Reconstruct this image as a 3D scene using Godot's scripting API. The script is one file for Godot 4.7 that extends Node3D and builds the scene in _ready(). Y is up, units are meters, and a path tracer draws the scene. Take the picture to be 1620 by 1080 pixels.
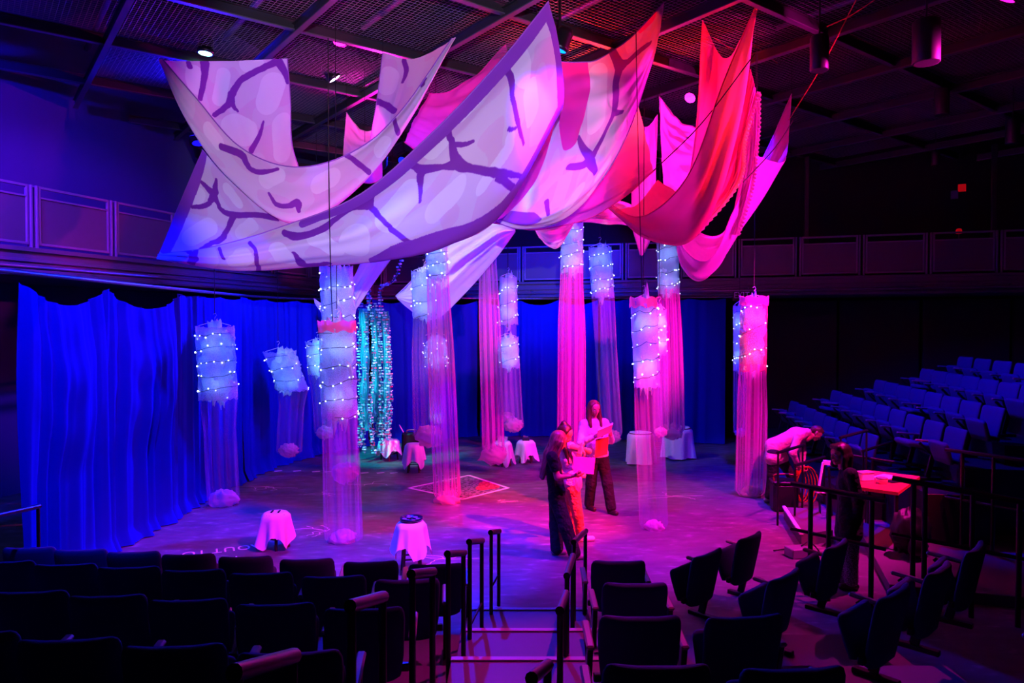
extends Node3D
# A black-box theatre set with a fabric canopy and sheer hanging columns. Metres, y up.

var used := {}
var rng := RandomNumberGenerator.new()
var M := {}
const ORD := ["first", "second", "third", "fourth", "fifth", "sixth", "seventh", "eighth", "ninth", "tenth", "eleventh", "twelfth"]
const ORDS := ["first", "second", "third", "fourth", "fifth", "sixth", "seventh", "eighth", "ninth", "tenth", "eleventh", "twelfth", "thirteenth", "fourteenth", "fifteenth", "sixteenth"]
var TURN := Basis(Vector3.UP, deg_to_rad(-18.0))   # the room stands 18 degrees turned from the seating aisle

func _ready() -> void:
	rng.seed = 7
	setup_view()
	setup_materials()
	build_lights()
	build_room()
	build_balcony()
	build_ceiling()
	build_curtains()
	build_sheets()
	build_columns()
	build_garlands()
	build_stage_things()
	build_risers()
	build_seats()
	build_rails()
	build_crew_corner()
	build_people()

# ---------------------------------------------------------------- view and light
func setup_view() -> void:
	var cam := Camera3D.new()
	cam.name = "camera"
	add_child(cam)
	cam.position = Vector3(0, 2.9, 0)
	cam.rotation_degrees = Vector3(-1.25, 0, 0)
	cam.fov = 50.31
	cam.near = 0.05
	cam.far = 80.0
	cam.current = true
	var we := WorldEnvironment.new()
	we.name = "world_environment"
	var e := Environment.new()
	e.background_mode = Environment.BG_COLOR
	e.background_color = Color.BLACK
	e.tonemap_mode = Environment.TONE_MAPPER_LINEAR
	e.tonemap_exposure = 1.0
	e.sdfgi_enabled = true
	e.ssao_enabled = true
	e.ssil_enabled = true
	we.environment = e
	add_child(we)

# ---------------------------------------------------------------- helpers
func room(a: float, y: float, b: float) -> Vector3:
	return TURN * Vector3(a, y, -b)

func numbered(n: String) -> String:
	var k: int = used.get(n, 0)
	used[n] = k + 1
	return n if k == 0 else "%s_%03d" % [n, k]

func metas(o: Node, label: String, category: String, group := "", kind := "") -> void:
	if label: o.set_meta("label", label)
	if category: o.set_meta("category", category)
	if group: o.set_meta("group", group)
	if kind: o.set_meta("kind", kind)

func thing(called: String, label: String, category: String, at := Vector3.ZERO, turn := 0.0, group := "") -> Node3D:
	var o := Node3D.new()
	o.name = numbered(called)
	add_child(o)
	o.position = at
	o.rotation.y = turn
	metas(o, label, category, group)
	return o

func st() -> SurfaceTool:
	var s := SurfaceTool.new()
	s.begin(Mesh.PRIMITIVE_TRIANGLES)
	s.set_uv(Vector2.ZERO)
	return s

func commit(s: SurfaceTool, smooth := false) -> ArrayMesh:
	if smooth: s.index()
	s.generate_normals()
	return s.commit()

func put(called: String, mesh: Mesh, m: Material, parent: Node = null, at := Transform3D.IDENTITY) -> MeshInstance3D:
	var o := MeshInstance3D.new()
	o.mesh = mesh
	o.material_override = m
	if parent == null:
		o.name = numbered(called)
		add_child(o)
	else:
		o.name = called
		parent.add_child(o, true)
	o.transform = at
	return o

func obj(called: String, s: SurfaceTool, m: Material, parent: Node = null, at := Transform3D.IDENTITY) -> MeshInstance3D:
	return put(called, commit(s), m, parent, at)

func struct(called: String, s: SurfaceTool, m: Material, label := "") -> MeshInstance3D:
	var o := obj(called, s, m)
	o.set_meta("kind", "structure")
	if label: o.set_meta("label", label)
	return o

func tri(s: SurfaceTool, a: Vector3, b: Vector3, c: Vector3, out: Vector3) -> void:
	s.set_smooth_group(-1)
	if (b - a).cross(c - a).dot(out) > 0:
		s.add_vertex(a); s.add_vertex(c); s.add_vertex(b)
	else:
		s.add_vertex(a); s.add_vertex(b); s.add_vertex(c)

func quad(s: SurfaceTool, a: Vector3, b: Vector3, c: Vector3, d: Vector3, out: Vector3) -> void:
	tri(s, a, b, c, out)
	tri(s, a, c, d, out)

# a box with chamfered edges (c = 0 gives a plain box)
func box(s: SurfaceTool, at: Vector3, size: Vector3, c := 0.0, turn := Basis.IDENTITY) -> void:
	var h := size * 0.5
	c = minf(c, minf(h.x, minf(h.y, h.z)) * 0.9)
	for ax in 3:
		var u := (ax + 1) % 3
		var v := (ax + 2) % 3
		for sg in [-1.0, 1.0]:
			var n := Vector3.ZERO
			n[ax] = sg
			var q := []
			for k in [[-1, -1], [1, -1], [1, 1], [-1, 1]]:
				var p := Vector3.ZERO
				p[ax] = sg * h[ax]
				p[u] = k[0] * (h[u] - c)
				p[v] = k[1] * (h[v] - c)
				q.append(at + turn * p)
			quad(s, q[0], q[1], q[2], q[3], turn * n)
		if c > 0.0:
			for k in [[-1, -1], [1, -1], [1, 1], [-1, 1]]:
				var p1 := Vector3.ZERO
				var p2 := Vector3.ZERO
				p1[u] = k[0] * h[u]; p1[v] = k[1] * (h[v] - c)
				p2[u] = k[0] * (h[u] - c); p2[v] = k[1] * h[v]
				var e := Vector3.ZERO
				e[ax] = h[ax] - c
				var n2 := Vector3.ZERO
				n2[u] = k[0]; n2[v] = k[1]
				quad(s, at + turn * (p1 - e), at + turn * (p1 + e), at + turn * (p2 + e), at + turn * (p2 - e), turn * n2)
	if c > 0.0:
		for sx in [-1.0, 1.0]:
			for sy in [-1.0, 1.0]:
				for sz in [-1.0, 1.0]:
					var g := Vector3(sx, sy, sz)
					tri(s, at + turn * (g * Vector3(h.x, h.y - c, h.z - c)), at + turn * (g * Vector3(h.x - c, h.y, h.z - c)), at + turn * (g * Vector3(h.x - c, h.y - c, h.z)), turn * g)

# a box of that section laid between two points
func bar(s: SurfaceTool, a: Vector3, b: Vector3, w: float, t: float, c := 0.0, up := Vector3.UP) -> void:
	var d := b - a
	var z := d.normalized()
	var x := up.cross(z)
	if x.length() < 0.01: x = Vector3.RIGHT.cross(z)
	x = x.normalized()
	box(s, (a + b) * 0.5, Vector3(w, t, d.length()), c, Basis(x, z.cross(x), z))

func sgroup(s: SurfaceTool, k: int) -> void:
	s.set_smooth_group(k)

# smooth grid from a 2D array of points; closed_u joins the last column to the first
func grid(s: SurfaceTool, g: Array, closed := false, uv := Vector2.ONE, flip := false) -> void:
	var nv := g.size()
	var nu: int = g[0].size()
	s.set_smooth_group(0)
	for j in nv - 1:
		for i in (nu if closed else nu - 1):
			var i2 := (i + 1) % nu
			var f := [[i, j, i], [i + 1, j, i2], [i + 1, j + 1, i2], [i, j + 1, i]]
			for k in ([0, 2, 1, 0, 3, 2] if flip else [0, 1, 2, 0, 2, 3]):
				var w: Array = f[k]
				var p: Vector3 = g[w[1]][w[2]]
				s.set_uv(Vector2(float(w[0]) / (nu if closed else nu - 1) * uv.x, float(w[1]) / (nv - 1) * uv.y))
				s.add_vertex(p)

func frame_at(z: Vector3) -> Basis:
	var x := Vector3.UP.cross(z)
	if x.length() < 0.01: x = Vector3.RIGHT.cross(z)
	x = x.normalized()
	return Basis(x, z.cross(x), z)

# round tube through points, closed ends
func tube(s: SurfaceTool, pts: Array, r: float, n := 8, r2 := -1.0) -> void:
	var g := []
	var m := pts.size()
	for i in m:
		var d: Vector3 = (pts[mini(i + 1, m - 1)] - pts[maxi(i - 1, 0)]).normalized()
		var f := frame_at(d)
		var rr := r if r2 < 0 else lerpf(r, r2, float(i) / maxf(1, m - 1))
		var ring := []
		for k in n:
			var a := TAU * k / n
			ring.append(pts[i] + f.x * cos(a) * rr + f.y * sin(a) * rr)
		g.append(ring)
	grid(s, g, true)
	for e in [0, m - 1]:
		var c: Vector3 = pts[e]
		for k in n:
			tri(s, c, g[e][k], g[e][(k + 1) % n], (c - pts[1 if e == 0 else m - 2]))

func lathe(s: SurfaceTool, prof: Array, n := 20, at := Transform3D.IDENTITY) -> void:
	var g := []
	for p in prof:
		var ring := []
		for k in n:
			var a := TAU * k / n
			ring.append(at * Vector3(cos(a) * p[0], p[1], sin(a) * p[0]))
		g.append(ring)
	grid(s, g, true)

func ball(s: SurfaceTool, c: Vector3, r: Vector3, n := 10, m := 6) -> void:
	var prof := []
	for j in m + 1:
		var a := PI * j / m - PI / 2
		prof.append([cos(a) + 0.0001, sin(a)])
	lathe(s, prof, n, Transform3D(Basis.from_scale(r), c))

func cr(p: Array, t: float) -> Vector3:
	var n := p.size() - 1
	var x := clampf(t, 0, 1) * n
	var i := mini(int(x), n - 1)
	var f := x - i
	var a: Vector3 = p[i - 1] if i > 0 else 2 * p[0] - p[1]
	var d: Vector3 = p[i + 2] if i + 2 <= n else 2 * p[n] - p[n - 1]
	var b: Vector3 = p[i]
	var c: Vector3 = p[i + 1]
	return 0.5 * (2 * b + (c - a) * f + (2 * a - 5 * b + 4 * c - d) * f * f + (3 * b - a - 3 * c + d) * f * f * f)

func through(p: Array, n: int) -> Array:
	var o := []
	for i in n + 1: o.append(cr(p, float(i) / n))
	return o

# ---------------------------------------------------------------- materials
func mk(c: Color, rough := 0.8, metal := 0.0) -> StandardMaterial3D:
	var m := StandardMaterial3D.new()
	m.albedo_color = c
	m.roughness = rough
	m.metallic = metal
	return m

func noise_tex(freq: float, ramp: Array, seed_ := 1, size := 512, kind := FastNoiseLite.TYPE_SIMPLEX_SMOOTH, octaves := 4) -> NoiseTexture2D:
	var n := FastNoiseLite.new()
	n.noise_type = kind
	n.frequency = freq
	n.seed = seed_
	n.fractal_octaves = octaves
	var t := NoiseTexture2D.new()
	t.width = size
	t.height = size
	t.seamless = true
	t.noise = n
	if ramp:
		var g := Gradient.new()
		g.offsets = PackedFloat32Array(ramp.map(func(x): return x[0]))
		g.colors = PackedColorArray(ramp.map(func(x): return x[1]))
		t.color_ramp = g
	return t

func tri_map(m: StandardMaterial3D, scale: float, world := true) -> void:
	m.uv1_triplanar = true
	m.uv1_world_triplanar = world
	m.uv1_scale = Vector3(scale, scale, scale)

func setup_materials() -> void:
	# scuffed black stage paint; streaks also stand in for projected swirls of light
	var f := mk(Color(1, 1, 1), 0.5)
	f.albedo_texture = noise_tex(0.02, [[0.0, Color(0.30, 0.30, 0.31)], [0.45, Color(0.345, 0.345, 0.35)], [0.68, Color(0.36, 0.36, 0.37)], [0.76, Color(0.42, 0.42, 0.43)], [1.0, Color(0.60, 0.60, 0.61)]], 3, 1024, FastNoiseLite.TYPE_SIMPLEX_SMOOTH, 6)
	f.roughness_texture = noise_tex(0.03, [[0.0, Color(0.40, 0.40, 0.40)], [1.0, Color(0.85, 0.85, 0.85)]], 9, 512)
	f.roughness = 0.75
	tri_map(f, 0.16)
	f.uv1_scale = Vector3(0.13, 0.2, 0.30)
	M.floor = f
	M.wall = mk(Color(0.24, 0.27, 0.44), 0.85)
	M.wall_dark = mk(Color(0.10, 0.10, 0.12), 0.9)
	M.roof = mk(Color(0.07, 0.07, 0.09), 0.95)
	M.steel = mk(Color(0.20, 0.20, 0.21), 0.45, 0.3)
	M.fascia = mk(Color(0.34, 0.34, 0.36), 0.5)
	M.panel = mk(Color(0.50, 0.50, 0.53), 0.55, 0.2)
	M.pipe = mk(Color(0.42, 0.42, 0.44), 0.35, 0.5)
	M.black = mk(Color(0.05, 0.05, 0.055), 0.5)
	M.black_metal = mk(Color(0.07, 0.07, 0.075), 0.35, 0.2)
	M.wire = mk(Color(0.62, 0.62, 0.63), 0.5, 0.2)
	M.cord = mk(Color(0.03, 0.03, 0.03), 0.7)
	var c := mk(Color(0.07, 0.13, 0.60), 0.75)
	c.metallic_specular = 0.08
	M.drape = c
	var cl := mk(Color(0.94, 0.92, 0.92), 0.8)
	cl.backlight_enabled = true
	cl.backlight = Color(0.5, 0.5, 0.5)
	M.cloth = cl
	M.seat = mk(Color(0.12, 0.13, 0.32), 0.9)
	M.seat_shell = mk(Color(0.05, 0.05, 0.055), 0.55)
	M.arm_wood = mk(Color(0.50, 0.42, 0.40), 0.4)
	M.step = mk(Color(0.34, 0.32, 0.34), 0.6)
	M.nosing = mk(Color(0.62, 0.58, 0.60), 0.5)
	M.white = mk(Color(0.92, 0.92, 0.92), 0.6)
	M.wood = mk(Color(0.32, 0.18, 0.12), 0.5)
	# lace sleeve: a white knit with holes
	var l := mk(Color(1, 1, 1), 0.8)
	l.albedo_texture = noise_tex(0.05, [[0.0, Color(0.90, 0.92, 0.95, 0.22)], [0.40, Color(0.92, 0.93, 0.96, 0.40)], [0.5, Color(0.96, 0.96, 0.98, 0.85)], [0.6, Color(0.96, 0.96, 0.98, 0.50)], [1.0, Color(0.98, 0.98, 1.0, 0.80)]], 5, 512, FastNoiseLite.TYPE_SIMPLEX_SMOOTH, 5)
	l.albedo_color = Color(0.78, 0.87, 1.0)
	l.transparency = BaseMaterial3D.TRANSPARENCY_ALPHA
	l.backlight_enabled = true
	l.backlight = Color(0.8, 0.8, 0.8)
	l.cull_mode = BaseMaterial3D.CULL_DISABLED
	M.lace = l
	M.tulle = tulle_mat(Color(0.78, 0.68, 0.97), 0.66)
	M.tulle_thin = tulle_mat(Color(0.74, 0.68, 0.98), 0.46)
	M.tulle_dense = tulle_mat(Color(0.95, 0.50, 0.90), 1.35)
	var bulb := mk(Color(0.9, 0.95, 1.0), 0.3)
	bulb.emission_enabled = true
	bulb.emission = Color(0.80, 0.88, 1.0)
	bulb.emission_energy_multiplier = 4.0
	M.bulb = bulb

func tulle_mat(c: Color, k: float) -> StandardMaterial3D:
	var m := mk(Color(1, 1, 1), 0.7)
	var im := Image.create(256, 64, false, Image.FORMAT_RGBA8)
	var n := FastNoiseLite.new()
	n.seed = 4
	n.frequency = 0.06
	n.fractal_octaves = 3
	for x in 256:
		# streaks of gathered net: a pleat is denser than the flat net between
		var q := absf(n.get_noise_1d(x * 1.0)) * 2.4
		for y in 64:
			var a := 0.14 + 0.30 * pow(clampf(1.0 - q, 0, 1), 2.0) + 0.03 * n.get_noise_2d(x * 3.0, y * 9.0)
			im.set_pixel(x, y, Color(c.r, c.g, c.b, clampf(a * k, 0.03, 0.9)))
	m.albedo_texture = ImageTexture.create_from_image(im)
	m.transparency = BaseMaterial3D.TRANSPARENCY_ALPHA
	m.backlight_enabled = true
	m.backlight = Color(0.8, 0.8, 0.8)
	m.cull_mode = BaseMaterial3D.CULL_DISABLED
	return m

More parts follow.
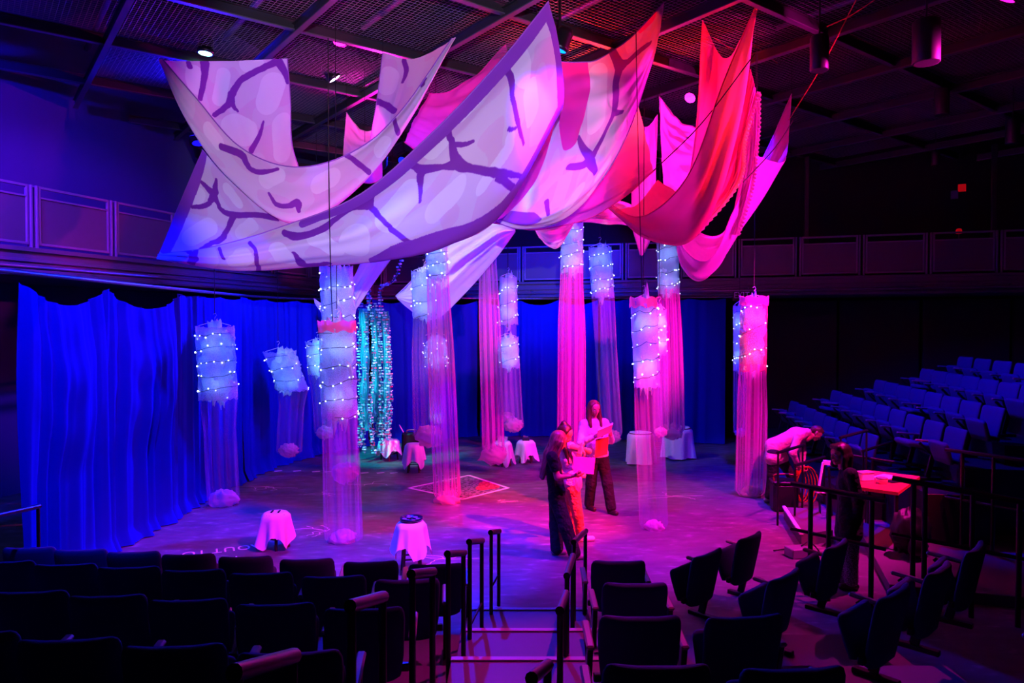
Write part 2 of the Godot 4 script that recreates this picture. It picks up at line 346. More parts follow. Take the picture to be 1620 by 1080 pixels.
var SHEETS := [  # strokes hold the projected picture, painted into a sheet's own colour
	{"name": "painted_projection_sheet", "label": "largest pale lilac fabric sheet with projected purple veins painted in, draped lowest at the front", "tint": Color(0.86, 0.80, 0.90), "fold": 0.022, "rows": [[-4.18, 3.74, -8.6, -3.4, 3.8, -8.35, -2.51, 4.02, -8.15, -1.67, 4.36, -8.05, -0.91, 5.01, -8.1, -0.18, 5.84, -8.3, 0.43, 6.7, -8.6], [-4.16, 3.73, -8.55, -3.29, 3.66, -8.15, -2.41, 3.76, -7.95, -1.53, 3.95, -7.85, -0.65, 4.55, -7.95, 0.11, 5.47, -8.15, 0.55, 6.2, -8.6], [-4.15, 3.72, -8.55, -3.19, 3.54, -8.35, -2.22, 3.59, -8.25, -1.42, 3.65, -8.2, -0.75, 3.81, -8.25, -0.09, 4.25, -8.4, 0.61, 5.51, -8.65], [-4.13, 4.34, -9, -3.2, 3.96, -8.9, -2.28, 3.8, -8.9, -1.48, 3.89, -9, -0.82, 4.09, -9, -0.24, 4.55, -9.1, 0.49, 5.49, -9.1], [-4.07, 5.21, -9.6, -3.43, 4.65, -9.4, -2.85, 4.2, -9.4, -2.06, 4.03, -9.5, -1.25, 4.15, -9.6, -0.42, 4.6, -9.6, 0.33, 5.48, -9.5]],
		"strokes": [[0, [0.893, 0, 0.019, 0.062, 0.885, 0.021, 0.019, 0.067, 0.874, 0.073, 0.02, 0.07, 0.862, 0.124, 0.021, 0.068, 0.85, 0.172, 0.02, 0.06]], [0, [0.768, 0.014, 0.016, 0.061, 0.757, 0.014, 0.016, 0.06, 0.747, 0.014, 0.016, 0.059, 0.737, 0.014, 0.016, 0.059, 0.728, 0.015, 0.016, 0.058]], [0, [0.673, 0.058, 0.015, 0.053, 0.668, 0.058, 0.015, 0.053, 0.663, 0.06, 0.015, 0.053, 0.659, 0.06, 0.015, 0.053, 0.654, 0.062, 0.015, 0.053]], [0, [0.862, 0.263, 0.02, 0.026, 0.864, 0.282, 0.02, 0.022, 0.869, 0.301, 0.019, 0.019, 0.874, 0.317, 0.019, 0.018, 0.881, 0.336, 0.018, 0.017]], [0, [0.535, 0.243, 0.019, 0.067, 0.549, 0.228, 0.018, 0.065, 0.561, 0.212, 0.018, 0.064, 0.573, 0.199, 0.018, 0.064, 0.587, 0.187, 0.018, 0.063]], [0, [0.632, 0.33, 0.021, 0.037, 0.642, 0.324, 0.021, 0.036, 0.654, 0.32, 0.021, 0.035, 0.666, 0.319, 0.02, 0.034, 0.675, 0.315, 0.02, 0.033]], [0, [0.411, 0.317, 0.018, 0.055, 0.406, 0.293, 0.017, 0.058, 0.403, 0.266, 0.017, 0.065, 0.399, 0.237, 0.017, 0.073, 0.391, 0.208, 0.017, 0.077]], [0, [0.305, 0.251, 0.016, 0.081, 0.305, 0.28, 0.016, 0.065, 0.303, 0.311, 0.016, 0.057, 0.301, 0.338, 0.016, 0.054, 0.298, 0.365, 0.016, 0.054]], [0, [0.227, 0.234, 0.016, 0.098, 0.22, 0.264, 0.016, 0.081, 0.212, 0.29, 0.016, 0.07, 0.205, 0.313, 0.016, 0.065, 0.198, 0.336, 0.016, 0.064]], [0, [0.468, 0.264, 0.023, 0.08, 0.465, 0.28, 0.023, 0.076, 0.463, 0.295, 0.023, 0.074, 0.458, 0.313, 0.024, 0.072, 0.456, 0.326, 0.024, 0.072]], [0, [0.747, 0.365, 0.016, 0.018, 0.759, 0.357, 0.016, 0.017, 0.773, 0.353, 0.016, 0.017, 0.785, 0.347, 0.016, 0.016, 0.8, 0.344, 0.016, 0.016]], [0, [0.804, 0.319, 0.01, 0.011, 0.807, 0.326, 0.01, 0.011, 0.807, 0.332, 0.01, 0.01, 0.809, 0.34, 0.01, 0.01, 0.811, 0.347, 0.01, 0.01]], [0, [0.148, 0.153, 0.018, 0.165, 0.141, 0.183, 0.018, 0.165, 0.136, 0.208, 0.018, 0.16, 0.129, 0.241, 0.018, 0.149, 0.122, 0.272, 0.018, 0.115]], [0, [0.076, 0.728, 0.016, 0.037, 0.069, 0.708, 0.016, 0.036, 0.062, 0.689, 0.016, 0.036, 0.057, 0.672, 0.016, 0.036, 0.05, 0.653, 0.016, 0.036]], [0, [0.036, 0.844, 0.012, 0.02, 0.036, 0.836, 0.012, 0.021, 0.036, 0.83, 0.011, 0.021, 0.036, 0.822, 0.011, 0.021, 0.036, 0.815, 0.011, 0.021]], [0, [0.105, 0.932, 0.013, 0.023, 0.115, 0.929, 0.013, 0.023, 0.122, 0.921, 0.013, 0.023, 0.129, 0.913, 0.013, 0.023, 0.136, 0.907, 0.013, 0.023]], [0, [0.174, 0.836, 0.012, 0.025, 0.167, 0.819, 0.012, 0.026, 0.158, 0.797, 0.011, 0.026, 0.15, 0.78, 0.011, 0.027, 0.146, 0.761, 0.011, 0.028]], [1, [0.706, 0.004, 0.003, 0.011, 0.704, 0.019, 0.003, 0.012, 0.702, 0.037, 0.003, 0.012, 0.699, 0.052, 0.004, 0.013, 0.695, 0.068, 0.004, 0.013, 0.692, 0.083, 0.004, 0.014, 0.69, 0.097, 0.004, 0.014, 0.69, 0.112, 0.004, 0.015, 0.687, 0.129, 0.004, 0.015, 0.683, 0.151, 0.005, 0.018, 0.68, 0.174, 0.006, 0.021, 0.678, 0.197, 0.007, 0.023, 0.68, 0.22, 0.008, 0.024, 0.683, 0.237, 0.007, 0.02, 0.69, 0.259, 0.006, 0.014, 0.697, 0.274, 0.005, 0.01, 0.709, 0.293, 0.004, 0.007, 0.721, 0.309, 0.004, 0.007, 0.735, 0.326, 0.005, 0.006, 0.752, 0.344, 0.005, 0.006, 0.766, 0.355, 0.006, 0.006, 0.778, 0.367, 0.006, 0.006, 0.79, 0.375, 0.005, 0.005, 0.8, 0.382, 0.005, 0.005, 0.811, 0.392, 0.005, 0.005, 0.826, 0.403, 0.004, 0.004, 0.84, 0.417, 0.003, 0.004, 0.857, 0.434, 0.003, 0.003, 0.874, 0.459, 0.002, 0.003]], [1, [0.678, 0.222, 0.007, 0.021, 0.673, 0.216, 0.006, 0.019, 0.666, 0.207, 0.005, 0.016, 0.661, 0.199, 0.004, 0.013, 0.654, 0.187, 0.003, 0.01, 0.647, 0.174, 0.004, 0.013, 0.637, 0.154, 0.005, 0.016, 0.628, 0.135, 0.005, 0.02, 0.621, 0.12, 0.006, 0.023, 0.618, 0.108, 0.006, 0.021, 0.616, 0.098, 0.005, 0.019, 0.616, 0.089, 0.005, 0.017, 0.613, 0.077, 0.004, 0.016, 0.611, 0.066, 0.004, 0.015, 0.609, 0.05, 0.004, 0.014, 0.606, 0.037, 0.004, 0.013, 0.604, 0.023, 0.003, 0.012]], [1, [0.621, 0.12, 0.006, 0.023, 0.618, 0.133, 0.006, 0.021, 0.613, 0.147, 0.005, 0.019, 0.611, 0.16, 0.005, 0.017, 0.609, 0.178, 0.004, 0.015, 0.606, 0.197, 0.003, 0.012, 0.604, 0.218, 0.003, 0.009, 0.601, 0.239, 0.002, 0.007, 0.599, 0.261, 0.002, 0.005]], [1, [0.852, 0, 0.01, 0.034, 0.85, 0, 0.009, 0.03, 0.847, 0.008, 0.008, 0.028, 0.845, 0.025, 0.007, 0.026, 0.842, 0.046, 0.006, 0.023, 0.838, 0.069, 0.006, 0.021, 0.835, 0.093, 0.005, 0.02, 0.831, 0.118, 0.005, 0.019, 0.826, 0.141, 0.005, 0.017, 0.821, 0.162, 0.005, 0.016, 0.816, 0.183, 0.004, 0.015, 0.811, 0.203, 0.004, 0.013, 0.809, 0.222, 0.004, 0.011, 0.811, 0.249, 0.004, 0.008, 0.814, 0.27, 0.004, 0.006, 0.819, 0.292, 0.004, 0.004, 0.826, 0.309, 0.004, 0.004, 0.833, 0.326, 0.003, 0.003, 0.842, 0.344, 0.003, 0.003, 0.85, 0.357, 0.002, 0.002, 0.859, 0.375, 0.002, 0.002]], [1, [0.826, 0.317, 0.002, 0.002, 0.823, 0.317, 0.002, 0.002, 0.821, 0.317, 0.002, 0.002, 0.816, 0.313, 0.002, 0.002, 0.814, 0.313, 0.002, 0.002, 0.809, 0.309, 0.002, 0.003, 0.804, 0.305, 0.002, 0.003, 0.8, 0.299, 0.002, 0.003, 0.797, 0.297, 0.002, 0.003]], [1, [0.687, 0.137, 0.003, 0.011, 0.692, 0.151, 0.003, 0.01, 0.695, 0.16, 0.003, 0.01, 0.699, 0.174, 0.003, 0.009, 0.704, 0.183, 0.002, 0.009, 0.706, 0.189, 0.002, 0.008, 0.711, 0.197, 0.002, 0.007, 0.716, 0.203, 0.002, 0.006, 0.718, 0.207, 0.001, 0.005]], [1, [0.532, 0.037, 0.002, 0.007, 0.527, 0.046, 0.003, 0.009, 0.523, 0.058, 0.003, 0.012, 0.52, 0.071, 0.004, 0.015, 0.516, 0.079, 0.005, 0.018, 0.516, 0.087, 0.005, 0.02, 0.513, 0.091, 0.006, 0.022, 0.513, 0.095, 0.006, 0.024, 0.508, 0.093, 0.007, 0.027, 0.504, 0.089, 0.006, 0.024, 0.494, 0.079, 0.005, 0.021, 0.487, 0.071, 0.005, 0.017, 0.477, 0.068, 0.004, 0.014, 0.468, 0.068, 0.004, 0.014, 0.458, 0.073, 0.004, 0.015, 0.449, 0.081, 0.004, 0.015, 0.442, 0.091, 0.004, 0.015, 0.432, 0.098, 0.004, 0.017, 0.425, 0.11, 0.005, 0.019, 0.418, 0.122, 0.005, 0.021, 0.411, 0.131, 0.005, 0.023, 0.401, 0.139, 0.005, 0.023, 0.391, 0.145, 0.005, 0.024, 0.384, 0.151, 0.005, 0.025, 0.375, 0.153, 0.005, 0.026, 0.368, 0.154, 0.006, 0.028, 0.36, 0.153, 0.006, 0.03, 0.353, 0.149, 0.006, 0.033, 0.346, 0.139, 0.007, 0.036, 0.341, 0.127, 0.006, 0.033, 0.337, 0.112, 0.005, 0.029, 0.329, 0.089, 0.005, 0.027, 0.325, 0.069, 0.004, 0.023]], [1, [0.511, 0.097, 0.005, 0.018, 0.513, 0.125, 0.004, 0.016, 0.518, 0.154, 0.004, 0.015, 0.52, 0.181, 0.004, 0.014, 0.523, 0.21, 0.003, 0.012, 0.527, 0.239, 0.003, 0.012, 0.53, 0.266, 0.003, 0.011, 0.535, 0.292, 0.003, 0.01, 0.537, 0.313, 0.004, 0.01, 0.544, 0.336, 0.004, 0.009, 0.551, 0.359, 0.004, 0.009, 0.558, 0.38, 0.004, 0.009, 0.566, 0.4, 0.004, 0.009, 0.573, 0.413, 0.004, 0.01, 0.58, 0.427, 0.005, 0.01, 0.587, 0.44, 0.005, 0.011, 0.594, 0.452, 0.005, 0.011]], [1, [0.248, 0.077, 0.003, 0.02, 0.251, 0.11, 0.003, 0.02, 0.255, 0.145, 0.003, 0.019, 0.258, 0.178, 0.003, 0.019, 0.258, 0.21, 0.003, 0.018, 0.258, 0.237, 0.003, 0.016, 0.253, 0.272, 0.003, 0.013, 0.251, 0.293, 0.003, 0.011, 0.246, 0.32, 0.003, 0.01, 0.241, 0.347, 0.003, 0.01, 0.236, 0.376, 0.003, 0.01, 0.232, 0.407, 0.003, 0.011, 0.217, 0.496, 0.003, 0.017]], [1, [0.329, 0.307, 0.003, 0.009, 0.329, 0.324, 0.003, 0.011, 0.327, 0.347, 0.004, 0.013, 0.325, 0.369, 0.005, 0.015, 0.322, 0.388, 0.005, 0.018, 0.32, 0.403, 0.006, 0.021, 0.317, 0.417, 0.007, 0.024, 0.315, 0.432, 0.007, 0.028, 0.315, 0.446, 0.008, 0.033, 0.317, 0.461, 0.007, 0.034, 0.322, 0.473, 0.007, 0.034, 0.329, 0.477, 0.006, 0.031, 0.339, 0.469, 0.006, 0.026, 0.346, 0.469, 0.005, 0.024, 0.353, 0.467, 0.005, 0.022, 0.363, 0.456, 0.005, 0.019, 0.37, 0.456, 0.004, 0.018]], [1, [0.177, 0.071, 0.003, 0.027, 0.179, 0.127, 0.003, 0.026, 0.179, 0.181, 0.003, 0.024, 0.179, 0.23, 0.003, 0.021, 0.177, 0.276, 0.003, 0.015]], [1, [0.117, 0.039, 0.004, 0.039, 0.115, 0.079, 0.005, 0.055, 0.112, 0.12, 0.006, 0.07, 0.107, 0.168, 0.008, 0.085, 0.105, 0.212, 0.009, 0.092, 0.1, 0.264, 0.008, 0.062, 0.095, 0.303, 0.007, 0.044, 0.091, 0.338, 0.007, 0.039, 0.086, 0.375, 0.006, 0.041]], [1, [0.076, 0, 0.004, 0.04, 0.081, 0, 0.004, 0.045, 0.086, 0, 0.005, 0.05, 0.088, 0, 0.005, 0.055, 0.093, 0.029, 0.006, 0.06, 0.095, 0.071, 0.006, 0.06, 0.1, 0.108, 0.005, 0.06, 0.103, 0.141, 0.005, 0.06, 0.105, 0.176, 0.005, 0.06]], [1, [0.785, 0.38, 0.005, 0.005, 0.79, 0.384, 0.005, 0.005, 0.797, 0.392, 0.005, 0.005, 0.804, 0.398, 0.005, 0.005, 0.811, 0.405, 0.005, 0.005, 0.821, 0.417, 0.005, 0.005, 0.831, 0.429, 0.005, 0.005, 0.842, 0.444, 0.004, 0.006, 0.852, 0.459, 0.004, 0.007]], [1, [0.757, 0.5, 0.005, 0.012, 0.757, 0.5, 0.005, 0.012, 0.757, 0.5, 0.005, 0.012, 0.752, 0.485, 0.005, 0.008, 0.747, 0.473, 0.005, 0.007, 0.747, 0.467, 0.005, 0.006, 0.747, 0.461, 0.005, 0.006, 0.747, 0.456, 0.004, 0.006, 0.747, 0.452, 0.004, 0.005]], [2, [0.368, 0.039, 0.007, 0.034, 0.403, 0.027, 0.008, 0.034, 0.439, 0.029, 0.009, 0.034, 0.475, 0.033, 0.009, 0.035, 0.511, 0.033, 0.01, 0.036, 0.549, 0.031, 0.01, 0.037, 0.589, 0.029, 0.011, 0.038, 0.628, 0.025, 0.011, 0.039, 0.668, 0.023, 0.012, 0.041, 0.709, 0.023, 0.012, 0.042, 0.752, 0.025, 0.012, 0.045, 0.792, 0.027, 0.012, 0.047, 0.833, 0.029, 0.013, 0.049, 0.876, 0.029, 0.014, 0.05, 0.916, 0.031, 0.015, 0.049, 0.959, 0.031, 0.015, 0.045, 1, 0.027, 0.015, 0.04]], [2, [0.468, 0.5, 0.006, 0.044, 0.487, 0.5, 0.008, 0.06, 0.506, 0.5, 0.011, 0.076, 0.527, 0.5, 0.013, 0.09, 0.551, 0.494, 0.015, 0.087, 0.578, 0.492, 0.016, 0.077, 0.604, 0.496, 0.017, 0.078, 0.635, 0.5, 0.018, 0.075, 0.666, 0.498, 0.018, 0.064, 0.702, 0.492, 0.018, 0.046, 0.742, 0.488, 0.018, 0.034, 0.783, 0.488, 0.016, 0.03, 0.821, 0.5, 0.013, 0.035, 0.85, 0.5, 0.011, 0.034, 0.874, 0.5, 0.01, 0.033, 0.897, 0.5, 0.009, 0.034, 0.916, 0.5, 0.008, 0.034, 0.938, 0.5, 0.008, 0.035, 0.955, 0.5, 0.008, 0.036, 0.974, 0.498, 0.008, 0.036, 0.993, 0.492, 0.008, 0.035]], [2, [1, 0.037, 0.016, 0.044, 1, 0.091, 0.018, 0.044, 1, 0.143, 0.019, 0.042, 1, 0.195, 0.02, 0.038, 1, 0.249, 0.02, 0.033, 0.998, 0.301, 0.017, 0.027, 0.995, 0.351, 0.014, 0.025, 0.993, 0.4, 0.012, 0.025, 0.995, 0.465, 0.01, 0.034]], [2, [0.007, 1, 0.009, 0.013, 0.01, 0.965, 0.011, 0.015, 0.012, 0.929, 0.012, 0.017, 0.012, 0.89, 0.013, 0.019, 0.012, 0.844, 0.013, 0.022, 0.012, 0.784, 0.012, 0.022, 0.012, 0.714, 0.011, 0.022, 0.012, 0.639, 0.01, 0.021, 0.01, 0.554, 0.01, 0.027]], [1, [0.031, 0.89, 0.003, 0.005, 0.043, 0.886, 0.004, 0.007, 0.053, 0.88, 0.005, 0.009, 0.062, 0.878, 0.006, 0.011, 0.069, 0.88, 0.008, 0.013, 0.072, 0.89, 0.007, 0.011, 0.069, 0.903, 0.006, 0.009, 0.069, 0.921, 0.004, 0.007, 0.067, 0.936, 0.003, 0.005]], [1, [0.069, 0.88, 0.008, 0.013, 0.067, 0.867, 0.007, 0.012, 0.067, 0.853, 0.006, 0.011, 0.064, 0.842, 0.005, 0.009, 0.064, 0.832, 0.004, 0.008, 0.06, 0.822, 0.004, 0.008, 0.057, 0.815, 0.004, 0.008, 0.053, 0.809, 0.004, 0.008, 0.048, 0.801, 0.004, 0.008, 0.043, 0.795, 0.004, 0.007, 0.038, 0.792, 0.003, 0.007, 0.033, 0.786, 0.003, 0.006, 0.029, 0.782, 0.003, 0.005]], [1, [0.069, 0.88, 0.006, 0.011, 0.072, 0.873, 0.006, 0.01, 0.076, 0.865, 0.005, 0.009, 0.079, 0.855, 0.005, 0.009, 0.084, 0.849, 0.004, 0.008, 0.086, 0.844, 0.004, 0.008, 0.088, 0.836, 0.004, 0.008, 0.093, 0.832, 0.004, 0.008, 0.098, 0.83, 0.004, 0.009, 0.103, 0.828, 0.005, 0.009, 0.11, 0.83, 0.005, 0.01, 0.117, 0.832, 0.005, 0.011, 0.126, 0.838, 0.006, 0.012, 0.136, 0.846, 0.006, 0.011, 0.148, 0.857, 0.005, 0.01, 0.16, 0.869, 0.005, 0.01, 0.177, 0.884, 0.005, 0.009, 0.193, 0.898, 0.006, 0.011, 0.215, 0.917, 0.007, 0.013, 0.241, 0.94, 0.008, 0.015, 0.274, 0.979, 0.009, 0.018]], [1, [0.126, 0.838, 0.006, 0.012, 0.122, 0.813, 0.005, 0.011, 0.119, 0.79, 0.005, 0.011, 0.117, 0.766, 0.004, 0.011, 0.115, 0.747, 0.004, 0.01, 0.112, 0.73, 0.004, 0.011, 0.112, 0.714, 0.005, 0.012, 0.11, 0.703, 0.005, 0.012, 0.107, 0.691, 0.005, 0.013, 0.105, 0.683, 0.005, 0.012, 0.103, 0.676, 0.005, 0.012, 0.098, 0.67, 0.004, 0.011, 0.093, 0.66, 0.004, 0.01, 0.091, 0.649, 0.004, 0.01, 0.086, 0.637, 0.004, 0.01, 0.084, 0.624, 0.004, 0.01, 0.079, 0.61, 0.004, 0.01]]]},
	{"name": "painted_projection_sheet", "label": "pale lilac sheet with projected veins painted in, hung like a hammock at the upper left", "tint": Color(0.86, 0.80, 0.90), "fold": 0.02, "rows": [[-4.72, 6.5, -9.9, -4.14, 5.88, -9.6, -3.5, 5.2, -9.4, -2.78, 4.92, -9.3, -2.07, 5.12, -9.4, -1.49, 5.68, -9.6, -0.81, 6.78, -9.9], [-4.72, 6.48, -9.9, -4.2, 5.53, -9.5, -3.58, 4.75, -9.3, -2.77, 4.21, -9.2, -1.93, 4.71, -9.3, -1.31, 5.64, -9.6, -0.8, 6.76, -9.9], [-4.05, 6.58, -10.2, -3.82, 5.73, -10.1, -3.46, 4.93, -10, -2.86, 4.5, -10, -2.16, 4.85, -10, -1.66, 5.73, -10.1, -1.36, 6.61, -10.2], [-3.25, 6.76, -10.6, -3.21, 6.15, -10.6, -3.17, 5.42, -10.6, -2.85, 4.87, -10.6, -2.2, 5.15, -10.6, -2.01, 5.88, -10.6, -1.87, 6.85, -10.6]],
		"strokes": [[0, [0.031, 0.514, 0.018, 0.036, 0.041, 0.504, 0.017, 0.037, 0.05, 0.5, 0.017, 0.038, 0.057, 0.5, 0.017, 0.038, 0.067, 0.5, 0.017, 0.038]], [0, [0.038, 0.664, 0.016, 0.031, 0.055, 0.651, 0.016, 0.031, 0.072, 0.637, 0.015, 0.031, 0.088, 0.622, 0.015, 0.031, 0.105, 0.606, 0.015, 0.031]], [0, [0.093, 0.911, 0.038, 0.057, 0.105, 0.902, 0.038, 0.057, 0.117, 0.894, 0.037, 0.057, 0.129, 0.884, 0.036, 0.057, 0.141, 0.873, 0.035, 0.058]], [0, [0.227, 0.932, 0.027, 0.054, 0.246, 0.929, 0.027, 0.056, 0.267, 0.927, 0.027, 0.058, 0.289, 0.921, 0.028, 0.06, 0.308, 0.911, 0.029, 0.062]], [0, [0.184, 0.654, 0.03, 0.074, 0.189, 0.664, 0.03, 0.075, 0.193, 0.674, 0.03, 0.075, 0.2, 0.683, 0.03, 0.075, 0.205, 0.693, 0.03, 0.075]], [0, [0.012, 0.797, 0.022, 0.035, 0.012, 0.809, 0.022, 0.035, 0.012, 0.819, 0.022, 0.035, 0.014, 0.828, 0.022, 0.035, 0.014, 0.838, 0.023, 0.035]], [0, [0.947, 0.88, 0.02, 0.098, 0.943, 0.882, 0.02, 0.099, 0.936, 0.884, 0.02, 0.101, 0.931, 0.886, 0.02, 0.102, 0.924, 0.89, 0.02, 0.104]], [0, [0.84, 0.876, 0.022, 0.14, 0.833, 0.869, 0.022, 0.145, 0.828, 0.865, 0.022, 0.15, 0.821, 0.855, 0.021, 0.158, 0.816, 0.851, 0.021, 0.164]], [0, [0.236, 0.108, 0.014, 0.049, 0.246, 0.108, 0.013, 0.049, 0.255, 0.108, 0.013, 0.048, 0.265, 0.109, 0.013, 0.048, 0.274, 0.111, 0.014, 0.048]], [0, [0.425, 0.116, 0.016, 0.037, 0.432, 0.099, 0.016, 0.036, 0.439, 0.083, 0.017, 0.036, 0.446, 0.069, 0.017, 0.036, 0.456, 0.056, 0.018, 0.035]], [0, [0.57, 0.116, 0.019, 0.045, 0.578, 0.113, 0.018, 0.046, 0.587, 0.113, 0.018, 0.047, 0.594, 0.109, 0.018, 0.049, 0.604, 0.111, 0.018, 0.051]], [0, [0.735, 0.184, 0.011, 0.068, 0.74, 0.177, 0.011, 0.069, 0.747, 0.172, 0.011, 0.07, 0.754, 0.167, 0.011, 0.072, 0.759, 0.162, 0.011, 0.073]], [1, [0.005, 0.95, 0.012, 0.016, 0.012, 0.934, 0.011, 0.015, 0.017, 0.917, 0.01, 0.014, 0.021, 0.9, 0.009, 0.014, 0.024, 0.884, 0.009, 0.013, 0.029, 0.871, 0.009, 0.013, 0.031, 0.859, 0.008, 0.013, 0.033, 0.847, 0.008, 0.013, 0.036, 0.834, 0.008, 0.013, 0.041, 0.817, 0.008, 0.013, 0.045, 0.797, 0.008, 0.013, 0.05, 0.78, 0.008, 0.013, 0.053, 0.764, 0.008, 0.013, 0.057, 0.751, 0.007, 0.013, 0.062, 0.739, 0.007, 0.013, 0.067, 0.73, 0.007, 0.014, 0.074, 0.72, 0.007, 0.014, 0.079, 0.71, 0.008, 0.015, 0.084, 0.701, 0.008, 0.016, 0.091, 0.693, 0.008, 0.017, 0.095, 0.683, 0.009, 0.018, 0.103, 0.676, 0.008, 0.017, 0.11, 0.668, 0.008, 0.017, 0.115, 0.66, 0.007, 0.016, 0.122, 0.649, 0.007, 0.015, 0.126, 0.629, 0.006, 0.014, 0.134, 0.606, 0.006, 0.013, 0.138, 0.581, 0.005, 0.012, 0.143, 0.558, 0.005, 0.011]], [1, [0.107, 0.678, 0.007, 0.015, 0.112, 0.678, 0.007, 0.014, 0.117, 0.676, 0.006, 0.013, 0.122, 0.676, 0.006, 0.012, 0.126, 0.676, 0.005, 0.011, 0.131, 0.68, 0.005, 0.01, 0.136, 0.683, 0.004, 0.009, 0.138, 0.689, 0.003, 0.007, 0.143, 0.695, 0.003, 0.006]], [1, [0.007, 0.95, 0.014, 0.019, 0.019, 0.958, 0.013, 0.018, 0.033, 0.967, 0.012, 0.017, 0.045, 0.975, 0.011, 0.015, 0.057, 0.981, 0.01, 0.014, 0.067, 0.986, 0.009, 0.013, 0.076, 0.988, 0.009, 0.012, 0.084, 0.99, 0.008, 0.011, 0.093, 0.992, 0.008, 0.011]], [1, [0.005, 0.581, 0.01, 0.019, 0.014, 0.577, 0.009, 0.017, 0.024, 0.571, 0.008, 0.016, 0.033, 0.568, 0.007, 0.014, 0.045, 0.558, 0.007, 0.013, 0.057, 0.548, 0.006, 0.012, 0.072, 0.535, 0.006, 0.012, 0.086, 0.519, 0.005, 0.011, 0.098, 0.506, 0.005, 0.011]], [1, [0.196, 0.826, 0.003, 0.005, 0.203, 0.817, 0.003, 0.007, 0.212, 0.809, 0.004, 0.008, 0.22, 0.797, 0.005, 0.01, 0.227, 0.786, 0.005, 0.012, 0.234, 0.77, 0.006, 0.013, 0.241, 0.751, 0.006, 0.014, 0.248, 0.73, 0.006, 0.016, 0.255, 0.707, 0.007, 0.018]], [1, [0, 0.5, 0.003, 0.006, 0, 0.5, 0.004, 0.008, 0.005, 0.5, 0.005, 0.01, 0.012, 0.5, 0.006, 0.011, 0.014, 0.5, 0.006, 0.013, 0.014, 0.5, 0.006, 0.012, 0.014, 0.5, 0.005, 0.01, 0.012, 0.5, 0.004, 0.008, 0.012, 0.5, 0.003, 0.007]], [1, [0.995, 0.763, 0.005, 0.02, 0.988, 0.747, 0.005, 0.02, 0.981, 0.728, 0.005, 0.02, 0.974, 0.712, 0.005, 0.02, 0.967, 0.703, 0.005, 0.02, 0.959, 0.701, 0.004, 0.018, 0.95, 0.699, 0.004, 0.016, 0.943, 0.705, 0.003, 0.013, 0.936, 0.708, 0.002, 0.011]], [1, [0.883, 1, 0.006, 0.037, 0.881, 0.986, 0.006, 0.037, 0.881, 0.95, 0.006, 0.037, 0.878, 0.911, 0.006, 0.037, 0.876, 0.871, 0.006, 0.037, 0.874, 0.83, 0.007, 0.037, 0.869, 0.786, 0.007, 0.037, 0.864, 0.741, 0.006, 0.037, 0.859, 0.693, 0.006, 0.038]], [1, [0.286, 0.118, 0.006, 0.021, 0.301, 0.094, 0.007, 0.022, 0.315, 0.073, 0.007, 0.024, 0.329, 0.056, 0.008, 0.025, 0.341, 0.049, 0.008, 0.026, 0.351, 0.052, 0.008, 0.024, 0.356, 0.063, 0.007, 0.022, 0.36, 0.075, 0.007, 0.02, 0.365, 0.085, 0.006, 0.018, 0.37, 0.09, 0.006, 0.017, 0.372, 0.097, 0.006, 0.016, 0.377, 0.101, 0.005, 0.014, 0.382, 0.103, 0.005, 0.013, 0.389, 0.099, 0.005, 0.013, 0.396, 0.096, 0.005, 0.012, 0.403, 0.089, 0.005, 0.012, 0.411, 0.08, 0.005, 0.012, 0.42, 0.068, 0.005, 0.011, 0.432, 0.054, 0.004, 0.009, 0.444, 0.038, 0.004, 0.008, 0.453, 0.026, 0.004, 0.008]], [1, [0.439, 0.177, 0.003, 0.007, 0.444, 0.188, 0.003, 0.008, 0.449, 0.2, 0.004, 0.01, 0.453, 0.212, 0.004, 0.011, 0.458, 0.219, 0.005, 0.012, 0.465, 0.219, 0.005, 0.012, 0.473, 0.217, 0.005, 0.011, 0.482, 0.212, 0.005, 0.011, 0.489, 0.208, 0.005, 0.011, 0.496, 0.203, 0.006, 0.013, 0.501, 0.196, 0.007, 0.014, 0.508, 0.189, 0.007, 0.016, 0.511, 0.189, 0.008, 0.018, 0.516, 0.198, 0.007, 0.015, 0.516, 0.212, 0.006, 0.013, 0.516, 0.228, 0.004, 0.011, 0.518, 0.245, 0.003, 0.009]], [1, [0.652, 0, 0.005, 0.019, 0.656, 0.012, 0.005, 0.019, 0.663, 0.045, 0.005, 0.018, 0.668, 0.076, 0.005, 0.017, 0.673, 0.109, 0.005, 0.017, 0.678, 0.144, 0.005, 0.018, 0.683, 0.181, 0.004, 0.019, 0.687, 0.224, 0.004, 0.022, 0.692, 0.28, 0.004, 0.029]], [1, [0.819, 0, 0.003, 0.028, 0.809, 0.073, 0.003, 0.024, 0.802, 0.127, 0.003, 0.025, 0.795, 0.182, 0.004, 0.03, 0.79, 0.243, 0.004, 0.044]], [1, [0.914, 0, 0.003, 0.06, 0.909, 0, 0.003, 0.055, 0.9, 0.08, 0.003, 0.034, 0.897, 0.426, 0.003, 0.017, 0.883, 0.346, 0.002, 0.037]]]},
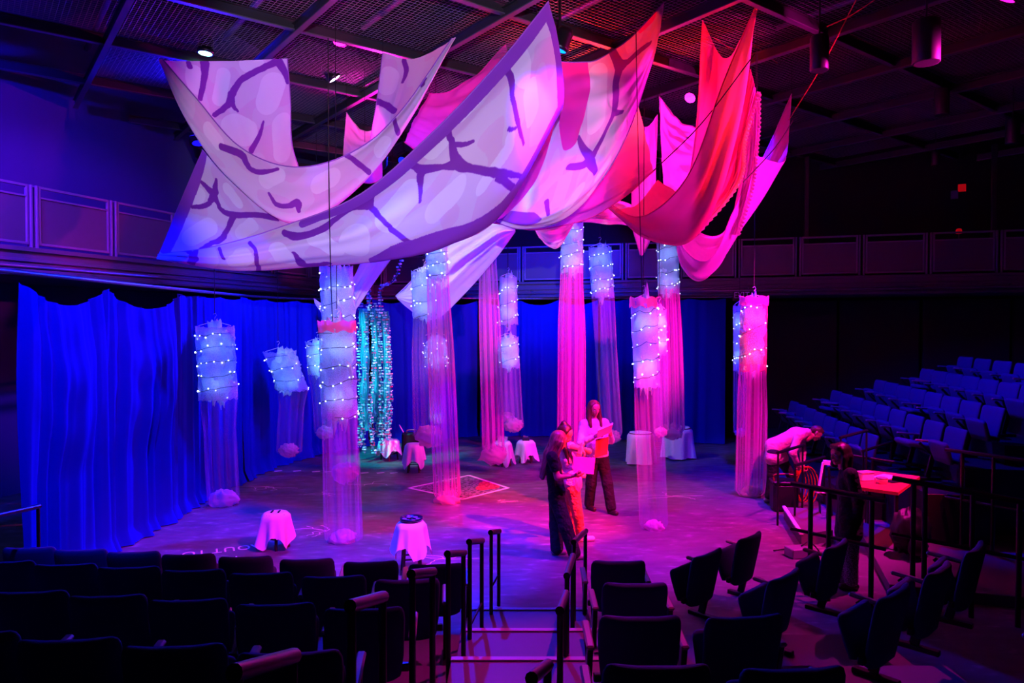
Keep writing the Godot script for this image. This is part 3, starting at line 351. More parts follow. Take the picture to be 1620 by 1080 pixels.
	{"name": "painted_projection_sheet", "label": "pale fabric sheet, projected veins and magenta margin painted in, rising to a tall right peak", "tint": Color(0.86, 0.80, 0.90), "fold": 0.025, "rows": [[0.63, 6.47, -9.9, 0.9, 6.45, -9.9, 1.15, 6.48, -9.9, 1.43, 6.65, -9.9, 1.72, 6.9, -9.9, 2.05, 7.25, -9.9], [0.59, 5.71, -9.7, 0.86, 5.73, -9.5, 1.15, 5.81, -9.5, 1.45, 6.01, -9.6, 1.74, 6.41, -9.7, 2.01, 6.95, -9.9], [0.33, 4.83, -9.5, 0.65, 4.92, -9.35, 0.97, 5.08, -9.35, 1.31, 5.39, -9.45, 1.64, 5.92, -9.6, 1.95, 6.68, -9.85], [-0.08, 4.34, -9.5, 0.32, 4.27, -9.3, 0.72, 4.42, -9.25, 1.09, 4.76, -9.35, 1.53, 5.5, -9.55, 1.91, 6.53, -9.8], [-0.28, 4.29, -9.6, 0.12, 4.17, -9.5, 0.61, 4.23, -9.4, 1.05, 4.63, -9.45, 1.49, 5.39, -9.6, 1.89, 6.45, -9.8]],
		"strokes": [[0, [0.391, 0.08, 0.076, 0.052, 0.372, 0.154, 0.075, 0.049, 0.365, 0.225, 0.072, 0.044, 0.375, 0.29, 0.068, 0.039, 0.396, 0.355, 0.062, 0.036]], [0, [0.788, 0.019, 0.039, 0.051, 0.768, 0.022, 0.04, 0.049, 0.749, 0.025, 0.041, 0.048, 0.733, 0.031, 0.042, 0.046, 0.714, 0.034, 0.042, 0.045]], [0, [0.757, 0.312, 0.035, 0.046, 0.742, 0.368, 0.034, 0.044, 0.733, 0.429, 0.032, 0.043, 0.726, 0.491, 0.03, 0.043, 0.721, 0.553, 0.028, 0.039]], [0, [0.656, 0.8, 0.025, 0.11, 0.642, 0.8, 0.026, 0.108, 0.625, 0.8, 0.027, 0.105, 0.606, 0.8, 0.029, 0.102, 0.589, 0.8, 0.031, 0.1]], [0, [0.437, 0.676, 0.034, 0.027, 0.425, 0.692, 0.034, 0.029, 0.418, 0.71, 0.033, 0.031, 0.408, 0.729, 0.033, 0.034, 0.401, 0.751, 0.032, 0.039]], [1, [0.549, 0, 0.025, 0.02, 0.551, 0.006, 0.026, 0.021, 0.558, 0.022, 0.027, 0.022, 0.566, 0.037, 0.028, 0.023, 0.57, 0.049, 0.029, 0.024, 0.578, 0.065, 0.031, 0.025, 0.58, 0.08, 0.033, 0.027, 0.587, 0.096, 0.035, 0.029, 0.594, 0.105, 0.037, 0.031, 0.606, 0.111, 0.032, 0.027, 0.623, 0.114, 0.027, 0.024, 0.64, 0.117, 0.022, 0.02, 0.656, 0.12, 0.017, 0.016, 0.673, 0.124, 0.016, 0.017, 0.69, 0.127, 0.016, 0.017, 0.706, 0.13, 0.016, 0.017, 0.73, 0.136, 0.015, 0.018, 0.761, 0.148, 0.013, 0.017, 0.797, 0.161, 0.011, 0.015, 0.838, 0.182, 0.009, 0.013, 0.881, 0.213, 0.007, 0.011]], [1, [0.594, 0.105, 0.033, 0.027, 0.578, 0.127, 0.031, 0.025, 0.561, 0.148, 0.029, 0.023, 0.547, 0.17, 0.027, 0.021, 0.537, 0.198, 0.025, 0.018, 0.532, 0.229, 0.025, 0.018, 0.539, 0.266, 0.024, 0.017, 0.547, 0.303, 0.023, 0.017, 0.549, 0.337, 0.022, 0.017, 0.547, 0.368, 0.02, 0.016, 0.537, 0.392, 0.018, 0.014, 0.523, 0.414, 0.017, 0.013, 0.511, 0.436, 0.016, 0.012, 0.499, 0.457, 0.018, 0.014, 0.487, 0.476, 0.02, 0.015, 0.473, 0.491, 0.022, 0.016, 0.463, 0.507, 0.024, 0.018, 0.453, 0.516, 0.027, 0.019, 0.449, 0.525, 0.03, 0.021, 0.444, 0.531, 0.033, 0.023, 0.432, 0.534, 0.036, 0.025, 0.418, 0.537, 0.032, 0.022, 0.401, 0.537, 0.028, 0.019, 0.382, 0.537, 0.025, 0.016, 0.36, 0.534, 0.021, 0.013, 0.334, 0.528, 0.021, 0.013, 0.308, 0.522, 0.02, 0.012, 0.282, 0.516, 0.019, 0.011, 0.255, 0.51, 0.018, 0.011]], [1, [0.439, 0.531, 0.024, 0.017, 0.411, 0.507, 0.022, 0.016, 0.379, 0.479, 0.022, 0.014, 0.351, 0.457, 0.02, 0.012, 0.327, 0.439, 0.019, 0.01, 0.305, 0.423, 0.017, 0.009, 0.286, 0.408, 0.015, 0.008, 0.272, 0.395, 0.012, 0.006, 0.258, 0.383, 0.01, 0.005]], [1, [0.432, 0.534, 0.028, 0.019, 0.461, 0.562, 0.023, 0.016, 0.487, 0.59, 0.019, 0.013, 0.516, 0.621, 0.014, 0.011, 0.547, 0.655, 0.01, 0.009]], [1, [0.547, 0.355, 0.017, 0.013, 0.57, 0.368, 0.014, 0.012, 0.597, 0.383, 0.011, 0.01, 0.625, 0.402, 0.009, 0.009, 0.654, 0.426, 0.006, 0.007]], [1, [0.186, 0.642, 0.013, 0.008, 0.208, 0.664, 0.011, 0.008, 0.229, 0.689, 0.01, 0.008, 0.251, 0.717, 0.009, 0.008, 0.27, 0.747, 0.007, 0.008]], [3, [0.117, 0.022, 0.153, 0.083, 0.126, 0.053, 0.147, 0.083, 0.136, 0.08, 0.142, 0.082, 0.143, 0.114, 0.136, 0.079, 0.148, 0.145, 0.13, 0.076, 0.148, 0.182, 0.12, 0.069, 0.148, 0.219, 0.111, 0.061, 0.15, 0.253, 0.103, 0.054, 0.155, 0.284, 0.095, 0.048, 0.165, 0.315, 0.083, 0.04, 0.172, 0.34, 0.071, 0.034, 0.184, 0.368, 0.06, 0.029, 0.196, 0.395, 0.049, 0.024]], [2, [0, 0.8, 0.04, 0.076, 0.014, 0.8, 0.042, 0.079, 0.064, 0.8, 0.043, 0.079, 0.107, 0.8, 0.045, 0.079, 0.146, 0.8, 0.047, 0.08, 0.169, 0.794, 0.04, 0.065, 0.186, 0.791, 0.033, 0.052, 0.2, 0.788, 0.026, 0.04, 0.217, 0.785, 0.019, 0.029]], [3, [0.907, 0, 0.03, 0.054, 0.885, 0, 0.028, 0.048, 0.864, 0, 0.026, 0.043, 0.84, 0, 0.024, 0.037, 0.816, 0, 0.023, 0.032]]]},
	{"name": "magenta_canopy_sheet", "label": "deep magenta fabric sheet tied to a knot, slung below the tall veined peak", "tint": Color(0.94, 0.16, 0.68), "fold": 0.05, "rows": [[0.33, 5.7, -10.8, 0.65, 5.93, -10.8, 1.11, 6.09, -10.7, 1.51, 6.1, -10.6, 1.82, 6.1, -10.6], [0.05, 5.03, -10.5, 0.53, 5.13, -10.3, 1.06, 5.24, -10.2, 1.56, 5.44, -10.3, 1.92, 5.62, -10.5], [-0.18, 4.57, -10.4, 0.44, 4.56, -10.1, 1, 4.67, -10, 1.55, 4.93, -10.2, 2.01, 5.2, -10.5], [-0.29, 4.38, -10.5, 0.31, 4.25, -10.3, 0.88, 4.36, -10.2, 1.47, 4.64, -10.3, 2.04, 5.12, -10.5]],
		"strokes": []},
	{"name": "magenta_canopy_sheet", "label": "bright magenta fabric sheet filling the gap behind the two front veined sheets", "tint": Color(0.94, 0.16, 0.68), "fold": 0.05, "rows": [[-1.31, 6.58, -11.6, -1.04, 6.53, -11.5, -0.74, 6.72, -11.5, -0.44, 7.01, -11.6, -0.1, 7.42, -11.8], [-1.53, 6.1, -11.4, -1.06, 5.95, -11.2, -0.63, 6.04, -11.2, -0.24, 6.36, -11.3, 0.05, 6.72, -11.5], [-1.66, 5.73, -11.3, -1.14, 5.33, -11, -0.62, 5.37, -11, -0.14, 5.73, -11.1, 0.2, 6.17, -11.3]],
		"strokes": []},
	{"name": "pink_canopy_sheet", "label": "small pale pink fabric peak behind the upper left hammock sheet", "tint": Color(0.92, 0.62, 0.80), "fold": 0.03, "rows": [[-2.76, 6.45, -12.2, -2.61, 6.23, -12.2, -2.45, 6.14, -12.2, -2.23, 6.24, -12.4], [-2.76, 5.91, -12, -2.55, 5.73, -11.9, -2.35, 5.68, -11.9, -2.16, 5.78, -12.1], [-2.8, 5.39, -12, -2.55, 5.27, -11.9, -2.33, 5.22, -11.9, -2.14, 5.31, -12.1]],
		"strokes": []},
	{"name": "red_canopy_sheet", "label": "red and magenta fabric sheet slung in a deep loop on the right", "tint": Color(0.95, 0.26, 0.56), "fold": 0.055, "rows": [[1.41, 4.7, -10.7, 1.77, 4.44, -10.3, 2.12, 4.57, -10, 2.47, 5.07, -9.9, 2.82, 6.1, -9.9, 3.38, 7.34, -10.2], [1.41, 4.6, -10.6, 1.8, 4.15, -10.1, 2.28, 4, -9.8, 2.69, 4.5, -9.75, 3.08, 5.75, -9.85, 3.39, 7.31, -10.2], [1.86, 4.71, -11, 2.17, 4.5, -10.9, 2.53, 4.42, -10.8, 2.78, 4.98, -10.7, 3.03, 5.93, -10.8, 3.18, 6.87, -10.9], [2.27, 5.17, -11.4, 2.47, 5.02, -11.4, 2.64, 4.95, -11.3, 2.75, 5.32, -11.2, 2.84, 6.43, -11.2, 2.91, 7.56, -11.2]],
		"strokes": []},
	{"name": "pink_canopy_sheet", "label": "pink fabric sheet with a ruffled hem beside the red loop", "tint": Color(0.96, 0.45, 0.66), "fold": 0.05, "rows": [[3.42, 6.57, -10.5, 3.19, 5.64, -10.4, 2.9, 4.9, -10.3, 2.57, 4.37, -10.3], [3.44, 6.35, -10.4, 3.21, 5.51, -10.25, 2.99, 4.79, -10.15, 2.55, 4.25, -10.2], [3.47, 6.2, -10.4, 3.23, 5.5, -10.2, 3.13, 4.91, -10.1, 2.55, 4.16, -10.2]],
		"strokes": []},
	{"name": "violet_canopy_sheet", "label": "pale violet fabric sheet hanging lowest at the far right with two peaks", "tint": Color(0.90, 0.62, 0.90), "fold": 0.05, "rows": [[2.45, 4.55, -11.2, 2.6, 4.03, -10.9, 2.92, 3.9, -10.8, 3.29, 4.58, -10.8, 3.66, 5.46, -11], [2.53, 4.37, -11.3, 2.62, 3.79, -11.1, 2.92, 3.6, -11, 3.41, 4.28, -11, 4.14, 5.4, -11.2], [2.72, 4.57, -11.7, 2.92, 4.06, -11.6, 3.27, 4.01, -11.6, 3.82, 4.86, -11.6, 4.38, 5.78, -11.6], [2.84, 4.81, -11.9, 3.1, 4.39, -11.9, 3.51, 4.5, -11.9, 3.98, 5.4, -11.8, 4.51, 6.63, -11.8]],
		"strokes": []},
	{"name": "violet_canopy_sheet", "label": "narrow violet fabric sheet edge rising to a thin peak behind the ruffled hem", "tint": Color(0.90, 0.60, 0.88), "fold": 0.03, "rows": [[3.49, 5.87, -10.9, 3.45, 5.3, -10.9, 3.35, 4.74, -10.9, 3.21, 4.27, -10.9], [3.62, 6.35, -10.8, 3.6, 5.56, -10.8, 3.51, 4.91, -10.8, 3.32, 4.24, -10.8]],
		"strokes": []},
	{"name": "white_canopy_sheet", "label": "white pleated fabric peak behind the red loop", "tint": Color(0.95, 0.88, 0.90), "fold": 0.05, "rows": [[2.53, 6.83, -12.6, 2.72, 6.57, -12.6, 2.94, 6.4, -12.6, 3.22, 6.3, -12.7], [2.53, 5.95, -12.4, 2.69, 5.82, -12.3, 2.9, 5.77, -12.3, 3.18, 5.76, -12.5], [2.58, 5.21, -12.4, 2.73, 5.14, -12.3, 2.94, 5.14, -12.3, 3.2, 5.17, -12.5]],
		"strokes": []},
	{"name": "violet_canopy_sheet", "label": "slim pale violet fabric tail hanging to a point left of the red loop", "tint": Color(0.90, 0.80, 0.93), "fold": 0.03, "rows": [[2.1, 6.3, -12.3, 2.03, 5.48, -12.2, 1.99, 4.68, -12.1, 2.13, 4.07, -12.1], [2.24, 6.19, -12.1, 2.18, 5.44, -12, 2.17, 4.65, -11.9, 2.16, 4.06, -12.1], [2.44, 6.44, -12.3, 2.4, 5.48, -12.2, 2.4, 4.63, -12.1, 2.2, 4.11, -12.1]],
		"strokes": []},
	{"name": "white_canopy_sheet", "label": "large white fabric sheet swagged below the front canopy to a pointed left corner", "tint": Color(0.90, 0.90, 0.94), "fold": 0.05, "rows": [[-2.21, 3.46, -13.8, -1.83, 3.76, -13.6, -1.4, 4.18, -13.4, -0.86, 4.54, -13.2, -0.34, 4.77, -13.1, 0.05, 4.62, -13], [-2.17, 3.43, -13.7, -1.77, 3.42, -13.4, -1.34, 3.64, -13.1, -0.84, 4.05, -12.9, -0.28, 4.46, -12.9, 0.06, 4.6, -13], [-2.14, 3.39, -13.7, -1.74, 3.09, -13.5, -1.36, 3.03, -13.3, -0.85, 3.49, -13.1, -0.28, 4.11, -13, 0.06, 4.58, -13]],
		"strokes": []},
	{"name": "white_canopy_sheet", "label": "white fabric tail drooping left of the garlands", "tint": Color(0.92, 0.90, 0.94), "fold": 0.04, "rows": [[-3.43, 3.36, -12.6, -3.23, 3.26, -12.5, -2.96, 3.34, -12.4, -2.67, 3.69, -12.2, -2.42, 4.1, -12], [-3.42, 3.3, -12.6, -3.17, 3.11, -12.4, -2.86, 3.11, -12.2, -2.52, 3.52, -12, -2.17, 4.07, -11.9], [-3.4, 3.26, -12.6, -3.17, 3.02, -12.5, -2.86, 2.97, -12.4, -2.46, 3.43, -12.2, -1.96, 4.05, -12]],
		"strokes": []},
	{"name": "white_canopy_sheet", "label": "small white fabric scoop under the veined peak at centre", "tint": Color(0.92, 0.90, 0.94), "fold": 0.03, "rows": [[0.35, 4.73, -12.8, 0.68, 4.71, -12.7, 1.13, 4.82, -12.8], [0.42, 4.52, -12.7, 0.72, 4.36, -12.5, 1.1, 4.71, -12.7], [0.47, 4.46, -12.8, 0.77, 4.24, -12.7, 1.09, 4.71, -12.8]],
		"strokes": []},
	{"name": "white_canopy_sheet", "label": "white fabric band glowing between the magenta sheet and the red loop", "tint": Color(0.95, 0.90, 0.92), "fold": 0.03, "rows": [[0.91, 4.82, -12.3, 1.32, 5.01, -12.2, 1.86, 4.98, -12.3, 2.15, 4.89, -12.4], [1, 4.69, -12.2, 1.35, 4.72, -12, 1.78, 4.68, -12.1, 2.13, 4.66, -12.3], [1.09, 4.64, -12.3, 1.43, 4.62, -12.2, 1.87, 4.61, -12.3, 2.17, 4.59, -12.4]],
		"strokes": []},
]

# ---------------------------------------------------------------- stage lanterns
# A can with a yoke and a lit lens, aimed at a point; its light stands just before the lens.
func lantern(label: String, at: Vector3, aim: Vector3, colour: Color, energy: float, cone: float, soft := 0.08, glow := 3.0, blend := 0.6) -> void:
	var t := thing("stage_lantern", label, "stage light", at, 0.0, "stage lanterns")
	var d := (aim - at).normalized()
	var f := frame_at(-d)
	var s := st()
	lathe(s, [[0.02, -0.24], [0.08, -0.23], [0.11, -0.17], [0.115, -0.02], [0.125, 0.0], [0.125, 0.05], [0.105, 0.05]], 14, Transform3D(f * Basis(Vector3.RIGHT, -PI / 2), Vector3.ZERO))
	obj("can", s, M.black_metal, t)
	s = st()
	tube(s, [f.x * 0.13, f.x * 0.15 + Vector3.UP * 0.16, Vector3.UP * 0.2, -f.x * 0.15 + Vector3.UP * 0.16, -f.x * 0.13], 0.012, 6)
	if at.z < 0: tube(s, [Vector3.UP * 0.2, Vector3.UP * (7.12 - at.y)], 0.02, 6)
	else: tube(s, [f.x * 0.15 + Vector3.UP * 0.1, f.x * 0.15 + Vector3.DOWN * (at.y - 0.8)], 0.02, 6)
	obj("yoke", s, M.black_metal, t)
	s = st()
	lathe(s, [[0.0001, 0.0], [0.1, 0.0]], 16, Transform3D(f * Basis(Vector3.RIGHT, -PI / 2), d * 0.045))
	var m := mk(colour, 0.3)
	m.emission_enabled = true
	m.emission = colour
	m.emission_energy_multiplier = glow
	obj("lens_light", s, m, t)
	var l := SpotLight3D.new()
	l.name = "light"
	t.add_child(l, true)
	l.basis = f
	l.position = d * 0.07
	l.light_color = colour
	l.light_energy = energy
	l.light_size = soft
	l.spot_angle = cone
	l.spot_angle_attenuation = blend
	l.spot_range = 60.0
	l.spot_attenuation = 2.0
	l.shadow_enabled = true

func build_lights() -> void:
	var blue := Color(0.04, 0.10, 1.0)
	var deep := Color(0.06, 0.03, 1.0)
	var pink := Color(1.0, 0.08, 0.72)
	var violet := Color(0.62, 0.10, 1.0)
	var red := Color(1.0, 0.10, 0.07)
	# blue wash on the drapes and the house left gallery
	lantern("blue stage lantern washing the near left drape", Vector3(-2.6, 6.4, -5.4), Vector3(-5.2, 1.2, -8.7), blue, 75, 27)
	lantern("blue stage lantern raking along the left drape from behind", Vector3(-2.3, 6.4, -15.5), Vector3(-5.2, 1.9, -10.0), blue, 300, 24)
	lantern("blue stage lantern washing the left drape corner", Vector3(-0.5, 6.5, -12.4), Vector3(-5.0, 2.5, -14.5), blue, 90, 22)
	lantern("blue stage lantern washing the rear drape", Vector3(1.0, 6.5, -13.6), Vector3(0.4, 1.2, -18.6), blue, 34, 46)
	lantern("blue stage lantern aimed at the middle of the rear gallery", Vector3(1.2, 6.5, -14.6), Vector3(1.0, 4.3, -19.6), blue, 80, 27)
	lantern("blue stage lantern washing the left gallery wall", Vector3(-7.2, 6.4, -6.5), Vector3(-11.4, 4.7, -11.5), deep, 85, 50)
	lantern("violet stage lantern skimming the left gallery railing", Vector3(-5.6, 6.3, -6.4), Vector3(-7.6, 4.2, -11.6), Color(0.50, 0.12, 1.0), 80, 24)
	lantern("blue stage lantern over the raked seats on the right", Vector3(3.9, 6.4, -12.2), Vector3(7.0, 1.0, -12.6), deep, 110, 44)
	lantern("blue back light aimed from the rear truss to the front seats", Vector3(-1.5, 6.5, -16.0), Vector3(-1.0, 0.5, -6.0), blue, 130, 30)
	# magenta and pink on stage
	lantern("pink stage lantern glowing at the upper left of the canopy", Vector3(-2.556, 7.154, -10.9), Vector3(-1.6, 0.0, -8.6), pink, 40, 22, 0.08, 14.0)
	lantern("pink stage lantern glowing behind the red loop", Vector3(3.323, 7.149, -13.6), Vector3(1.4, 4.5, -11.5), pink, 60, 45, 0.08, 14.0)
	lantern("magenta stage lantern over the right of the stage floor", Vector3(5.4, 6.5, -8.0), Vector3(2.7, 0.0, -10.5), pink, 130, 27)
	lantern("magenta stage lantern high at the right, aimed at the canopy", Vector3(6.6, 5.9, -8.6), Vector3(2.0, 5.6, -10.6), pink, 55, 30)
	lantern("violet stage lantern over the middle of the stage floor", Vector3(0.9, 6.6, -7.9), Vector3(0.2, 0.0, -10.2), Color(0.45, 0.03, 1.0), 85, 28)
	lantern("magenta stage lantern low at the right, aimed across at the middle columns", Vector3(6.6, 4.3, -9.0), Vector3(1.7, 2.4, -14.0), pink, 190, 17)
	lantern("violet stage lantern aimed at the left columns", Vector3(1.0, 6.3, -7.2), Vector3(-1.6, 2.8, -11.2), Color(0.36, 0.08, 1.0), 110, 13)
	lantern("pink stage lantern from the front right aimed at the front stools", Vector3(2.6, 6.2, -5.2), Vector3(-2.5, 0.2, -8.8), Color(1.0, 0.10, 0.68), 130, 15)
	lantern("blue stage lantern making a pool before the aisle", Vector3(-1.2, 6.5, -6.4), Vector3(-1.0, 0.0, -8.9), Color(0.06, 0.12, 1.0), 230, 15)
	lantern("cyan stage lantern making a small pool on the floor at left", Vector3(0.6, 6.4, -9.2), Vector3(-1.8, 0.0, -10.0), Color(0.0, 0.50, 1.0), 110, 10)
	lantern("red stage lantern aimed at the people on stage", Vector3(4.6, 6.2, -6.0), Vector3(1.0, 1.0, -10.2), red, 520, 9, 0.05)
	lantern("red stage lantern aimed at the crew table", Vector3(7.0, 6.2, -6.0), Vector3(4.7, 0.8, -9.7), red, 60, 9, 0.05)
	lantern("orange stage lantern aimed up at the red loop", Vector3(5.8, 4.9, -7.6), Vector3(3.0, 5.2, -10.0), Color(1.0, 0.25, 0.10), 20, 14)
	lantern("teal stage lantern aimed at the garlands", Vector3(-4.4, 6.3, -12.4), Vector3(-2.95, 1.4, -15.4), Color(0.05, 0.85, 0.9), 105, 12)
	lantern("white stage lantern under the grid at the upper left", Vector3(-3.028, 7.114, -12.4), Vector3(-0.9, 4.0, -13.3), Color(0.88, 0.88, 1.0), 15, 24, 0.08, 12.0)
	lantern("green white stage lantern under the grid at the far upper left", Vector3(-4.684, 7.099, -11.2), Vector3(-4.8, 4.0, -11.0), Color(0.6, 1.0, 0.85), 1, 40, 0.08, 8.0)
	lantern("pink lantern over the aisle steps", Vector3(1.9, 6.6, -7.5), Vector3(0.2, 0.3, -5.2), pink, 40, 14)
	# added uplights standing in for lantern spill on the grid
	lantern("added red uplight aimed into the grid behind the canopy", Vector3(1.5, 5.9, -11.6), Vector3(1.8, 7.6, -9.6), Color(1.0, 0.16, 0.10), 24, 75)
	lantern("added magenta uplight aimed into the grid left of the canopy", Vector3(-2.4, 6.0, -13.4), Vector3(-2.2, 7.8, -12.0), pink, 14, 70)
	lantern("added blue uplight aimed into the grid at the far left", Vector3(-5.4, 6.0, -12.6), Vector3(-5.0, 7.8, -11.0), deep, 16, 75)
	# projector: plain light only, its picture is painted into the front sheets
	lantern("projector behind the front seats, aimed up at the canopy", Vector3(0.3, 3.9, 1.2), Vector3(-1.3, 5.1, -9.0), Color(0.90, 0.77, 1.0), 86, 16, 0.04, 3.0, 0.3)
# ---------------------------------------------------------------- the room
func rbox(s: SurfaceTool, a0: float, a1: float, y0: float, y1: float, b0: float, b1: float, c := 0.0) -> void:
	box(s, room((a0 + a1) / 2, (y0 + y1) / 2, (b0 + b1) / 2), Vector3(a1 - a0, y1 - y0, b1 - b0), c, TURN)

func build_room() -> void:
	var s := st()
	rbox(s, -13, 16, -0.3, 0.0, -7, 22)
	struct("floor", s, M.floor, "scuffed black painted stage floor")
	s = st()
	rbox(s, -12.3, -12.0, 0, 10, -7, 21.5)
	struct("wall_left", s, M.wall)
	s = st()
	rbox(s, -12.3, 15.3, 0, 10, 20.6, 20.9)
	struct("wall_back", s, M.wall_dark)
	s = st()
	rbox(s, 15, 15.3, 0, 10, -7, 20.9)
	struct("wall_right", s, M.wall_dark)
	s = st()
	rbox(s, -12.3, 15.3, 0, 10, -7.3, -7.0)
	struct("wall_front", s, M.wall_dark)
	s = st()
	rbox(s, -12.3, 15.3, 10, 10.3, -7.3, 20.9)
	struct("ceiling", s, M.roof)
	# tall flats standing under the right gallery
	for i in 6:
		s = st()
		rbox(s, 0.3 + i * 1.9, 2.16 + i * 1.9, 0.0, 3.55, 20.2 + 0.12 * (i % 2), 20.3 + 0.12 * (i % 2), 0.02)
		var o := obj("wall_flat", s, M.wall_dark)
		metas(o, "tall dark flat under the rear gallery, %s from the left" % ORD[i], "panel", "dark flats under the rear gallery")
	# pillars on the right that carry the gallery
	for a in [1.3, 5.15]:
		s = st()
		rbox(s, a - 0.05, a + 0.05, 4.04, 6.9, 18.6, 18.7, 0.01)
		var p := obj("gallery_pillar", s, M.steel)
		metas(p, "slim steel pillar rising %s the red sign" % ("left of" if a < 4 else "right of"), "pillar", "gallery pillars")

func build_balcony() -> void:
	for side in 2:
		var s := st()
		if side == 0: rbox(s, -12, -10.1, 3.62, 4.04, 2, 20.6, 0.02)
		else: rbox(s, -10.1, 15, 3.62, 4.04, 18.4, 20.6, 0.02)
		var deck := struct("floor_gallery_%s" % ["left", "rear"][side], s, M.fascia, "gallery deck with a grey edge along the %s wall" % ["left", "rear"][side])
		# ledge strips and conduits along the face
		for k in [[4.02, 0.07, 0.05], [3.86, 0.05, 0.03], [3.66, 0.06, 0.06]]:
			var q := st()
			if side == 0: rbox(q, -10.1, -10.1 + k[2], k[0] - k[1] / 2, k[0] + k[1] / 2, 2, 18.4, 0.008)
			else: rbox(q, -10.1, 14.5, k[0] - k[1] / 2, k[0] + k[1] / 2, 18.4 - k[2], 18.4, 0.008)
			obj("ledge", q, M.fascia, deck)
		# lighting pipe in front, on hangers
		var q2 := st()
		var off := 0.28
		if side == 0: tube(q2, [room(-10.1 + off, 3.74, 3), room(-10.1 + off, 3.74, 18.0)], 0.03, 8)
		else: tube(q2, [room(-9.7, 3.74, 18.4 - off), room(14, 3.74, 18.4 - off)], 0.03, 8)
		for i in 12:
			if side == 0: bar(q2, room(-10.08, 3.8, 4 + i * 1.25), room(-10.1 + off, 3.76, 4 + i * 1.25), 0.03, 0.03)
			else: bar(q2, room(-9.0 + i * 1.8, 3.8, 18.4), room(-9.0 + i * 1.8, 3.76, 18.4 - off), 0.03, 0.03)
		metas(obj("lighting_pipe", q2, M.pipe), "steel lighting pipe in front of the %s gallery edge" % ["left", "rear"][side], "pipe")
		# railing of framed mesh panels between double posts
		var n := 11 if side == 0 else 15
		var rail := thing("gallery_railing", "railing of framed grey mesh panels on the %s gallery" % ["left", "rear"][side], "railing", Vector3.ZERO)
		for i in n:
			var w := 1.43 if side == 0 else 1.37
			var b0 := (8.14 + (i - 3) * w) if side == 0 else (-9.85 + i * w)
			for e in [0.045, -0.045]:
				var p := st()
				if side == 0: rbox(p, -10.2, -10.12, 3.9, 4.99, b0 + e - 0.02, b0 + e + 0.02, 0.006)
				else: rbox(p, b0 + e - 0.02, b0 + e + 0.02, 3.9, 4.99, 18.45, 18.53, 0.006)
				obj("post", p, M.panel, rail)
			var fr := st()
			var pa := st()
			var x0 := b0 + 0.1
			var x1 := b0 + w - 0.1
			for k in [[x0, x1, 4.95, 4.99], [x0, x1, 4.80, 4.83], [x0, x1, 4.10, 4.14]]:
				if side == 0: rbox(fr, -10.18, -10.14, k[2], k[3], k[0], k[1], 0.005)
				else: rbox(fr, k[0], k[1], k[2], k[3], 18.46, 18.50, 0.005)
			for x in [x0, x1]:
				if side == 0: rbox(fr, -10.18, -10.14, 4.10, 4.99, x - 0.02, x + 0.02, 0.005)
				else: rbox(fr, x - 0.02, x + 0.02, 4.10, 4.99, 18.46, 18.50, 0.005)
			if side == 0: rbox(pa, -10.17, -10.16, 4.14, 4.80, x0 + 0.02, x1 - 0.02)
			else: rbox(pa, x0 + 0.02, x1 - 0.02, 4.14, 4.80, 18.475, 18.485)
			var f := obj("panel_frame", fr, M.panel, rail)
			obj("mesh_panel", pa, M.fascia, f)

# ---------------------------------------------------------------- ceiling: beams and a woven wire grid
func inside(p: Vector3) -> bool:
	var q := TURN.inverse() * p
	return q.x > -11.8 and q.x < 14.8 and -q.z > -6.8 and -q.z < 20.4

# the part of the line c + d*t that lies in the room
func clipped(c: Vector3, d: Vector3) -> Array:
	var t0 := 1e9
	var t1 := -1e9
	for k in 700:
		var t := -35.0 + k * 0.1
		if inside(c + d * t):
			t0 = minf(t0, t)
			t1 = maxf(t1, t)
	return [c + d * t0, c + d * t1] if t1 > t0 + 0.5 else []

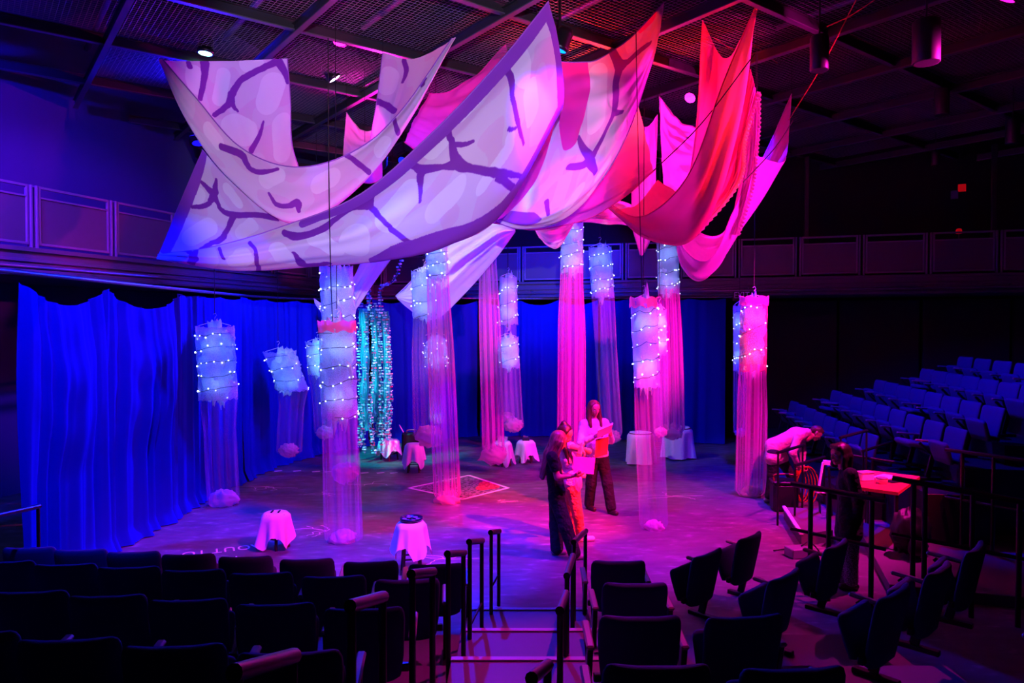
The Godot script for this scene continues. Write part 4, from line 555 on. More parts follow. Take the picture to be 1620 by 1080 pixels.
func build_ceiling() -> void:
	var A := Vector3(-0.601, 0, -0.799)
	var B := Vector3(0.799, 0, -0.601)
	var wa := 2.0      # bay between the beams that run along A
	var wb := 2.14
	var o := Vector3(0.3, 0, -9.04)
	o += A * ((Vector3(2.9, 0, -9.17) - o).dot(A))    # a crossing of both sets
	var n := 0
	for i in range(-6, 9):
		var e := clipped(o + B * wa * i + Vector3(0, 6.97, 0), A)
		if e:
			ibeam("steel grid beam running away to the left, %s of its set" % ORDS[n], e[0], e[1])
			n += 1
	n = 0
	for i in range(-5, 8):
		var e := clipped(o + A * wb * i + Vector3(0, 7.03, 0), B)
		if e:
			ibeam("steel grid beam running away to the right, %s of its set" % ORDS[n], e[0], e[1])
			n += 1
	# woven wire panels, one to each bay
	var s := st()
	for set_ in 2:
		var d := Vector3.RIGHT if set_ == 0 else Vector3.BACK
		var e := Vector3.BACK if set_ == 0 else Vector3.RIGHT
		var ld := wa if set_ == 0 else wb
		var le := wb if set_ == 0 else wa
		var m := 30
		for k in m:
			var c := e * (le * ((k + 0.5) / m - 0.5)) + Vector3(0, 0.004 * set_, 0)
			for r in 3:
				var p0 := (e * cos(TAU * r / 3) + Vector3.UP * sin(TAU * r / 3)) * 0.0025
				var p1 := (e * cos(TAU * (r + 1) / 3) + Vector3.UP * sin(TAU * (r + 1) / 3)) * 0.0025
				quad(s, c - d * ld / 2 + p0, c + d * ld / 2 + p0, c + d * ld / 2 + p1, c - d * ld / 2 + p1, p0 + p1)
	var mesh := commit(s)
	var g := thing("wire_grid", "woven steel wire panels of the tension grid over the stage", "wire mesh")
	var bb := Basis(B, Vector3.UP, -A)
	for i in range(-6, 9):
		for j in range(-5, 8):
			var c := o + B * wa * (i + 0.5) + A * wb * (j + 0.5) + Vector3(0, 7.13, 0)
			if inside(c + (A + B) * 1.1) and inside(c - (A + B) * 1.1) and inside(c + (A - B) * 1.1) and inside(c - (A - B) * 1.1):
				put("wire_panel", mesh, M.wire, g, Transform3D(bb, c))
	# pipes, ducts and cable above the grid
	for i in 6:
		s = st()
		var op := Vector3(-4.4 + i * 2.6, 8.1 + 0.2 * (i % 3), -9.0)
		tube(s, [op - A * 5, op + A * 6], 0.05, 8)
		metas(obj("overhead_pipe", s, M.pipe), "round steel pipe above the wire grid, %s from the left" % ORD[i], "pipe", "pipes above the grid")
	for k in [[Vector3(-3.516, 7.801, -11.5), Vector3(-5.191, 7.964, -14.5), 0.5], [Vector3(-4.548, 7.494, -11), Vector3(-5.829, 7.774, -13), 0.35]]:
		s = st()
		var up := Vector3(0, 1.5, 0)
		bar(s, k[0] + up, k[1] + up, k[2], 0.3, 0.03)
		metas(obj("air_duct", s, M.panel), "%s rectangular air duct above the upper left grid" % ("broad" if k[2] > 0.4 else "narrow"), "duct", "air ducts")
	# black cylinder house lights under the grid
	var cyl := [Vector3(3.941, 6.167, -9.4), Vector3(7.284, 6.465, -12.4), Vector3(8.902, 6.124, -13), Vector3(9.275, 6.4, -16), Vector3(5.085, 6.12, -9)]
	var words := ["nearest the orange rope", "below the hanging projector", "at the far right edge", "small, by the red sign", "fat, hung under the right grid"]
	for i in 5:
		var t := thing("hanging_can", "black cylindrical house light %s" % words[i], "house light", cyl[i], 0.0, "black cylinder house lights")
		var r := 0.115 if i < 4 else 0.16
		var h := 0.42 if i < 4 else 0.5
		if i == 3: r = 0.09; h = 0.3
		s = st()
		lathe(s, [[0.001, 0.0], [r * 0.8, 0.0], [r * 0.95, -0.0], [r, 0.01], [r, h], [r * 0.9, h + 0.02], [0.001, h + 0.02]], 18)
		obj("can", s, M.steel, t)
		s = st()
		tube(s, [Vector3(0, h, 0), Vector3(0, 7.12 - cyl[i].y, 0)], 0.012, 6)
		obj("stem", s, M.steel, t)
	# ropes
	var ropes := [
		["slack_cable", "slack dark cable looping under the grid above the upper left sheet", [Vector3(-2.371, 7.118, -11), Vector3(-2.125, 6.907, -11.2), Vector3(-1.946, 7.369, -11.4), Vector3(-1.701, 7.1, -11.6), Vector3(-1.179, 7.564, -11.4)], Color(0.10, 0.07, 0.08)],
		["slack_cable", "orange lit cable lying along the grid at upper right", [Vector3(3.034, 7.212, -11), Vector3(3.459, 7.136, -11.3), Vector3(3.8, 7.348, -11.6), Vector3(4.275, 7.122, -11.8)], Color(0.55, 0.22, 0.10)],
		["slack_cable", "grey cable drooping below the grid at far upper right", [Vector3(4.867, 7.07, -9.5), Vector3(5.944, 7.076, -10), Vector3(6.565, 7.272, -10.3), Vector3(6.868, 7.244, -10.8)], Color(0.30, 0.28, 0.30)],
		["orange_rope", "orange rope running up from the violet sheet peak to the grid", [Vector3(4.352, 6.128, -11.5), Vector3(4.312, 6.506, -10.2), Vector3(4.144, 6.838, -8.8)], Color(0.7, 0.25, 0.08)],
		["orange_rope", "short orange rope crossing the grid at upper right", [Vector3(4.291, 6.974, -10), Vector3(4.424, 6.95, -9.6), Vector3(4.578, 7.001, -9.2)], Color(0.7, 0.25, 0.08)],
		["guy_line", "thin dark line from the magenta knot up to the red peak", [Vector3(2.026, 5.114, -10.45), Vector3(2.592, 5.664, -10), Vector3(3.179, 6.458, -9.6)], Color(0.06, 0.04, 0.05)],
		["guy_line", "thin dark line from the ruffled hem up to the right", [Vector3(3.184, 4.874, -10.05), Vector3(3.732, 5.417, -10.4), Vector3(4.229, 5.987, -11)], Color(0.06, 0.04, 0.05)],
		["hanging_line", "thin black line dropping through the veined peak to a lit column", [Vector3(1.571, 6.673, -9.3), Vector3(1.661, 5.099, -9.6), Vector3(1.843, 3.337, -10.3)], Color(0.03, 0.03, 0.03)],
		["hanging_line", "thin black line crossing the front of the lowest sheet", [Vector3(-1.931, 5.918, -7.7), Vector3(-1.932, 4.664, -7.7), Vector3(-1.943, 3.542, -7.8), Vector3(-2.345, 2.957, -9.5)], Color(0.03, 0.03, 0.03)],
	]
	for r in ropes:
		s = st()
		tube(s, through(r[2], 10), 0.008 if r[0] != "hanging_line" else 0.006, 5)
		metas(obj(r[0], s, mk(r[3], 0.7)), r[1], "rope")

func ibeam(label: String, a: Vector3, b: Vector3) -> void:
	var t := thing("grid_beam", label, "beam", Vector3.ZERO, 0.0, "steel grid beams")
	var s := st()
	bar(s, a - Vector3.UP * 0.07, b - Vector3.UP * 0.07, 0.08, 0.014)
	obj("lower_flange", s, M.pipe, t)
	s = st()
	bar(s, a, b, 0.016, 0.13)
	obj("web", s, M.steel, t)
	s = st()
	bar(s, a + Vector3.UP * 0.07, b + Vector3.UP * 0.07, 0.08, 0.014)
	obj("upper_flange", s, M.steel, t)

# ---------------------------------------------------------------- drapes
# one cloth along a path: folds deepen downward; between its ties the top edge droops by "sag"
func drape(label: String, path: Array, top: float, ties: int, sag: float, folds: float, depth: float, seed_: int) -> void:
	var n := FastNoiseLite.new()
	n.seed = seed_
	n.frequency = 0.9
	var len := 0.0
	for i in 40: len += cr(path, (i + 1) / 40.0).distance_to(cr(path, i / 40.0))
	var nu := int(len * 34)
	var g := []
	var nv := 36
	for j in nv + 1:
		var t := float(j) / nv          # 0 at the floor
		var row := []
		for i in nu + 1:
			var u := float(i) / nu
			var p := cr(path, u)
			var d := (cr(path, minf(u + 0.01, 1)) - cr(path, maxf(u - 0.01, 0))).normalized()
			var nrm := Vector3(-d.z, 0, d.x)
			var f := u * ties
			var bay = f - floor(f)
			var droop = sag * 4.0 * bay * (1.0 - bay)
			var y = t * (top - droop)
			# fine gathers that swing toward the ties, and hanging swags between the ties
			var pull = (bay - 0.5) * sag * 0.9 * t * t
			var ph = (u * len + pull) * folds
			var w := n.get_noise_2d(u * len * 0.6, t * 0.06) * 2.2
			var k := 0.45 + 0.55 * (1.0 - t)
			var z = depth * k * (0.55 * sin(ph * TAU + w * 3.0) + 0.30 * sin(ph * TAU * 1.83 + w * 5.0 + 1.0) + 0.5 * sin(ph * TAU * 0.41 + w * 2.0))
			var hang = y + sag * 3.4 * (2.0 * bay - 1.0) * (2.0 * bay - 1.0) * -1.0
			z += sag * 0.05 * sin(hang * 9.0 + n.get_noise_2d(u * 3.0, 8.0)) * smoothstep(0.25, 0.7, t) * sin(PI * bay)
			z += sag * 0.5 * sin(PI * bay) * sin(PI * clampf((1.0 - t) * 1.6, 0, 1))
			if t < 0.05: z += 0.08 * (1.0 - t / 0.05)
			row.append(p + nrm * z + Vector3(0, y + 0.012, 0))
		g.append(row)
	var s := st()
	grid(s, g, false)
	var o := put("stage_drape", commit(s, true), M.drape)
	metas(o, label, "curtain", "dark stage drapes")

func build_curtains() -> void:
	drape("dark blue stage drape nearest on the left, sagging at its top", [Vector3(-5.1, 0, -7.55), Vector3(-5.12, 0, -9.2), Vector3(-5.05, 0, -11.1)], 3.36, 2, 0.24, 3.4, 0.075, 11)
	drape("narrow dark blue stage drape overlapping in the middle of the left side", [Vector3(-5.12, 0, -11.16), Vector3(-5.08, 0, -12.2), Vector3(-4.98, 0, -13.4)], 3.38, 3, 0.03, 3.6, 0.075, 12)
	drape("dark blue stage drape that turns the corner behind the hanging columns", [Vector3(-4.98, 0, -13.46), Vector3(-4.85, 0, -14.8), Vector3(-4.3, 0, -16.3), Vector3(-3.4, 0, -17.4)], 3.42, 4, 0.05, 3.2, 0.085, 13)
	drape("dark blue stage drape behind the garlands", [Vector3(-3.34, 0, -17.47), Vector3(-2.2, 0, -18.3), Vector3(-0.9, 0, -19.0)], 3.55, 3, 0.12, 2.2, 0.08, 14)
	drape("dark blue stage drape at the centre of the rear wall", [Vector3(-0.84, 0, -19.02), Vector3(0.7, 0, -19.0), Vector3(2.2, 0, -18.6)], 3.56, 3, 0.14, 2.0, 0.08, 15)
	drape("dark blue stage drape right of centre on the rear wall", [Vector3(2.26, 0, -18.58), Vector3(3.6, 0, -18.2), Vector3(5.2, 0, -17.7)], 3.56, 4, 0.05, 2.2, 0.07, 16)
	# the track that carries them
	var s := st()
	tube(s, through([Vector3(-5.1, 3.45, -7.2), Vector3(-5.05, 3.45, -11.0), Vector3(-4.95, 3.47, -14.5), Vector3(-4.2, 3.5, -16.5), Vector3(-2.2, 3.6, -18.3), Vector3(0.6, 3.6, -19.0), Vector3(5.4, 3.6, -17.6)], 40), 0.025, 8)
	metas(obj("drape_track", s, M.pipe), "curved steel pipe carrying the stage drapes", "pipe")
# ---------------------------------------------------------------- fabric canopy
func stroke(im: Image, p: Array, c: Color) -> void:
	var w := im.get_width()
	var h := im.get_height()
	var n := p.size() / 4
	for i in maxi(n - 1, 1):
		var k := i * 4
		var k2: int = mini(i + 1, n - 1) * 4
		var a := Vector4(p[k] * w, p[k + 1] * h, p[k + 2] * w * 1.2, p[k + 3] * h * 1.2)
		var b := Vector4(p[k2] * w, p[k2 + 1] * h, p[k2 + 2] * w * 1.2, p[k2 + 3] * h * 1.2)
		if absf(a.x - b.x) > w * 0.25 or absf(a.y - b.y) > h * 0.3: continue
		var steps := int(ceil(Vector2(a.x - b.x, a.y - b.y).length() / maxf(1.0, minf(a.z, a.w) * 0.4))) + 1
		for s in steps + 1:
			var q := a.lerp(b, float(s) / steps)
			var rx := maxf(q.z, 1.0)
			var ry := maxf(q.w, 1.0)
			for y in range(maxi(0, int(q.y - ry)), mini(h, int(q.y + ry) + 1)):
				var dy := (y - q.y) / ry
				var half := rx * sqrt(maxf(0.0, 1.0 - dy * dy))
				var x0 := clampi(int(q.x - half), 0, w)
				var x1 := clampi(int(q.x + half) + 1, 0, w)
				if x1 > x0: im.fill_rect(Rect2i(x0, y, x1 - x0, 1), c)

func sheet_mat(d: Dictionary, k: int) -> StandardMaterial3D:
	var m := mk(Color.WHITE if d.strokes else d.tint, 0.75)
	m.backlight_enabled = true
	m.backlight = Color(0.55, 0.55, 0.55)
	if d.strokes:  # projector picture painted into the cloth colour: veins, pale blobs, unlit margins
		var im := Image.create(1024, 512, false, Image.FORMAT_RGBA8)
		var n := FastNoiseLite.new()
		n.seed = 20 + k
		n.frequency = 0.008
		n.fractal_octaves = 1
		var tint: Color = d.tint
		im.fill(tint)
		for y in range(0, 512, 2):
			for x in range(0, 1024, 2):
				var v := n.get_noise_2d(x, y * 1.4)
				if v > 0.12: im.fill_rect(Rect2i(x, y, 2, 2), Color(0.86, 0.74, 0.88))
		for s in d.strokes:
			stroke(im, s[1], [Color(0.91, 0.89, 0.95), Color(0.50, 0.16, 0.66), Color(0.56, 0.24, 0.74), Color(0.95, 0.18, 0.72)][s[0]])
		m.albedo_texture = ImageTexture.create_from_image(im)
		# weave
		m.heightmap_enabled = false
	return m

func build_sheets() -> void:
	for k in SHEETS.size():
		var d: Dictionary = SHEETS[k]
		var rows := []
		for r in d.rows:
			var a := []
			for i in r.size() / 3: a.append(Vector3(r[i * 3], r[i * 3 + 1], r[i * 3 + 2]))
			rows.append(a)
		var big: bool = d.strokes.size() > 0
		var nu := 84 if big else 44
		var nv := 48 if big else 26
		var fine := rows.map(func(a): return through(a, nu))
		var g := []
		for j in nv + 1:
			var row := []
			for i in nu + 1:
				row.append(cr(fine.map(func(a): return a[i]), float(j) / nv))
			g.append(row)
		# soft folds that run along the pull of the cloth and die out at its hems
		var n := FastNoiseLite.new()
		n.seed = 40 + k
		n.frequency = 1.0
		n.fractal_octaves = 2
		var h := []
		for j in nv + 1:
			var row := []
			for i in nu + 1:
				var a: Vector3 = g[j][mini(i + 1, nu)] - g[j][maxi(i - 1, 0)]
				var b: Vector3 = g[mini(j + 1, nv)][i] - g[maxi(j - 1, 0)][i]
				var nrm := a.cross(b)
				nrm = nrm.normalized() if nrm.length() > 1e-7 else Vector3.UP
				var u := float(i) / nu
				var v := float(j) / nv
				var w := pow(sin(PI * clampf(u, 0.02, 0.98)), 0.5)
				var q := n.get_noise_2d(u * 1.6 + v * 0.6, v * 7.0) + 0.2 * n.get_noise_2d(u * 3.0, v * 14.0)
				row.append(g[j][i] + nrm * d.fold * q * w * 1.6)
			h.append(row)
		var s := st()
		grid(s, h, false)
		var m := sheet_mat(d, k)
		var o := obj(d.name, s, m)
		metas(o, d.label, "fabric sheet", "canopy sheets")
		# rolled hems along the two long edges
		for e in [0, nv]:
			s = st()
			var pts := []
			for i in range(0, nu + 1, 2): pts.append(h[e][i])
			tube(s, pts, 0.009, 5)
			obj("hem", s, hem_mat(d), o)
		# tie lines from the two highest corners up to the grid
		var corners := [h[0][0], h[0][nu], h[nv][0], h[nv][nu]]
		corners.sort_custom(func(a, b): return a.y > b.y)
		for q in 2:
			s = st()
			tube(s, [corners[q], Vector3(corners[q].x, 7.12, corners[q].z)], 0.004, 5)
			obj("tie_line", s, M.cord, o)
		if d.label.contains("ruffled"):
			s = st()
			var rows2 := [[], [], []]
			for i in 121:
				var p: Vector3 = cr(h[nv], i / 120.0)
				var wv := 0.011 * sin(i * 1.9)
				rows2[0].append(p)
				rows2[1].append(p + Vector3(0.022 + wv, -0.01, 0.02 + wv))
				rows2[2].append(p + Vector3(0.045 - wv, -0.015, 0.03 - 1.5 * wv))
			grid(s, rows2, false)
			obj("ruffle", s, M.cloth, o)

var hem_cache := {}
func hem_mat(d: Dictionary) -> StandardMaterial3D:
	var c: Color = Color(0.60, 0.36, 0.76) if d.strokes else d.tint
	if not hem_cache.has(c): hem_cache[c] = mk(c, 0.8)
	return hem_cache[c]
# ---------------------------------------------------------------- sheer hanging columns with fairy lights
func crumple(s: SurfaceTool, c: Vector3, r: Vector3, k: float, seed_: int, n := 22, m := 14) -> void:
	var no := FastNoiseLite.new()
	no.seed = seed_
	no.frequency = 1.0
	var g := []
	for j in m + 1:
		var a := PI * j / m - PI / 2
		var ring := []
		for i in n:
			var b := TAU * i / n
			var d := Vector3(cos(a) * cos(b), sin(a), cos(a) * sin(b))
			var q := 1.0 + k * no.get_noise_3d(d.x * 2.6, d.y * 2.6, d.z * 2.6) + k * 0.6 * no.get_noise_3d(d.x * 6, d.y * 14, d.z * 6)
			ring.append(c + d * r * q)
		g.append(ring)
	grid(s, g, true)

# top, foot: ends of the column; w: width of the sleeve; cut: share of the length that is sleeve; wf: width of the sheer below
func column(label: String, top: Vector3, foot: Vector3, w: float, cut: float, wf: float, o := {}) -> void:
	var t := thing("sheer_column", label, "hanging column", Vector3(top.x, top.y, top.z), 0.0, "sheer columns with fairy lights")
	var sd: int = used["sheer_column"] * 13
	var no := FastNoiseLite.new()
	no.seed = sd
	no.frequency = 1.0
	var L := foot - top
	var flat: float = o.get("flat", 0.62)
	var turn: float = o.get("turn", 0.2 * sin(sd * 1.7))
	var lean: Vector3 = o.get("lean", Vector3.ZERO)     # how far the sleeve's foot is pushed sideways
	var by := Basis(Vector3.UP, turn)
	var sl := L * cut + lean
	# wire hanger with a hook
	var s := st()
	tube(s, [by * Vector3(-w * 0.42, 0.0, 0), by * Vector3(0, 0.075, 0), by * Vector3(w * 0.42, 0.0, 0)], 0.006, 5)
	tube(s, [Vector3(0, 0.07, 0), Vector3(0, 0.13, 0), Vector3(0.03, 0.17, 0), Vector3(0.01, 0.2, 0), Vector3(-0.025, 0.185, 0)], 0.005, 5)
	obj("hanger", s, M.white, t)
	s = st()
	tube(s, [Vector3(0, 0.19, 0), Vector3(0, 6.9 - top.y, 0)], 0.005, 5)
	obj("cord", s, M.cord, t)
	# lace sleeve
	var g := []
	var rows := 18
	for j in rows + 1:
		var v := float(j) / rows
		var ring := []
		for i in 44:
			var a := TAU * i / 44
			var q := 1.0 + 0.09 * no.get_noise_3d(cos(a) * 2.2, v * 6, sin(a) * 2.2) + 0.06 * no.get_noise_3d(cos(a) * 6, v * 18, sin(a) * 6)
			var hem := 0.0
			if j == 0: hem = 0.035 * no.get_noise_2d(cos(a) * 5, sin(a) * 5) - 0.03 * absf(sin(a))
			if j == rows: hem = 0.06 * no.get_noise_2d(cos(a) * 3 + 9, sin(a) * 3)
			var ww := lerpf(w, o.get("w2", w), v)
			if o.get("dome", false): ww *= pow(clampf(v * 2.2 + 0.05, 0, 1), 0.45)
			ring.append(sl * v + by * Vector3(cos(a) * ww * 0.5 * q, hem, sin(a) * ww * 0.5 * flat * q))
		g.append(ring)
	s = st()
	grid(s, g, true, Vector2(3, 3.0 * sl.length() / (w * 2.6)))
	obj("lace_sleeve", s, o.get("lace", M.lace), t)
	# crumpled net stuffed inside
	s = st()
	crumple(s, sl * 0.5, Vector3(w * 0.42, sl.length() * 0.50, w * 0.42 * flat), 0.55, sd + 5, 26, 26)
	obj("net_filling", s, M.lace_soft, t)
	if o.has("trim"):
		s = st()
		var gt := []
		for j in 4:
			var ring := []
			for i in 44:
				var a := TAU * i / 44
				var q := 1.05 + 0.05 * sin(a * 9 + j)
				ring.append(Vector3(0, 0.03 - j * 0.045, 0) + by * Vector3(cos(a) * w * 0.5 * q, 0.018 * sin(a * 7), sin(a) * w * 0.5 * flat * q))
			gt.append(ring)
		grid(s, gt, true)
		obj("pink_trim", s, o.trim, t)
	# sheer net from the sleeve down, gathered in pleats
	g = []
	var y0: float = o.get("from", cut * 0.9)
	for j in 15:
		var v := j / 14.0
		var f := lerpf(y0, 1.0, v)
		var c := L * f + lean * (1.0 - v)
		var ww := lerpf(w * 0.98, wf, smoothstep(0, 0.35, v))
		ww *= 1.0 - 0.55 * smoothstep(0.93, 1.0, v)
		var ring := []
		for i in 66:
			var a := TAU * i / 66
			var q := 1.0 + (0.05 + 0.06 * v) * sin(a * 11 + sd) + 0.08 * no.get_noise_3d(cos(a) * 3, v * 1.2, sin(a) * 3)
			ring.append(c + by * Vector3(cos(a) * ww * 0.5 * q, 0, sin(a) * ww * 0.5 * flat * q))
		g.append(ring)
	s = st()
	grid(s, g, true, Vector2(o.get("tiles", 1.0), 1.0))
	obj("sheer_net", s, o.get("net", M.tulle), t)
	# bunched foot
	var pf: float = o.get("pouf", wf * 0.40)
	if pf > 0:
		s = st()
		crumple(s, L + Vector3(0, pf * 0.7, 0), Vector3(pf, pf * 0.75, pf * 0.9), 0.45, sd + 2)
		obj("bunched_foot", s, M.net_ball, t)
	# string of fairy lights wound round the sleeve
	s = st()
	var sb := st()
	var turns: float = o.get("turns", maxf(2.0, round(sl.length() / 0.2)))
	var pts := []
	var N := int(turns * 16)
	for i in N + 1:
		var v := float(i) / N
		var a := v * turns * TAU + sd
		var r := w * 0.5 * (1.04 + 0.05 * no.get_noise_2d(i * 0.6, 4.0))
		var vv := clampf(v + 0.075 * no.get_noise_2d(i * 0.23, 9.0), 0.02, 1.0)
		var ww := lerpf(1.0, o.get("w2", w) / w, vv)
		pts.append(sl * lerpf(0.08, 1.0, vv) + by * Vector3(cos(a) * r * ww, 0, sin(a) * r * flat * ww))
	tube(s, pts, 0.004, 4)
	var wire := obj("light_wire", s, M.cord, t)
	for i in range(1, N):
		if no.get_noise_2d(i * 11.3, 40.0) > 0.05: continue
		var c: Vector3 = pts[i] + Vector3(no.get_noise_2d(i * 3, 1), 1.6 * no.get_noise_2d(i * 3, 2), no.get_noise_2d(i * 3, 3)) * 0.055
		ball(sb, c, Vector3.ONE * o.get("bulb", 0.013) * (0.95 + 0.7 * no.get_noise_2d(i * 5, 7)), 5, 3)
	var bulbs := obj("light_bulbs", sb, M.bulb, wire)
	bulbs.set_meta("kind", "stuff")
	for q in [0.27, 0.75]:
		var l := OmniLight3D.new()
		l.name = "glow"
		t.add_child(l, true)
		l.position = sl * q
		l.light_color = Color(0.50, 0.70, 1.0)
		l.light_energy = o.get("glow", 0.04)
		l.light_size = 0.1
		l.omni_range = 40.0
		l.omni_attenuation = 2.0
		l.shadow_enabled = true

func build_columns() -> void:
	M.lace_soft = mk(Color(0.76, 0.86, 0.98), 0.8)
	M.lace_soft.backlight_enabled = true
	M.lace_soft.backlight = Color(1, 1, 1)
	M.lace_red_lit = M.lace.duplicate()
	M.lace_red_lit.albedo_color = Color(1.0, 0.45, 0.50)  # red stage light on this sleeve is put into the lace colour
	var nb := mk(Color(0.90, 0.62, 0.80, 0.6), 0.8)
	nb.transparency = BaseMaterial3D.TRANSPARENCY_ALPHA
	nb.backlight_enabled = true
	nb.backlight = Color(0.8, 0.8, 0.8)
	M.net_ball = nb
	var trim := mk(Color(0.98, 0.15, 0.50), 0.8)
	trim.backlight_enabled = true
	trim.backlight = Color(0.8, 0.8, 0.8)
	column("sheer column with a square lit sleeve, nearest the left drape", Vector3(-4.781, 2.899, -11.7), Vector3(-4.664, -0.077, -11.7), 0.58, 0.40, 0.46, {"pouf": 0.22, "turns": 5, "turn": 0.3, "net": M.tulle_thin})
	column("short sheer column with a slanting lit sleeve, second from the left", Vector3(-4.507, 2.4, -14), Vector3(-4.313, 0.37, -14), 0.58, 0.37, 0.46, {"lean": Vector3(0.22, 0, 0), "turns": 3, "pouf": 0.17, "net": M.tulle_thin})
	column("narrow sheer column half hidden behind the pink topped column", Vector3(-4.072, 2.568, -15.2), Vector3(-3.925, 0.539, -15.2), 0.50, 0.34, 0.40, {"turns": 3, "pouf": 0.17})
	column("tall front sheer column with a pink top and a long lit sleeve, left of centre", Vector3(-2.336, 2.925, -9.7), Vector3(-2.267, -0.08, -9.7), 0.47, 0.42, 0.47, {"trim": trim, "turns": 5, "bulb": 0.011, "pouf": 0.17, "net": M.tulle})
	column("sheer column hung high behind the pink topped column", Vector3(-2.702, 3.822, -11.2), Vector3(-2.583, 0.483, -11.2), 0.52, 0.40, 0.42, {"pouf": 0.2, "turns": 5})
	column("sheer column with a bunched lit sleeve before the white swag", Vector3(-1.568, 3.88, -13), Vector3(-1.475, 0.744, -13), 0.46, 0.27, 0.52, {"pouf": 0.24, "turns": 3})
	column("long violet sheer column in front of the white swag", Vector3(-1.238, 4.24, -11.9), Vector3(-1.061, -0.127, -11.9), 0.36, 0.13, 0.42, {"pouf": 0.21, "turns": 3, "tiles": 1.0, "net": M.tulle_dense})
	column("domed short sheer column glowing inside the violet column", Vector3(-1.705, 2.687, -16.2), Vector3(-1.667, 0.71, -16.2), 0.52, 0.36, 0.34, {"dome": true, "turns": 4, "pouf": 0.15})
	column("tall magenta sheer column left of centre", Vector3(-0.496, 4.795, -14.3), Vector3(-0.362, 0.178, -14.3), 0.35, 0.12, 0.42, {"pouf": 0.25, "turns": 3, "net": M.tulle_dense})
	column("sheer column with a bright lace sleeve on a white hook", Vector3(-0.089, 4.049, -17), Vector3(-0.104, 0.631, -17), 0.40, 0.33, 0.40, {"turns": 3, "w2": 0.48, "pouf": 0.16})
	column("sheer column with a heart shaped lace filling below the white hook", Vector3(-0.1, 2.656, -16.4), Vector3(0.029, 0.511, -16.4), 0.48, 0.33, 0.46, {"turns": 2, "pouf": 0.2})
	column("tall magenta sheer column behind the three people", Vector3(1.153, 4.9, -14), Vector3(1.136, 0.37, -14), 0.44, 0.22, 0.52, {"turns": 4, "net": M.tulle_dense, "pouf": 0.2})
	column("blue sheer column with a lit sleeve right of the magenta one", Vector3(1.869, 4.579, -15.5), Vector3(2.137, 0.398, -15.5), 0.48, 0.26, 0.44, {"turns": 4, "pouf": 0.18})
	column("front sheer column with a pink shoulder and long lit sleeve, right of the people", Vector3(1.861, 3.266, -10.3), Vector3(2.027, -0.083, -10.3), 0.38, 0.37, 0.40, {"trim": trim, "turns": 5, "pouf": 0.14, "bulb": 0.011, "net": M.tulle_thin})
	column("magenta sheer column rising under the red loop", Vector3(3.093, 4.596, -14.5), Vector3(3.213, 0.635, -14.5), 0.42, 0.27, 0.46, {"turns": 4, "net": M.tulle_dense, "pouf": 0.2})
	column("small lit sleeve peeking out right of the pink shouldered column", Vector3(2.47, 3.185, -12.2), Vector3(2.511, 1.037, -12.2), 0.24, 0.36, 0.24, {"turns": 3, "pouf": 0.1})
	column("red topped sheer column, red light tinted into its sleeve, at the far right of the stage", Vector3(4.092, 3.358, -12.3), Vector3(4.053, -0.067, -12.3), 0.44, 0.36, 0.48, {"lace": M.lace_red_lit, "trim": trim, "turns": 3, "net": M.tulle_dense, "pouf": 0.16, "glow": 0.012})
	column("slim blue lit column just behind the red topped one", Vector3(4.441, 3.306, -14.2), Vector3(4.471, 0.732, -14.2), 0.26, 0.50, 0.26, {"turns": 4, "pouf": 0.1})

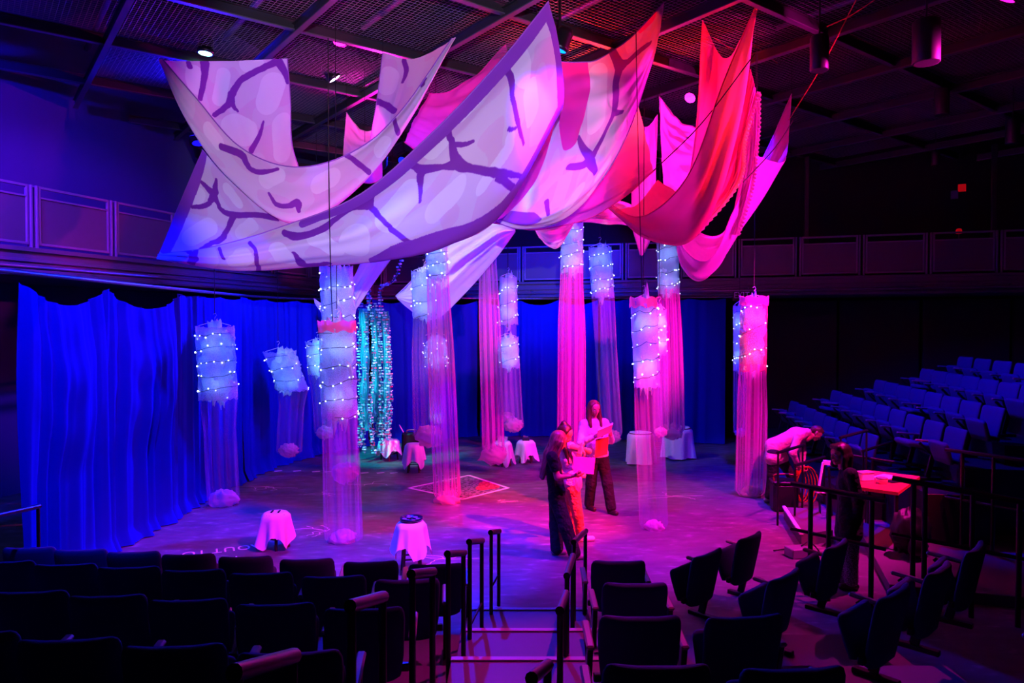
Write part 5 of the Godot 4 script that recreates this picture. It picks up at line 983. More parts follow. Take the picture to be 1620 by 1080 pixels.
# ---------------------------------------------------------------- paper garlands
func build_garlands() -> void:
	var cols := [mk(Color(0.55, 0.85, 0.88), 0.6), mk(Color(0.92, 0.92, 0.95), 0.6), mk(Color(0.85, 0.30, 0.50), 0.6)]
	var teal := mk(Color(0.10, 0.50, 0.55), 0.8)
	var runs := []
	for i in 11:
		var x := 566.0 + i * 5.4
		runs.append([x, 15.6 - 0.12 * (i % 3)])
	var paths := [
		[Vector3(-3.218, 3.37, -15.5), Vector3(-3.264, 2.292, -15.5), Vector3(-3.242, 1.211, -15.5), Vector3(-3.259, 0.316, -15.5)], [Vector3(-3.098, 3.231, -15.3), Vector3(-3.075, 2.3, -15.3), Vector3(-3.147, 1.233, -15.3), Vector3(-3.124, 0.229, -15.3)], [Vector3(-3.057, 3.303, -15.5), Vector3(-3.102, 2.292, -15.5), Vector3(-3.053, 1.211, -15.5), Vector3(-2.976, 0.235, -15.5)],
		[Vector3(-2.932, 3.163, -15.2), Vector3(-2.884, 2.171, -15.2), Vector3(-2.967, 1.243, -15.2), Vector3(-2.892, 0.233, -15.2)], [Vector3(-2.941, 3.373, -15.6), Vector3(-2.905, 2.288, -15.6), Vector3(-2.855, 1.2, -15.6), Vector3(-2.912, 0.518, -15.6)], [Vector3(-2.819, 3.231, -15.3), Vector3(-2.769, 2.3, -15.3), Vector3(-2.76, 1.233, -15.3), Vector3(-2.764, 0.229, -15.3)],
		[Vector3(-2.788, 3.303, -15.5), Vector3(-2.711, 2.292, -15.5), Vector3(-2.728, 1.211, -15.5), Vector3(-2.759, 0.398, -15.5)], [Vector3(-2.668, 3.163, -15.2), Vector3(-2.592, 2.304, -15.2), Vector3(-2.623, 1.243, -15.2), Vector3(-2.612, 0.513, -15.2)], [Vector3(-2.65, 3.099, -15.4), Vector3(-2.587, 2.028, -15.4), Vector3(-2.577, 1.222, -15.4), Vector3(-2.619, 0.522, -15.4)],
		[Vector3(-2.933, 3.225, -15), Vector3(-2.944, 3.68, -15), Vector3(-2.871, 3.998, -14.9), Vector3(-2.914, 4.375, -14.8)], [Vector3(-2.699, 3.094, -15), Vector3(-2.692, 3.481, -14.9), Vector3(-2.647, 3.708, -14.8), Vector3(-2.51, 3.723, -14.6), Vector3(-2.313, 3.836, -14.4), Vector3(-2.168, 4.168, -14.2)],
	]
	var names := ["leftmost", "second from the left", "third from the left", "fourth from the left", "fifth from the left", "sixth from the left", "seventh from the left", "eighth from the left", "rightmost", "upper straight length", "upper looping length"]
	for i in paths.size():
		var t := thing("paper_garland", "teal and white paper garland, %s of the hanging bundle" % names[i], "garland", paths[i][0], 0.0, "paper garlands")
		var s := st()
		var base: Vector3 = paths[i][0]
		var N := 54 if i < 9 else 30
		var pts := through(paths[i].map(func(p): return p - base), N)
		tube(s, pts, 0.012, 5)
		obj("string", s, teal, t)
		for c in 3:
			s = st()
			for k in range(N + 1):
				if (c == 2) != (k % 6 == 3) : continue
				if c < 2 and (k % 2) != c: continue
				for e in 3:
					var a := rng.randf() * TAU
					var o := Vector3(cos(a), rng.randf_range(-0.2, 0.2), sin(a)) * 0.034
					box(s, pts[k] + o, Vector3(0.05, 0.028, 0.006), 0.0, Basis(Vector3.UP, rng.randf() * TAU) * Basis(Vector3.RIGHT, rng.randf_range(-0.6, 0.6)))
			var o2 := obj(["teal_tags", "white_tags", "pink_tags"][c], s, cols[c], t)
			o2.set_meta("kind", "stuff")
	# teal net wound round the bundle
	var tn := tulle_mat(Color(0.15, 0.75, 0.80), 3.2)
	for k in 3:
		var s := st()
		var g := []
		var p: Array = [[Vector3(-3.134, 3.259, -15.35), Vector3(-3.099, 2.164, -15.35), Vector3(-3.13, 1.227, -15.35), Vector3(-3.079, 0.69, -15.35)], [Vector3(-2.936, 3.262, -15.5), Vector3(-2.914, 2.157, -15.5), Vector3(-2.926, 1.222, -15.4), Vector3(-2.954, 0.845, -15.4)], [Vector3(-2.703, 3.206, -15.4), Vector3(-2.654, 2.162, -15.4), Vector3(-2.671, 1.222, -15.4), Vector3(-2.739, 0.818, -15.4)]][k]
		for j in 21:
			var c := cr(p, j / 20.0)
			var ring := []
			for i in 24:
				var a := TAU * i / 24
				ring.append(c + Vector3(cos(a), 0, sin(a)) * (0.075 + 0.02 * sin(a * 5 + j) + 0.02 * sin(j * 1.3)))
			g.append(ring)
		grid(s, g, true, Vector2(1, 2))
		metas(obj("teal_net", s, tn), "teal net wound round the garlands on the %s" % ["left", "middle", "right"][k], "net", "teal net")
# ---------------------------------------------------------------- covered stools and stage things
# round stool of height h; its cloth is a thing of its own laid over it
func covered_stool(label: String, at: Vector3, h: float, r: float, drop: float, seed_: int, legs := true, square := false) -> void:
	var t := thing("stool", "dark wooden stool under the " + label, "stool", at, seed_ * 0.7, "stools under cloths")
	var s := st()
	lathe(s, [[0.001, h - 0.035], [r * 0.9, h - 0.035], [r * 0.95, h - 0.02], [r * 0.9, h - 0.004], [0.001, h - 0.004]], 20)
	obj("seat", s, M.wood, t)
	for k in 4:
		s = st()
		var d := Vector3(cos(k * PI / 2 + 0.4), 0, sin(k * PI / 2 + 0.4))
		tube(s, [d * r * 0.62 + Vector3(0, h - 0.035, 0), d * r * 0.92 + Vector3(0, 0.0, 0)], 0.018, 8)
		obj("leg", s, M.black if k % 2 else M.wood, t)
	for y in [0.30, 0.55]:
		s = st()
		for k in 4:
			var q := lerpf(0.92, 0.62, y)
			var d := Vector3(cos(k * PI / 2 + 0.4), 0, sin(k * PI / 2 + 0.4)) * r * q
			var e := Vector3(cos((k + 1) * PI / 2 + 0.4), 0, sin((k + 1) * PI / 2 + 0.4)) * r * q
			tube(s, [d + Vector3(0, h * y, 0), e + Vector3(0, h * y, 0)], 0.010, 6)
		obj("rung", s, M.black, t)
	# cloth: flat on top, hanging in cones to its corners
	var g := []
	var N := 72
	var no := FastNoiseLite.new()
	no.seed = seed_
	no.frequency = 1.0
	for j in 15:
		var ring := []
		for i in N:
			var a := TAU * i / N
			var corner := pow(absf(cos(2.0 * (a + seed_))), 3.0)
			var dl := drop * ((0.72 + 0.42 * corner) if not square else 1.0) * (1.0 + (0.12 if not square else 0.03) * no.get_noise_2d(cos(a) * 2, sin(a) * 2))
			var p: Vector3
			if j < 4:
				p = Vector3(cos(a), 0, sin(a)) * (r * j / 3.5) + Vector3(0, h + 0.004, 0)
			else:
				var v := (j - 3) / 11.0
				var wave := sin(a * 8 + seed_) * 0.5 + 0.5 * sin(a * 5 + seed_ * 2)
				var rr := r * 1.0 + 0.012 + v * (0.055 * wave + 0.035 * corner + 0.03)
				p = Vector3(cos(a) * rr, h - 0.01 - dl * v, sin(a) * rr)
			ring.append(p)
		g.append(ring)
	s = st()
	grid(s, g, true)
	var c := obj("table_cloth", s, M.cloth, null, Transform3D(Basis.IDENTITY, at))
	metas(c, label, "tablecloth", "white stool cloths")

func build_stage_things() -> void:
	covered_stool("white cloth on a low front left stool with two pens", Vector3(-3.082, 0, -9.44), 0.46, 0.17, 0.38, 1)
	covered_stool("white cloth on a tall front stool with a dark dish", Vector3(-1.182, 0, -8.49), 0.60, 0.16, 0.36, 2)
	covered_stool("white cloth draped to points beside the garlands", Vector3(-2.653, 0, -15.668), 0.44, 0.20, 0.30, 3)
	covered_stool("white cloth on a stool before the black case", Vector3(-1.946, 0, -14.375), 0.56, 0.17, 0.42, 4)
	covered_stool("white cloth with a glass bowl beside the magenta column", Vector3(-0.197, 0, -15.028), 0.50, 0.18, 0.42, 5)
	covered_stool("white cloth at centre back with a dark little box", Vector3(0.295, 0, -15.377), 0.46, 0.18, 0.38, 6)
	covered_stool("floor length white cloth behind the right front column", Vector3(2.7, 0, -15.236), 0.66, 0.26, 0.62, 7, true, true)
	covered_stool("floor length white cloth below the magenta right column", Vector3(3.635, 0, -15.894), 0.68, 0.30, 0.64, 9, true, true)
	# things on the stools
	var at: Vector3 = Vector3(-3.082, 0, -9.44) + Vector3(0, 0.466, 0)
	for k in 2:
		var t := thing("marker_pen", "small dark pen lying on the front left stool, %s one" % ["left", "right"][k], "pen", at + Vector3(-0.05 + k * 0.09, 0.012, 0.0), 0.3, "pens on the front left stool")
		var s := st()
		tube(s, [Vector3(-0.01, 0, 0.05), Vector3(0.01, 0, -0.03)], 0.011, 8)
		obj("barrel", s, M.black, t)
		s = st()
		tube(s, [Vector3(0.01, 0, -0.03), Vector3(0.02, 0, -0.06)], 0.009, 8, 0.003)
		obj("cap", s, M.steel, t)
	var t2 := thing("round_dish", "round dark dish with compartments on the tall front stool", "dish", Vector3(-1.182, 0, -8.49) + Vector3(0, 0.606, 0))
	var s2 := st()
	lathe(s2, [[0.001, 0.0], [0.10, 0.0], [0.13, 0.02], [0.135, 0.045], [0.125, 0.045], [0.12, 0.02], [0.09, 0.012], [0.001, 0.012]], 28)
	obj("plate", s2, mk(Color(0.06, 0.08, 0.14), 0.25), t2)
	for k in 6:
		var a := TAU * k / 6
		s2 = st()
		lathe(s2, [[0.001, 0.014], [0.022, 0.014], [0.030, 0.030], [0.026, 0.032], [0.018, 0.020], [0.001, 0.020]], 14, Transform3D(Basis.IDENTITY, Vector3(cos(a), 0, sin(a)) * 0.08))
		obj("compartment", s2, mk(Color(0.35, 0.38, 0.45), 0.25), t2)
	var jar := thing("glass_jar", "low round glass bowl on the cloth beside the magenta column", "glass bowl", Vector3(-0.197, 0, -15.028) + Vector3(0, 0.506, 0))
	s2 = st()
	lathe(s2, [[0.001, 0.0], [0.09, 0.0], [0.11, 0.03], [0.11, 0.085], [0.115, 0.09], [0.105, 0.09], [0.10, 0.035], [0.085, 0.01], [0.001, 0.01]], 24)
	var gl := mk(Color(0.85, 0.9, 0.95, 0.25), 0.08)
	gl.transparency = BaseMaterial3D.TRANSPARENCY_ALPHA
	obj("bowl", s2, gl, jar)
	var bx := thing("small_box", "small dark open box on the centre back stool", "box", Vector3(0.295, 0, -15.377) + Vector3(0, 0.466, 0))
	s2 = st()
	box(s2, Vector3(0, 0.035, 0), Vector3(0.15, 0.07, 0.12), 0.006)
	obj("body", s2, mk(Color(0.10, 0.12, 0.20), 0.4), bx)
	s2 = st()
	box(s2, Vector3(-0.03, 0.085, 0.0), Vector3(0.05, 0.03, 0.05), 0.005)
	box(s2, Vector3(0.03, 0.08, 0.02), Vector3(0.04, 0.02, 0.04), 0.004)
	obj("contents", s2, M.panel, bx)
	# black case behind the stools
	var cs := thing("black_case", "black equipment case on the floor behind two cloth covered stools", "case", Vector3(-2.279, 0, -16.529), 0.1)
	s2 = st()
	box(s2, Vector3(0, 0.24, 0), Vector3(0.46, 0.44, 0.3), 0.03)
	obj("body", s2, M.black, cs)
	s2 = st()
	tube(s2, through([Vector3(-0.12, 0.46, 0), Vector3(-0.1, 0.52, 0), Vector3(0.1, 0.52, 0), Vector3(0.12, 0.46, 0)], 10), 0.014, 6)
	obj("handle", s2, M.panel, cs)
	s2 = st()
	box(s2, Vector3(-0.24, 0.56, 0.02), Vector3(0.02, 0.2, 0.05), 0.005, Basis(Vector3.BACK, 0.5))
	obj("lid_stay", s2, M.white, cs)
	build_floor_marks()

func flat_strip(s: SurfaceTool, a: Vector3, b: Vector3, w: float, y: float) -> void:
	a.y = y; b.y = y
	var d := (b - a).normalized()
	var n := Vector3(-d.z, 0, d.x) * w * 0.5
	quad(s, a + n, b + n, b - n, a - n, Vector3.UP)

func build_floor_marks() -> void:
	# square floor drawing with a white border
	var q := [Vector3(-1.839, 0, -12.915), Vector3(-0.832, 0, -14.01), Vector3(-0.068, 0, -12.915), Vector3(-0.822, 0, -12.066)]
	var c: Vector3 = (q[0] + q[1] + q[2] + q[3]) / 4
	var t := thing("floor_drawing", "square chalk drawing on the floor with a white taped border", "floor drawing", c)
	var s := st()
	quad(s, q[0] - c + Vector3(0, 0.003, 0), q[1] - c + Vector3(0, 0.003, 0), q[2] - c + Vector3(0, 0.003, 0), q[3] - c + Vector3(0, 0.003, 0), Vector3.UP)
	var m := mk(Color.WHITE, 0.8)
	m.albedo_texture = noise_tex(0.05, [[0.0, Color(0.18, 0.18, 0.20)], [0.45, Color(0.30, 0.31, 0.34)], [0.55, Color(0.62, 0.64, 0.68)], [0.65, Color(0.36, 0.37, 0.40)], [1.0, Color(0.75, 0.77, 0.80)]], 17, 256)
	tri_map(m, 0.9)
	obj("chalk_field", s, m, t)
	var chalk := mk(Color(0.92, 0.90, 0.90), 0.8)
	for k in 4:
		s = st()
		var a: Vector3 = q[k] - c
		var b: Vector3 = q[(k + 1) % 4] - c
		flat_strip(s, a.lerp(b, -0.01), a.lerp(b, 1.01), 0.06, 0.005)
		obj("border", s, chalk, t)
	# the red blot inside
	s = st()
	var rc: Vector3 = Vector3(-0.457, 0, -13.068) - c
	for i in 20:
		var a0 := TAU * i / 20
		var a1 := TAU * (i + 1) / 20
		var r0 := 1.0 + 0.22 * sin(a0 * 3 + 1.0)
		var r1 := 1.0 + 0.22 * sin(a1 * 3 + 1.0)
		tri(s, rc + Vector3(0, 0.005, 0), rc + Vector3(cos(a0) * 0.2 * r0, 0.005, sin(a0) * 0.34 * r0), rc + Vector3(cos(a1) * 0.2 * r1, 0.005, sin(a1) * 0.34 * r1), Vector3.UP)
	var rm := mk(Color.WHITE, 0.8)
	rm.albedo_texture = noise_tex(0.09, [[0.0, Color(0.35, 0.05, 0.12)], [0.5, Color(0.75, 0.12, 0.25)], [1.0, Color(0.95, 0.45, 0.55)]], 8, 128)
	tri_map(rm, 1.2)
	obj("red_blot", s, rm, t)
	# glow tape dashes in a row by the drape
	var dash := [Vector3(-4.664, 0, -14.438), Vector3(-4.286, 0, -14.438), Vector3(-3.891, 0, -14.375), Vector3(-3.64, 0, -14.375), Vector3(-2.9, 0, -14.251), Vector3(-2.588, 0, -14.251), Vector3(-2.327, 0, -14.251)]
	for i in dash.size():
		s = st()
		var p: Vector3 = dash[i]
		flat_strip(s, p - Vector3(0.07, 0, -0.03), p + Vector3(0.07, 0, -0.03), 0.09, 0.004)
		metas(obj("tape_mark", s, chalk), "short white tape mark on the floor, %s from the left of the row" % ORD[i], "tape mark", "row of tape marks")
	# handwriting chalked on the floor, upside down to the seats
	var words := [["AOUT TO", Vector3(-3.741, 0, -9.333), 0.42, 0.24], ["TH", Vector3(-3.505, 0, -8.977), 0.42, 0.22]]
	var f := SystemFont.new()
	f.font_names = PackedStringArray(["Droid Sans"])
	for w in words:
		var tm := TextMesh.new()
		tm.font = f
		tm.text = w[0]
		tm.font_size = 32
		tm.pixel_size = w[3] / 32.0
		tm.depth = 0.002
		var o := put("chalk_writing", tm, chalk, null, Transform3D(Basis(Vector3.UP, PI + w[2]) * Basis(Vector3.RIGHT, -PI / 2), w[1] + Vector3(0, 0.003, 0)))
		metas(o, "chalk capitals upside down on the floor at front left, reading %s" % w[0], "chalk writing", "chalk writing on the floor")
	# chalk scribbles
	var marks := [[Vector3(-2.552, 0, -13.278), 0.4, "left of the floor drawing"], [Vector3(-1.468, 0, -14.01), 0.35, "behind the floor drawing"], [Vector3(-0.146, 0, -11.935), 0.22, "right below the floor drawing"], [Vector3(-2.614, 0, -10.2), 0.5, "beside the foot of the pink topped column"], [Vector3(-4.378, 0, -13.017), 0.55, "along the foot of the left drape"], [Vector3(-0.864, 0, -8.977), 0.4, "beside the tall front stool"], [Vector3(2.717, 0, -12.29), 0.5, "on the right of the stage"], [Vector3(-3.173, 0, -12.523), 0.4, "behind the pink topped column"]]
	for k in marks:
		s = st()
		for i in 5:
			var a := rng.randf() * TAU
			var p: Vector3 = k[0]
			for e in 7:
				var b := a + rng.randf_range(-0.9, 0.9)
				var p2 = p + Vector3(cos(b), 0, sin(b) * 0.5) * k[1] * 0.18
				flat_strip(s, p, p2, 0.012, 0.004)
				p = p2
				a = b
		metas(obj("chalk_scribble", s, chalk), "loose white chalk scribble on the floor %s" % k[2], "chalk scribble", "chalk scribbles")

# ---------------------------------------------------------------- risers, aisle steps
func build_risers() -> void:
	# seat platforms on both sides of the aisle, one per row behind the first
	var names := ["second", "third", "fourth", "fifth"]
	for i in 4:
		var z0 := -6.3 + i * 1.0
		var y := 0.2 * (i + 1)
		for side in 2:
			var s := st()
			var x0 := -7.0 if side == 0 else 0.72
			var x1 := -0.42 if side == 0 else 3.2
			box(s, Vector3((x0 + x1) / 2, y / 2, (z0 - 0.0 + (z0 + (1.0 if i < 3 else 5.0))) / 2), Vector3(x1 - x0, y, 1.0 if i < 3 else 5.0), 0.006, Basis(Vector3.UP, 0.0))
			struct("floor_riser_%s_%s" % [["left", "right"][side], names[i]], s, M.step)
		# aisle tread with a pale nosing
		var t := st()
		var zf := -6.87 + i * 0.95
		box(t, Vector3(0.15, y / 2, (zf + zf + 0.95) / 2 if i < 3 else zf + 2.5), Vector3(1.14, y, 0.95 if i < 3 else 5.0), 0.004)
		var o := struct("floor_aisle_step_%s" % ["first", "second", "third", "fourth"][i], t, M.step)
		t = st()
		box(t, Vector3(0.15, y + 0.006, zf + 0.012), Vector3(1.14, 0.012, 0.055), 0.003)
		box(t, Vector3(0.15, y - 0.02, zf - 0.008), Vector3(1.14, 0.035, 0.016), 0.003)
		obj("nosing", t, M.nosing, o)
	# platforms of the raked seats on the right
	for k in 5:
		var s := st()
		var a: Vector3 = BANK[k][0]
		var b: Vector3 = BANK[k][1]
		var d := (a - b).normalized()
		var out := Vector3(-d.z, 0, d.x)      # toward the higher rows
		var w := 0.82 if k < 4 else 4.0
		var y: float = a.y - 0.005
		var m := out * (w * 0.5 - 0.42)
		bar(s, Vector3(b.x, y / 2, b.z) - d * 0.6 + m, Vector3(a.x, y / 2, a.z) + d * 1.2 + m, w, y, 0.005)
		struct("floor_rake_%s" % ORD[k], s, M.black)

# ends of the raked rows (far, near) and their seat counts
const BANK := [
	[Vector3(6.15, 0.43, -16.3), Vector3(5.45, 0.43, -11.4), 8],
	[Vector3(6.70, 0.75, -15.4), Vector3(5.82, 0.75, -9.8), 9],
	[Vector3(7.48, 1.00, -15.1), Vector3(6.58, 1.00, -10.2), 8],
	[Vector3(8.28, 1.25, -14.8), Vector3(7.34, 1.25, -10.5), 7],
	[Vector3(9.05, 1.50, -14.8), Vector3(8.20, 1.50, -11.3), 5],
]

# ---------------------------------------------------------------- theatre seats
var seat_parts := {}

func pad(s: SurfaceTool, w0: float, w1: float, h: float, thick: float, bow: float, at: Transform3D) -> void:
	var g := []
	var rows := [[0.0, 0.55, 0.02], [0.0, 0.8, 0.6], [0.04, 0.95, 1.0], [0.3, 1.0, 1.0], [0.6, 1.0, 1.0], [0.80, 1.0, 1.0], [0.91, 0.975, 0.95], [0.97, 0.92, 0.8], [1.0, 0.84, 0.45], [1.0, 0.78, 0.02]]
	for r in rows:
		var v: float = r[0]
		var hw = lerpf(w0, w1, v) * 0.5 * r[1]
		var th: float = thick * 0.5 * r[2]
		var ring := []
		for i in 18:
			var a := TAU * i / 18
			var cx := signf(cos(a)) * pow(absf(cos(a)), 0.45)
			var sy := signf(sin(a)) * pow(absf(sin(a)), 0.75)
			var x = hw * cx
			ring.append(at * Vector3(x, v * h, th * sy - bow * pow(x / (w1 * 0.5), 2)))
		g.append(ring)
	grid(s, g, true)

func make_seat_meshes() -> void:
	var s := st()
	pad(s, 0.46, 0.51, 0.50, 0.075, 0.045, Transform3D(Basis(Vector3.RIGHT, 0.20), Vector3(0, 0.27, 0.14)))
	seat_parts.back = commit(s)
	s = st()
	pad(s, 0.44, 0.46, 0.30, 0.08, 0.02, Transform3D(Basis(Vector3.RIGHT, -0.30), Vector3(0, 0.30, 0.04)))
	seat_parts.folded = commit(s)
	s = st()
	pad(s, 0.47, 0.46, 0.42, 0.09, 0.0, Transform3D(Basis(Vector3.RIGHT, -1.38), Vector3(0, 0.40, 0.12)))
	seat_parts.lowered = commit(s)
	s = st()
	box(s, Vector3(0.29, 0.545, -0.04), Vector3(0.05, 0.03, 0.34), 0.01, Basis(Vector3.RIGHT, 0.08))
	seat_parts.arm = commit(s)
	s = st()
	bar(s, Vector3(0.29, 0.53, 0.08), Vector3(0.29, 0.04, -0.04), 0.035, 0.07, 0.006)
	bar(s, Vector3(0.29, 0.52, -0.15), Vector3(0.29, 0.35, 0.02), 0.03, 0.03)
	box(s, Vector3(0.29, 0.02, -0.02), Vector3(0.06, 0.04, 0.32), 0.006)
	seat_parts.leg = commit(s)
	s = st()
	bar(s, Vector3(-0.27, 0.34, 0.10), Vector3(0.27, 0.34, 0.10), 0.04, 0.05, 0.006)
	seat_parts.beam = commit(s)

func seat(label: String, group: String, at: Vector3, turn: float, lowered := false, both := false) -> void:
	var t := thing("theatre_seat", label, "seat", at, turn, group)
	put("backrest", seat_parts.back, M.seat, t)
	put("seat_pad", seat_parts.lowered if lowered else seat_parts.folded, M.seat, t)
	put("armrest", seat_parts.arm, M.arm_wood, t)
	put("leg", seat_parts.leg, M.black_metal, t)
	put("cross_beam", seat_parts.beam, M.black_metal, t)
	if both:
		var f := Transform3D(Basis.from_scale(Vector3(1, 1, 1)), Vector3(-0.58, 0, 0))
		put("armrest", seat_parts.arm, M.arm_wood, t, f)
		put("leg", seat_parts.leg, M.black_metal, t, f)

func build_seats() -> void:
	make_seat_meshes()
	# left front block; each row: x of the backs, from the aisle outward, and their depth
	var rows := [
		[[-0.70, -1.30, -1.90, -2.49, -3.05, -3.60, -4.14, -4.68], -6.46, 0.0],
		[[-0.82, -1.40, -1.99, -2.55, -3.10, -3.65, -4.20], -5.50, 0.2],
		[[-0.93, -1.50, -2.08, -2.63, -3.18, -3.73], -4.42, 0.4],
		[[-1.07, -1.65, -2.20, -2.75], -3.38, 0.6],
	]
	for r in 4:
		for i in rows[r][0].size():
			var x: float = rows[r][0][i]
			var z: float = rows[r][1] - 0.07 * i
			seat("black theatre seat, %s from the aisle in the %s row on the left" % [ORD[i], ORD[r]], "front left seats", Vector3(x, rows[r][2], z - 0.22), 0.09, false, i == rows[r][0].size() - 1)
	# right front block, rows that bend round toward the stage
	var right := [
		[[0.97, -6.55, 0.0], [1.86, -6.80, 44.0], [2.44, -7.36, 46.0]],
		[[0.93, -5.42, 0.0], [2.14, -5.62, 44.0], [2.90, -6.42, 46.0]],
		[[0.77, -4.30, 0.0], [1.40, -4.30, 8.0], [2.52, -4.72, 42.0], [3.08, -5.18, 44.0], [3.66, -5.68, 46.0]],
		[[0.66, -3.25, 0.0], [1.27, -3.22, 4.0], [2.95, -3.55, 42.0], [3.45, -4.02, 44.0]],
	]
	for r in 4:
		for i in right[r].size():
			var q: Array = right[r][i]
			var th := deg_to_rad(q[2])
			var back := Vector3(sin(th), 0, cos(th)) * -0.22
			seat("black theatre seat, %s from the aisle in the %s row on the right" % [ORD[i], ORD[r]], "front right seats", Vector3(q[0], 0.2 * r, q[1]) + back, th, false, i == 0)
	# raked bank on the far right, lit blue
	for k in 5:
		var n: int = BANK[k][2]
		for i in n:
			var p: Vector3 = BANK[k][0].lerp(BANK[k][1], float(i) / (n - 1))
			seat("blue lit theatre seat, %s from the far end, %s row of the raked bank" % [ORD[i], ORD[k]], "raked seats on the right", p, deg_to_rad(88.0), (i * 7 + k * 3) % 6 == 4, i == 0)
	for i in 2:
		seat("blue lit theatre seat apart from the rows beside the crew rails, %s one" % ["left", "right"][i], "loose seats by the crew rails", Vector3(6.05 + 0.55 * i, 0.0, -9.0 + 0.35 * i) + Vector3(0.75, 0, 0.4), deg_to_rad(80.0), i == 0, true)

# ---------------------------------------------------------------- handrails
func hoop(label: String, a: Vector3, b: Vector3, base: float, r := 0.024, mid := 0.0) -> void:
	var t := thing("aisle_handrail", label, "handrail", Vector3(a.x, base, a.z), 0.0, "aisle handrails")
	var o := Vector3(a.x, base, a.z)
	var d := (b - a).normalized()
	var s := st()
	tube(s, [a - o - d * 0.02, b - o + d * 0.02], r * 1.15, 10)
	obj("grip", s, M.black_metal, t)
	for p in [a, b]:
		s = st()
		tube(s, [p - o, Vector3(p.x, base, p.z) - o], r * 0.8, 8)
		obj("post", s, M.black_metal, t)
	if mid > 0:
		s = st()
		tube(s, [a - o + Vector3(0, mid - a.y, 0), b - o + Vector3(0, mid - b.y + 0.06, 0)], r * 0.5, 6)
		obj("brace", s, M.black_metal, t)

func build_rails() -> void:
	hoop("black aisle handrail on the left, nearest the stage", Vector3(-0.195, 0.969, -6.75), Vector3(-0.128, 0.924, -6.95), 0.2, 0.022, 0.45)
	hoop("black aisle handrail on the left, second from the stage", Vector3(-0.337, 1.179, -5.75), Vector3(-0.256, 1.085, -6.1), 0.2, 0.022, 0.5)
	hoop("black aisle handrail on the left, third from the stage", Vector3(-0.438, 1.336, -4.95), Vector3(-0.357, 1.234, -5.3), 0.4, 0.022)
	hoop("black aisle handrail on the left, fourth from the stage", Vector3(-0.56, 1.506, -4.05), Vector3(-0.486, 1.401, -4.4), 0.4, 0.024)
	hoop("black aisle handrail on the left, fifth from the stage, slanting", Vector3(-0.713, 1.657, -3.2), Vector3(-0.656, 1.528, -3.65), 0.6, 0.026)
	hoop("black aisle handrail on the left, nearest the camera", Vector3(-0.879, 1.793, -2.3), Vector3(-0.825, 1.66, -2.7), 0.8, 0.026)
	hoop("pink lit handrail at the far left edge beside the drape", Vector3(-4.628, 1.209, -6.3), Vector3(-4.589, 1.15, -7), 0.0, 0.02)
	hoop("black aisle handrail on the right, nearest the stage", Vector3(0.566, 0.925, -6.6), Vector3(0.731, 0.853, -7.2), 0.0, 0.024)
	hoop("black aisle handrail on the right, second from the stage", Vector3(0.419, 0.997, -5.5), Vector3(0.513, 0.951, -6.1), 0.2, 0.024)
	hoop("black aisle handrail on the right, third from the stage", Vector3(0.307, 1.085, -4.6), Vector3(0.372, 1.038, -5), 0.4, 0.026)
	hoop("black aisle handrail on the right, nearest the camera", Vector3(0.093, 1.285, -3.3), Vector3(0.182, 1.155, -3.7), 0.6, 0.027)
# ---------------------------------------------------------------- crew corner at the right
# a guard rail: top bar a-b with posts and lower bars
func guard(label: String, a: Vector3, b: Vector3, base: float, posts: Array, lower: Array, r := 0.024) -> void:
	var t := thing("guard_rail", label, "guard rail", Vector3(a.x, base, a.z), 0.0, "crew guard rails")
	var o := Vector3(a.x, base, a.z)
	var s := st()
	tube(s, [a - o, b - o], r * 1.15, 10)
	obj("top_bar", s, M.black_metal, t)
	for u in posts:
		var p := a.lerp(b, u)
		s = st()
		tube(s, [p - o, Vector3(p.x, base, p.z) - o], r, 10)
		obj("post", s, M.black_metal, t)
	for f in lower:
		s = st()
		tube(s, [a - o - Vector3(0, (a.y - base) * f, 0), b - o - Vector3(0, (b.y - base) * f, 0)], r * 0.8, 8)
		obj("lower_bar", s, M.black_metal, t)

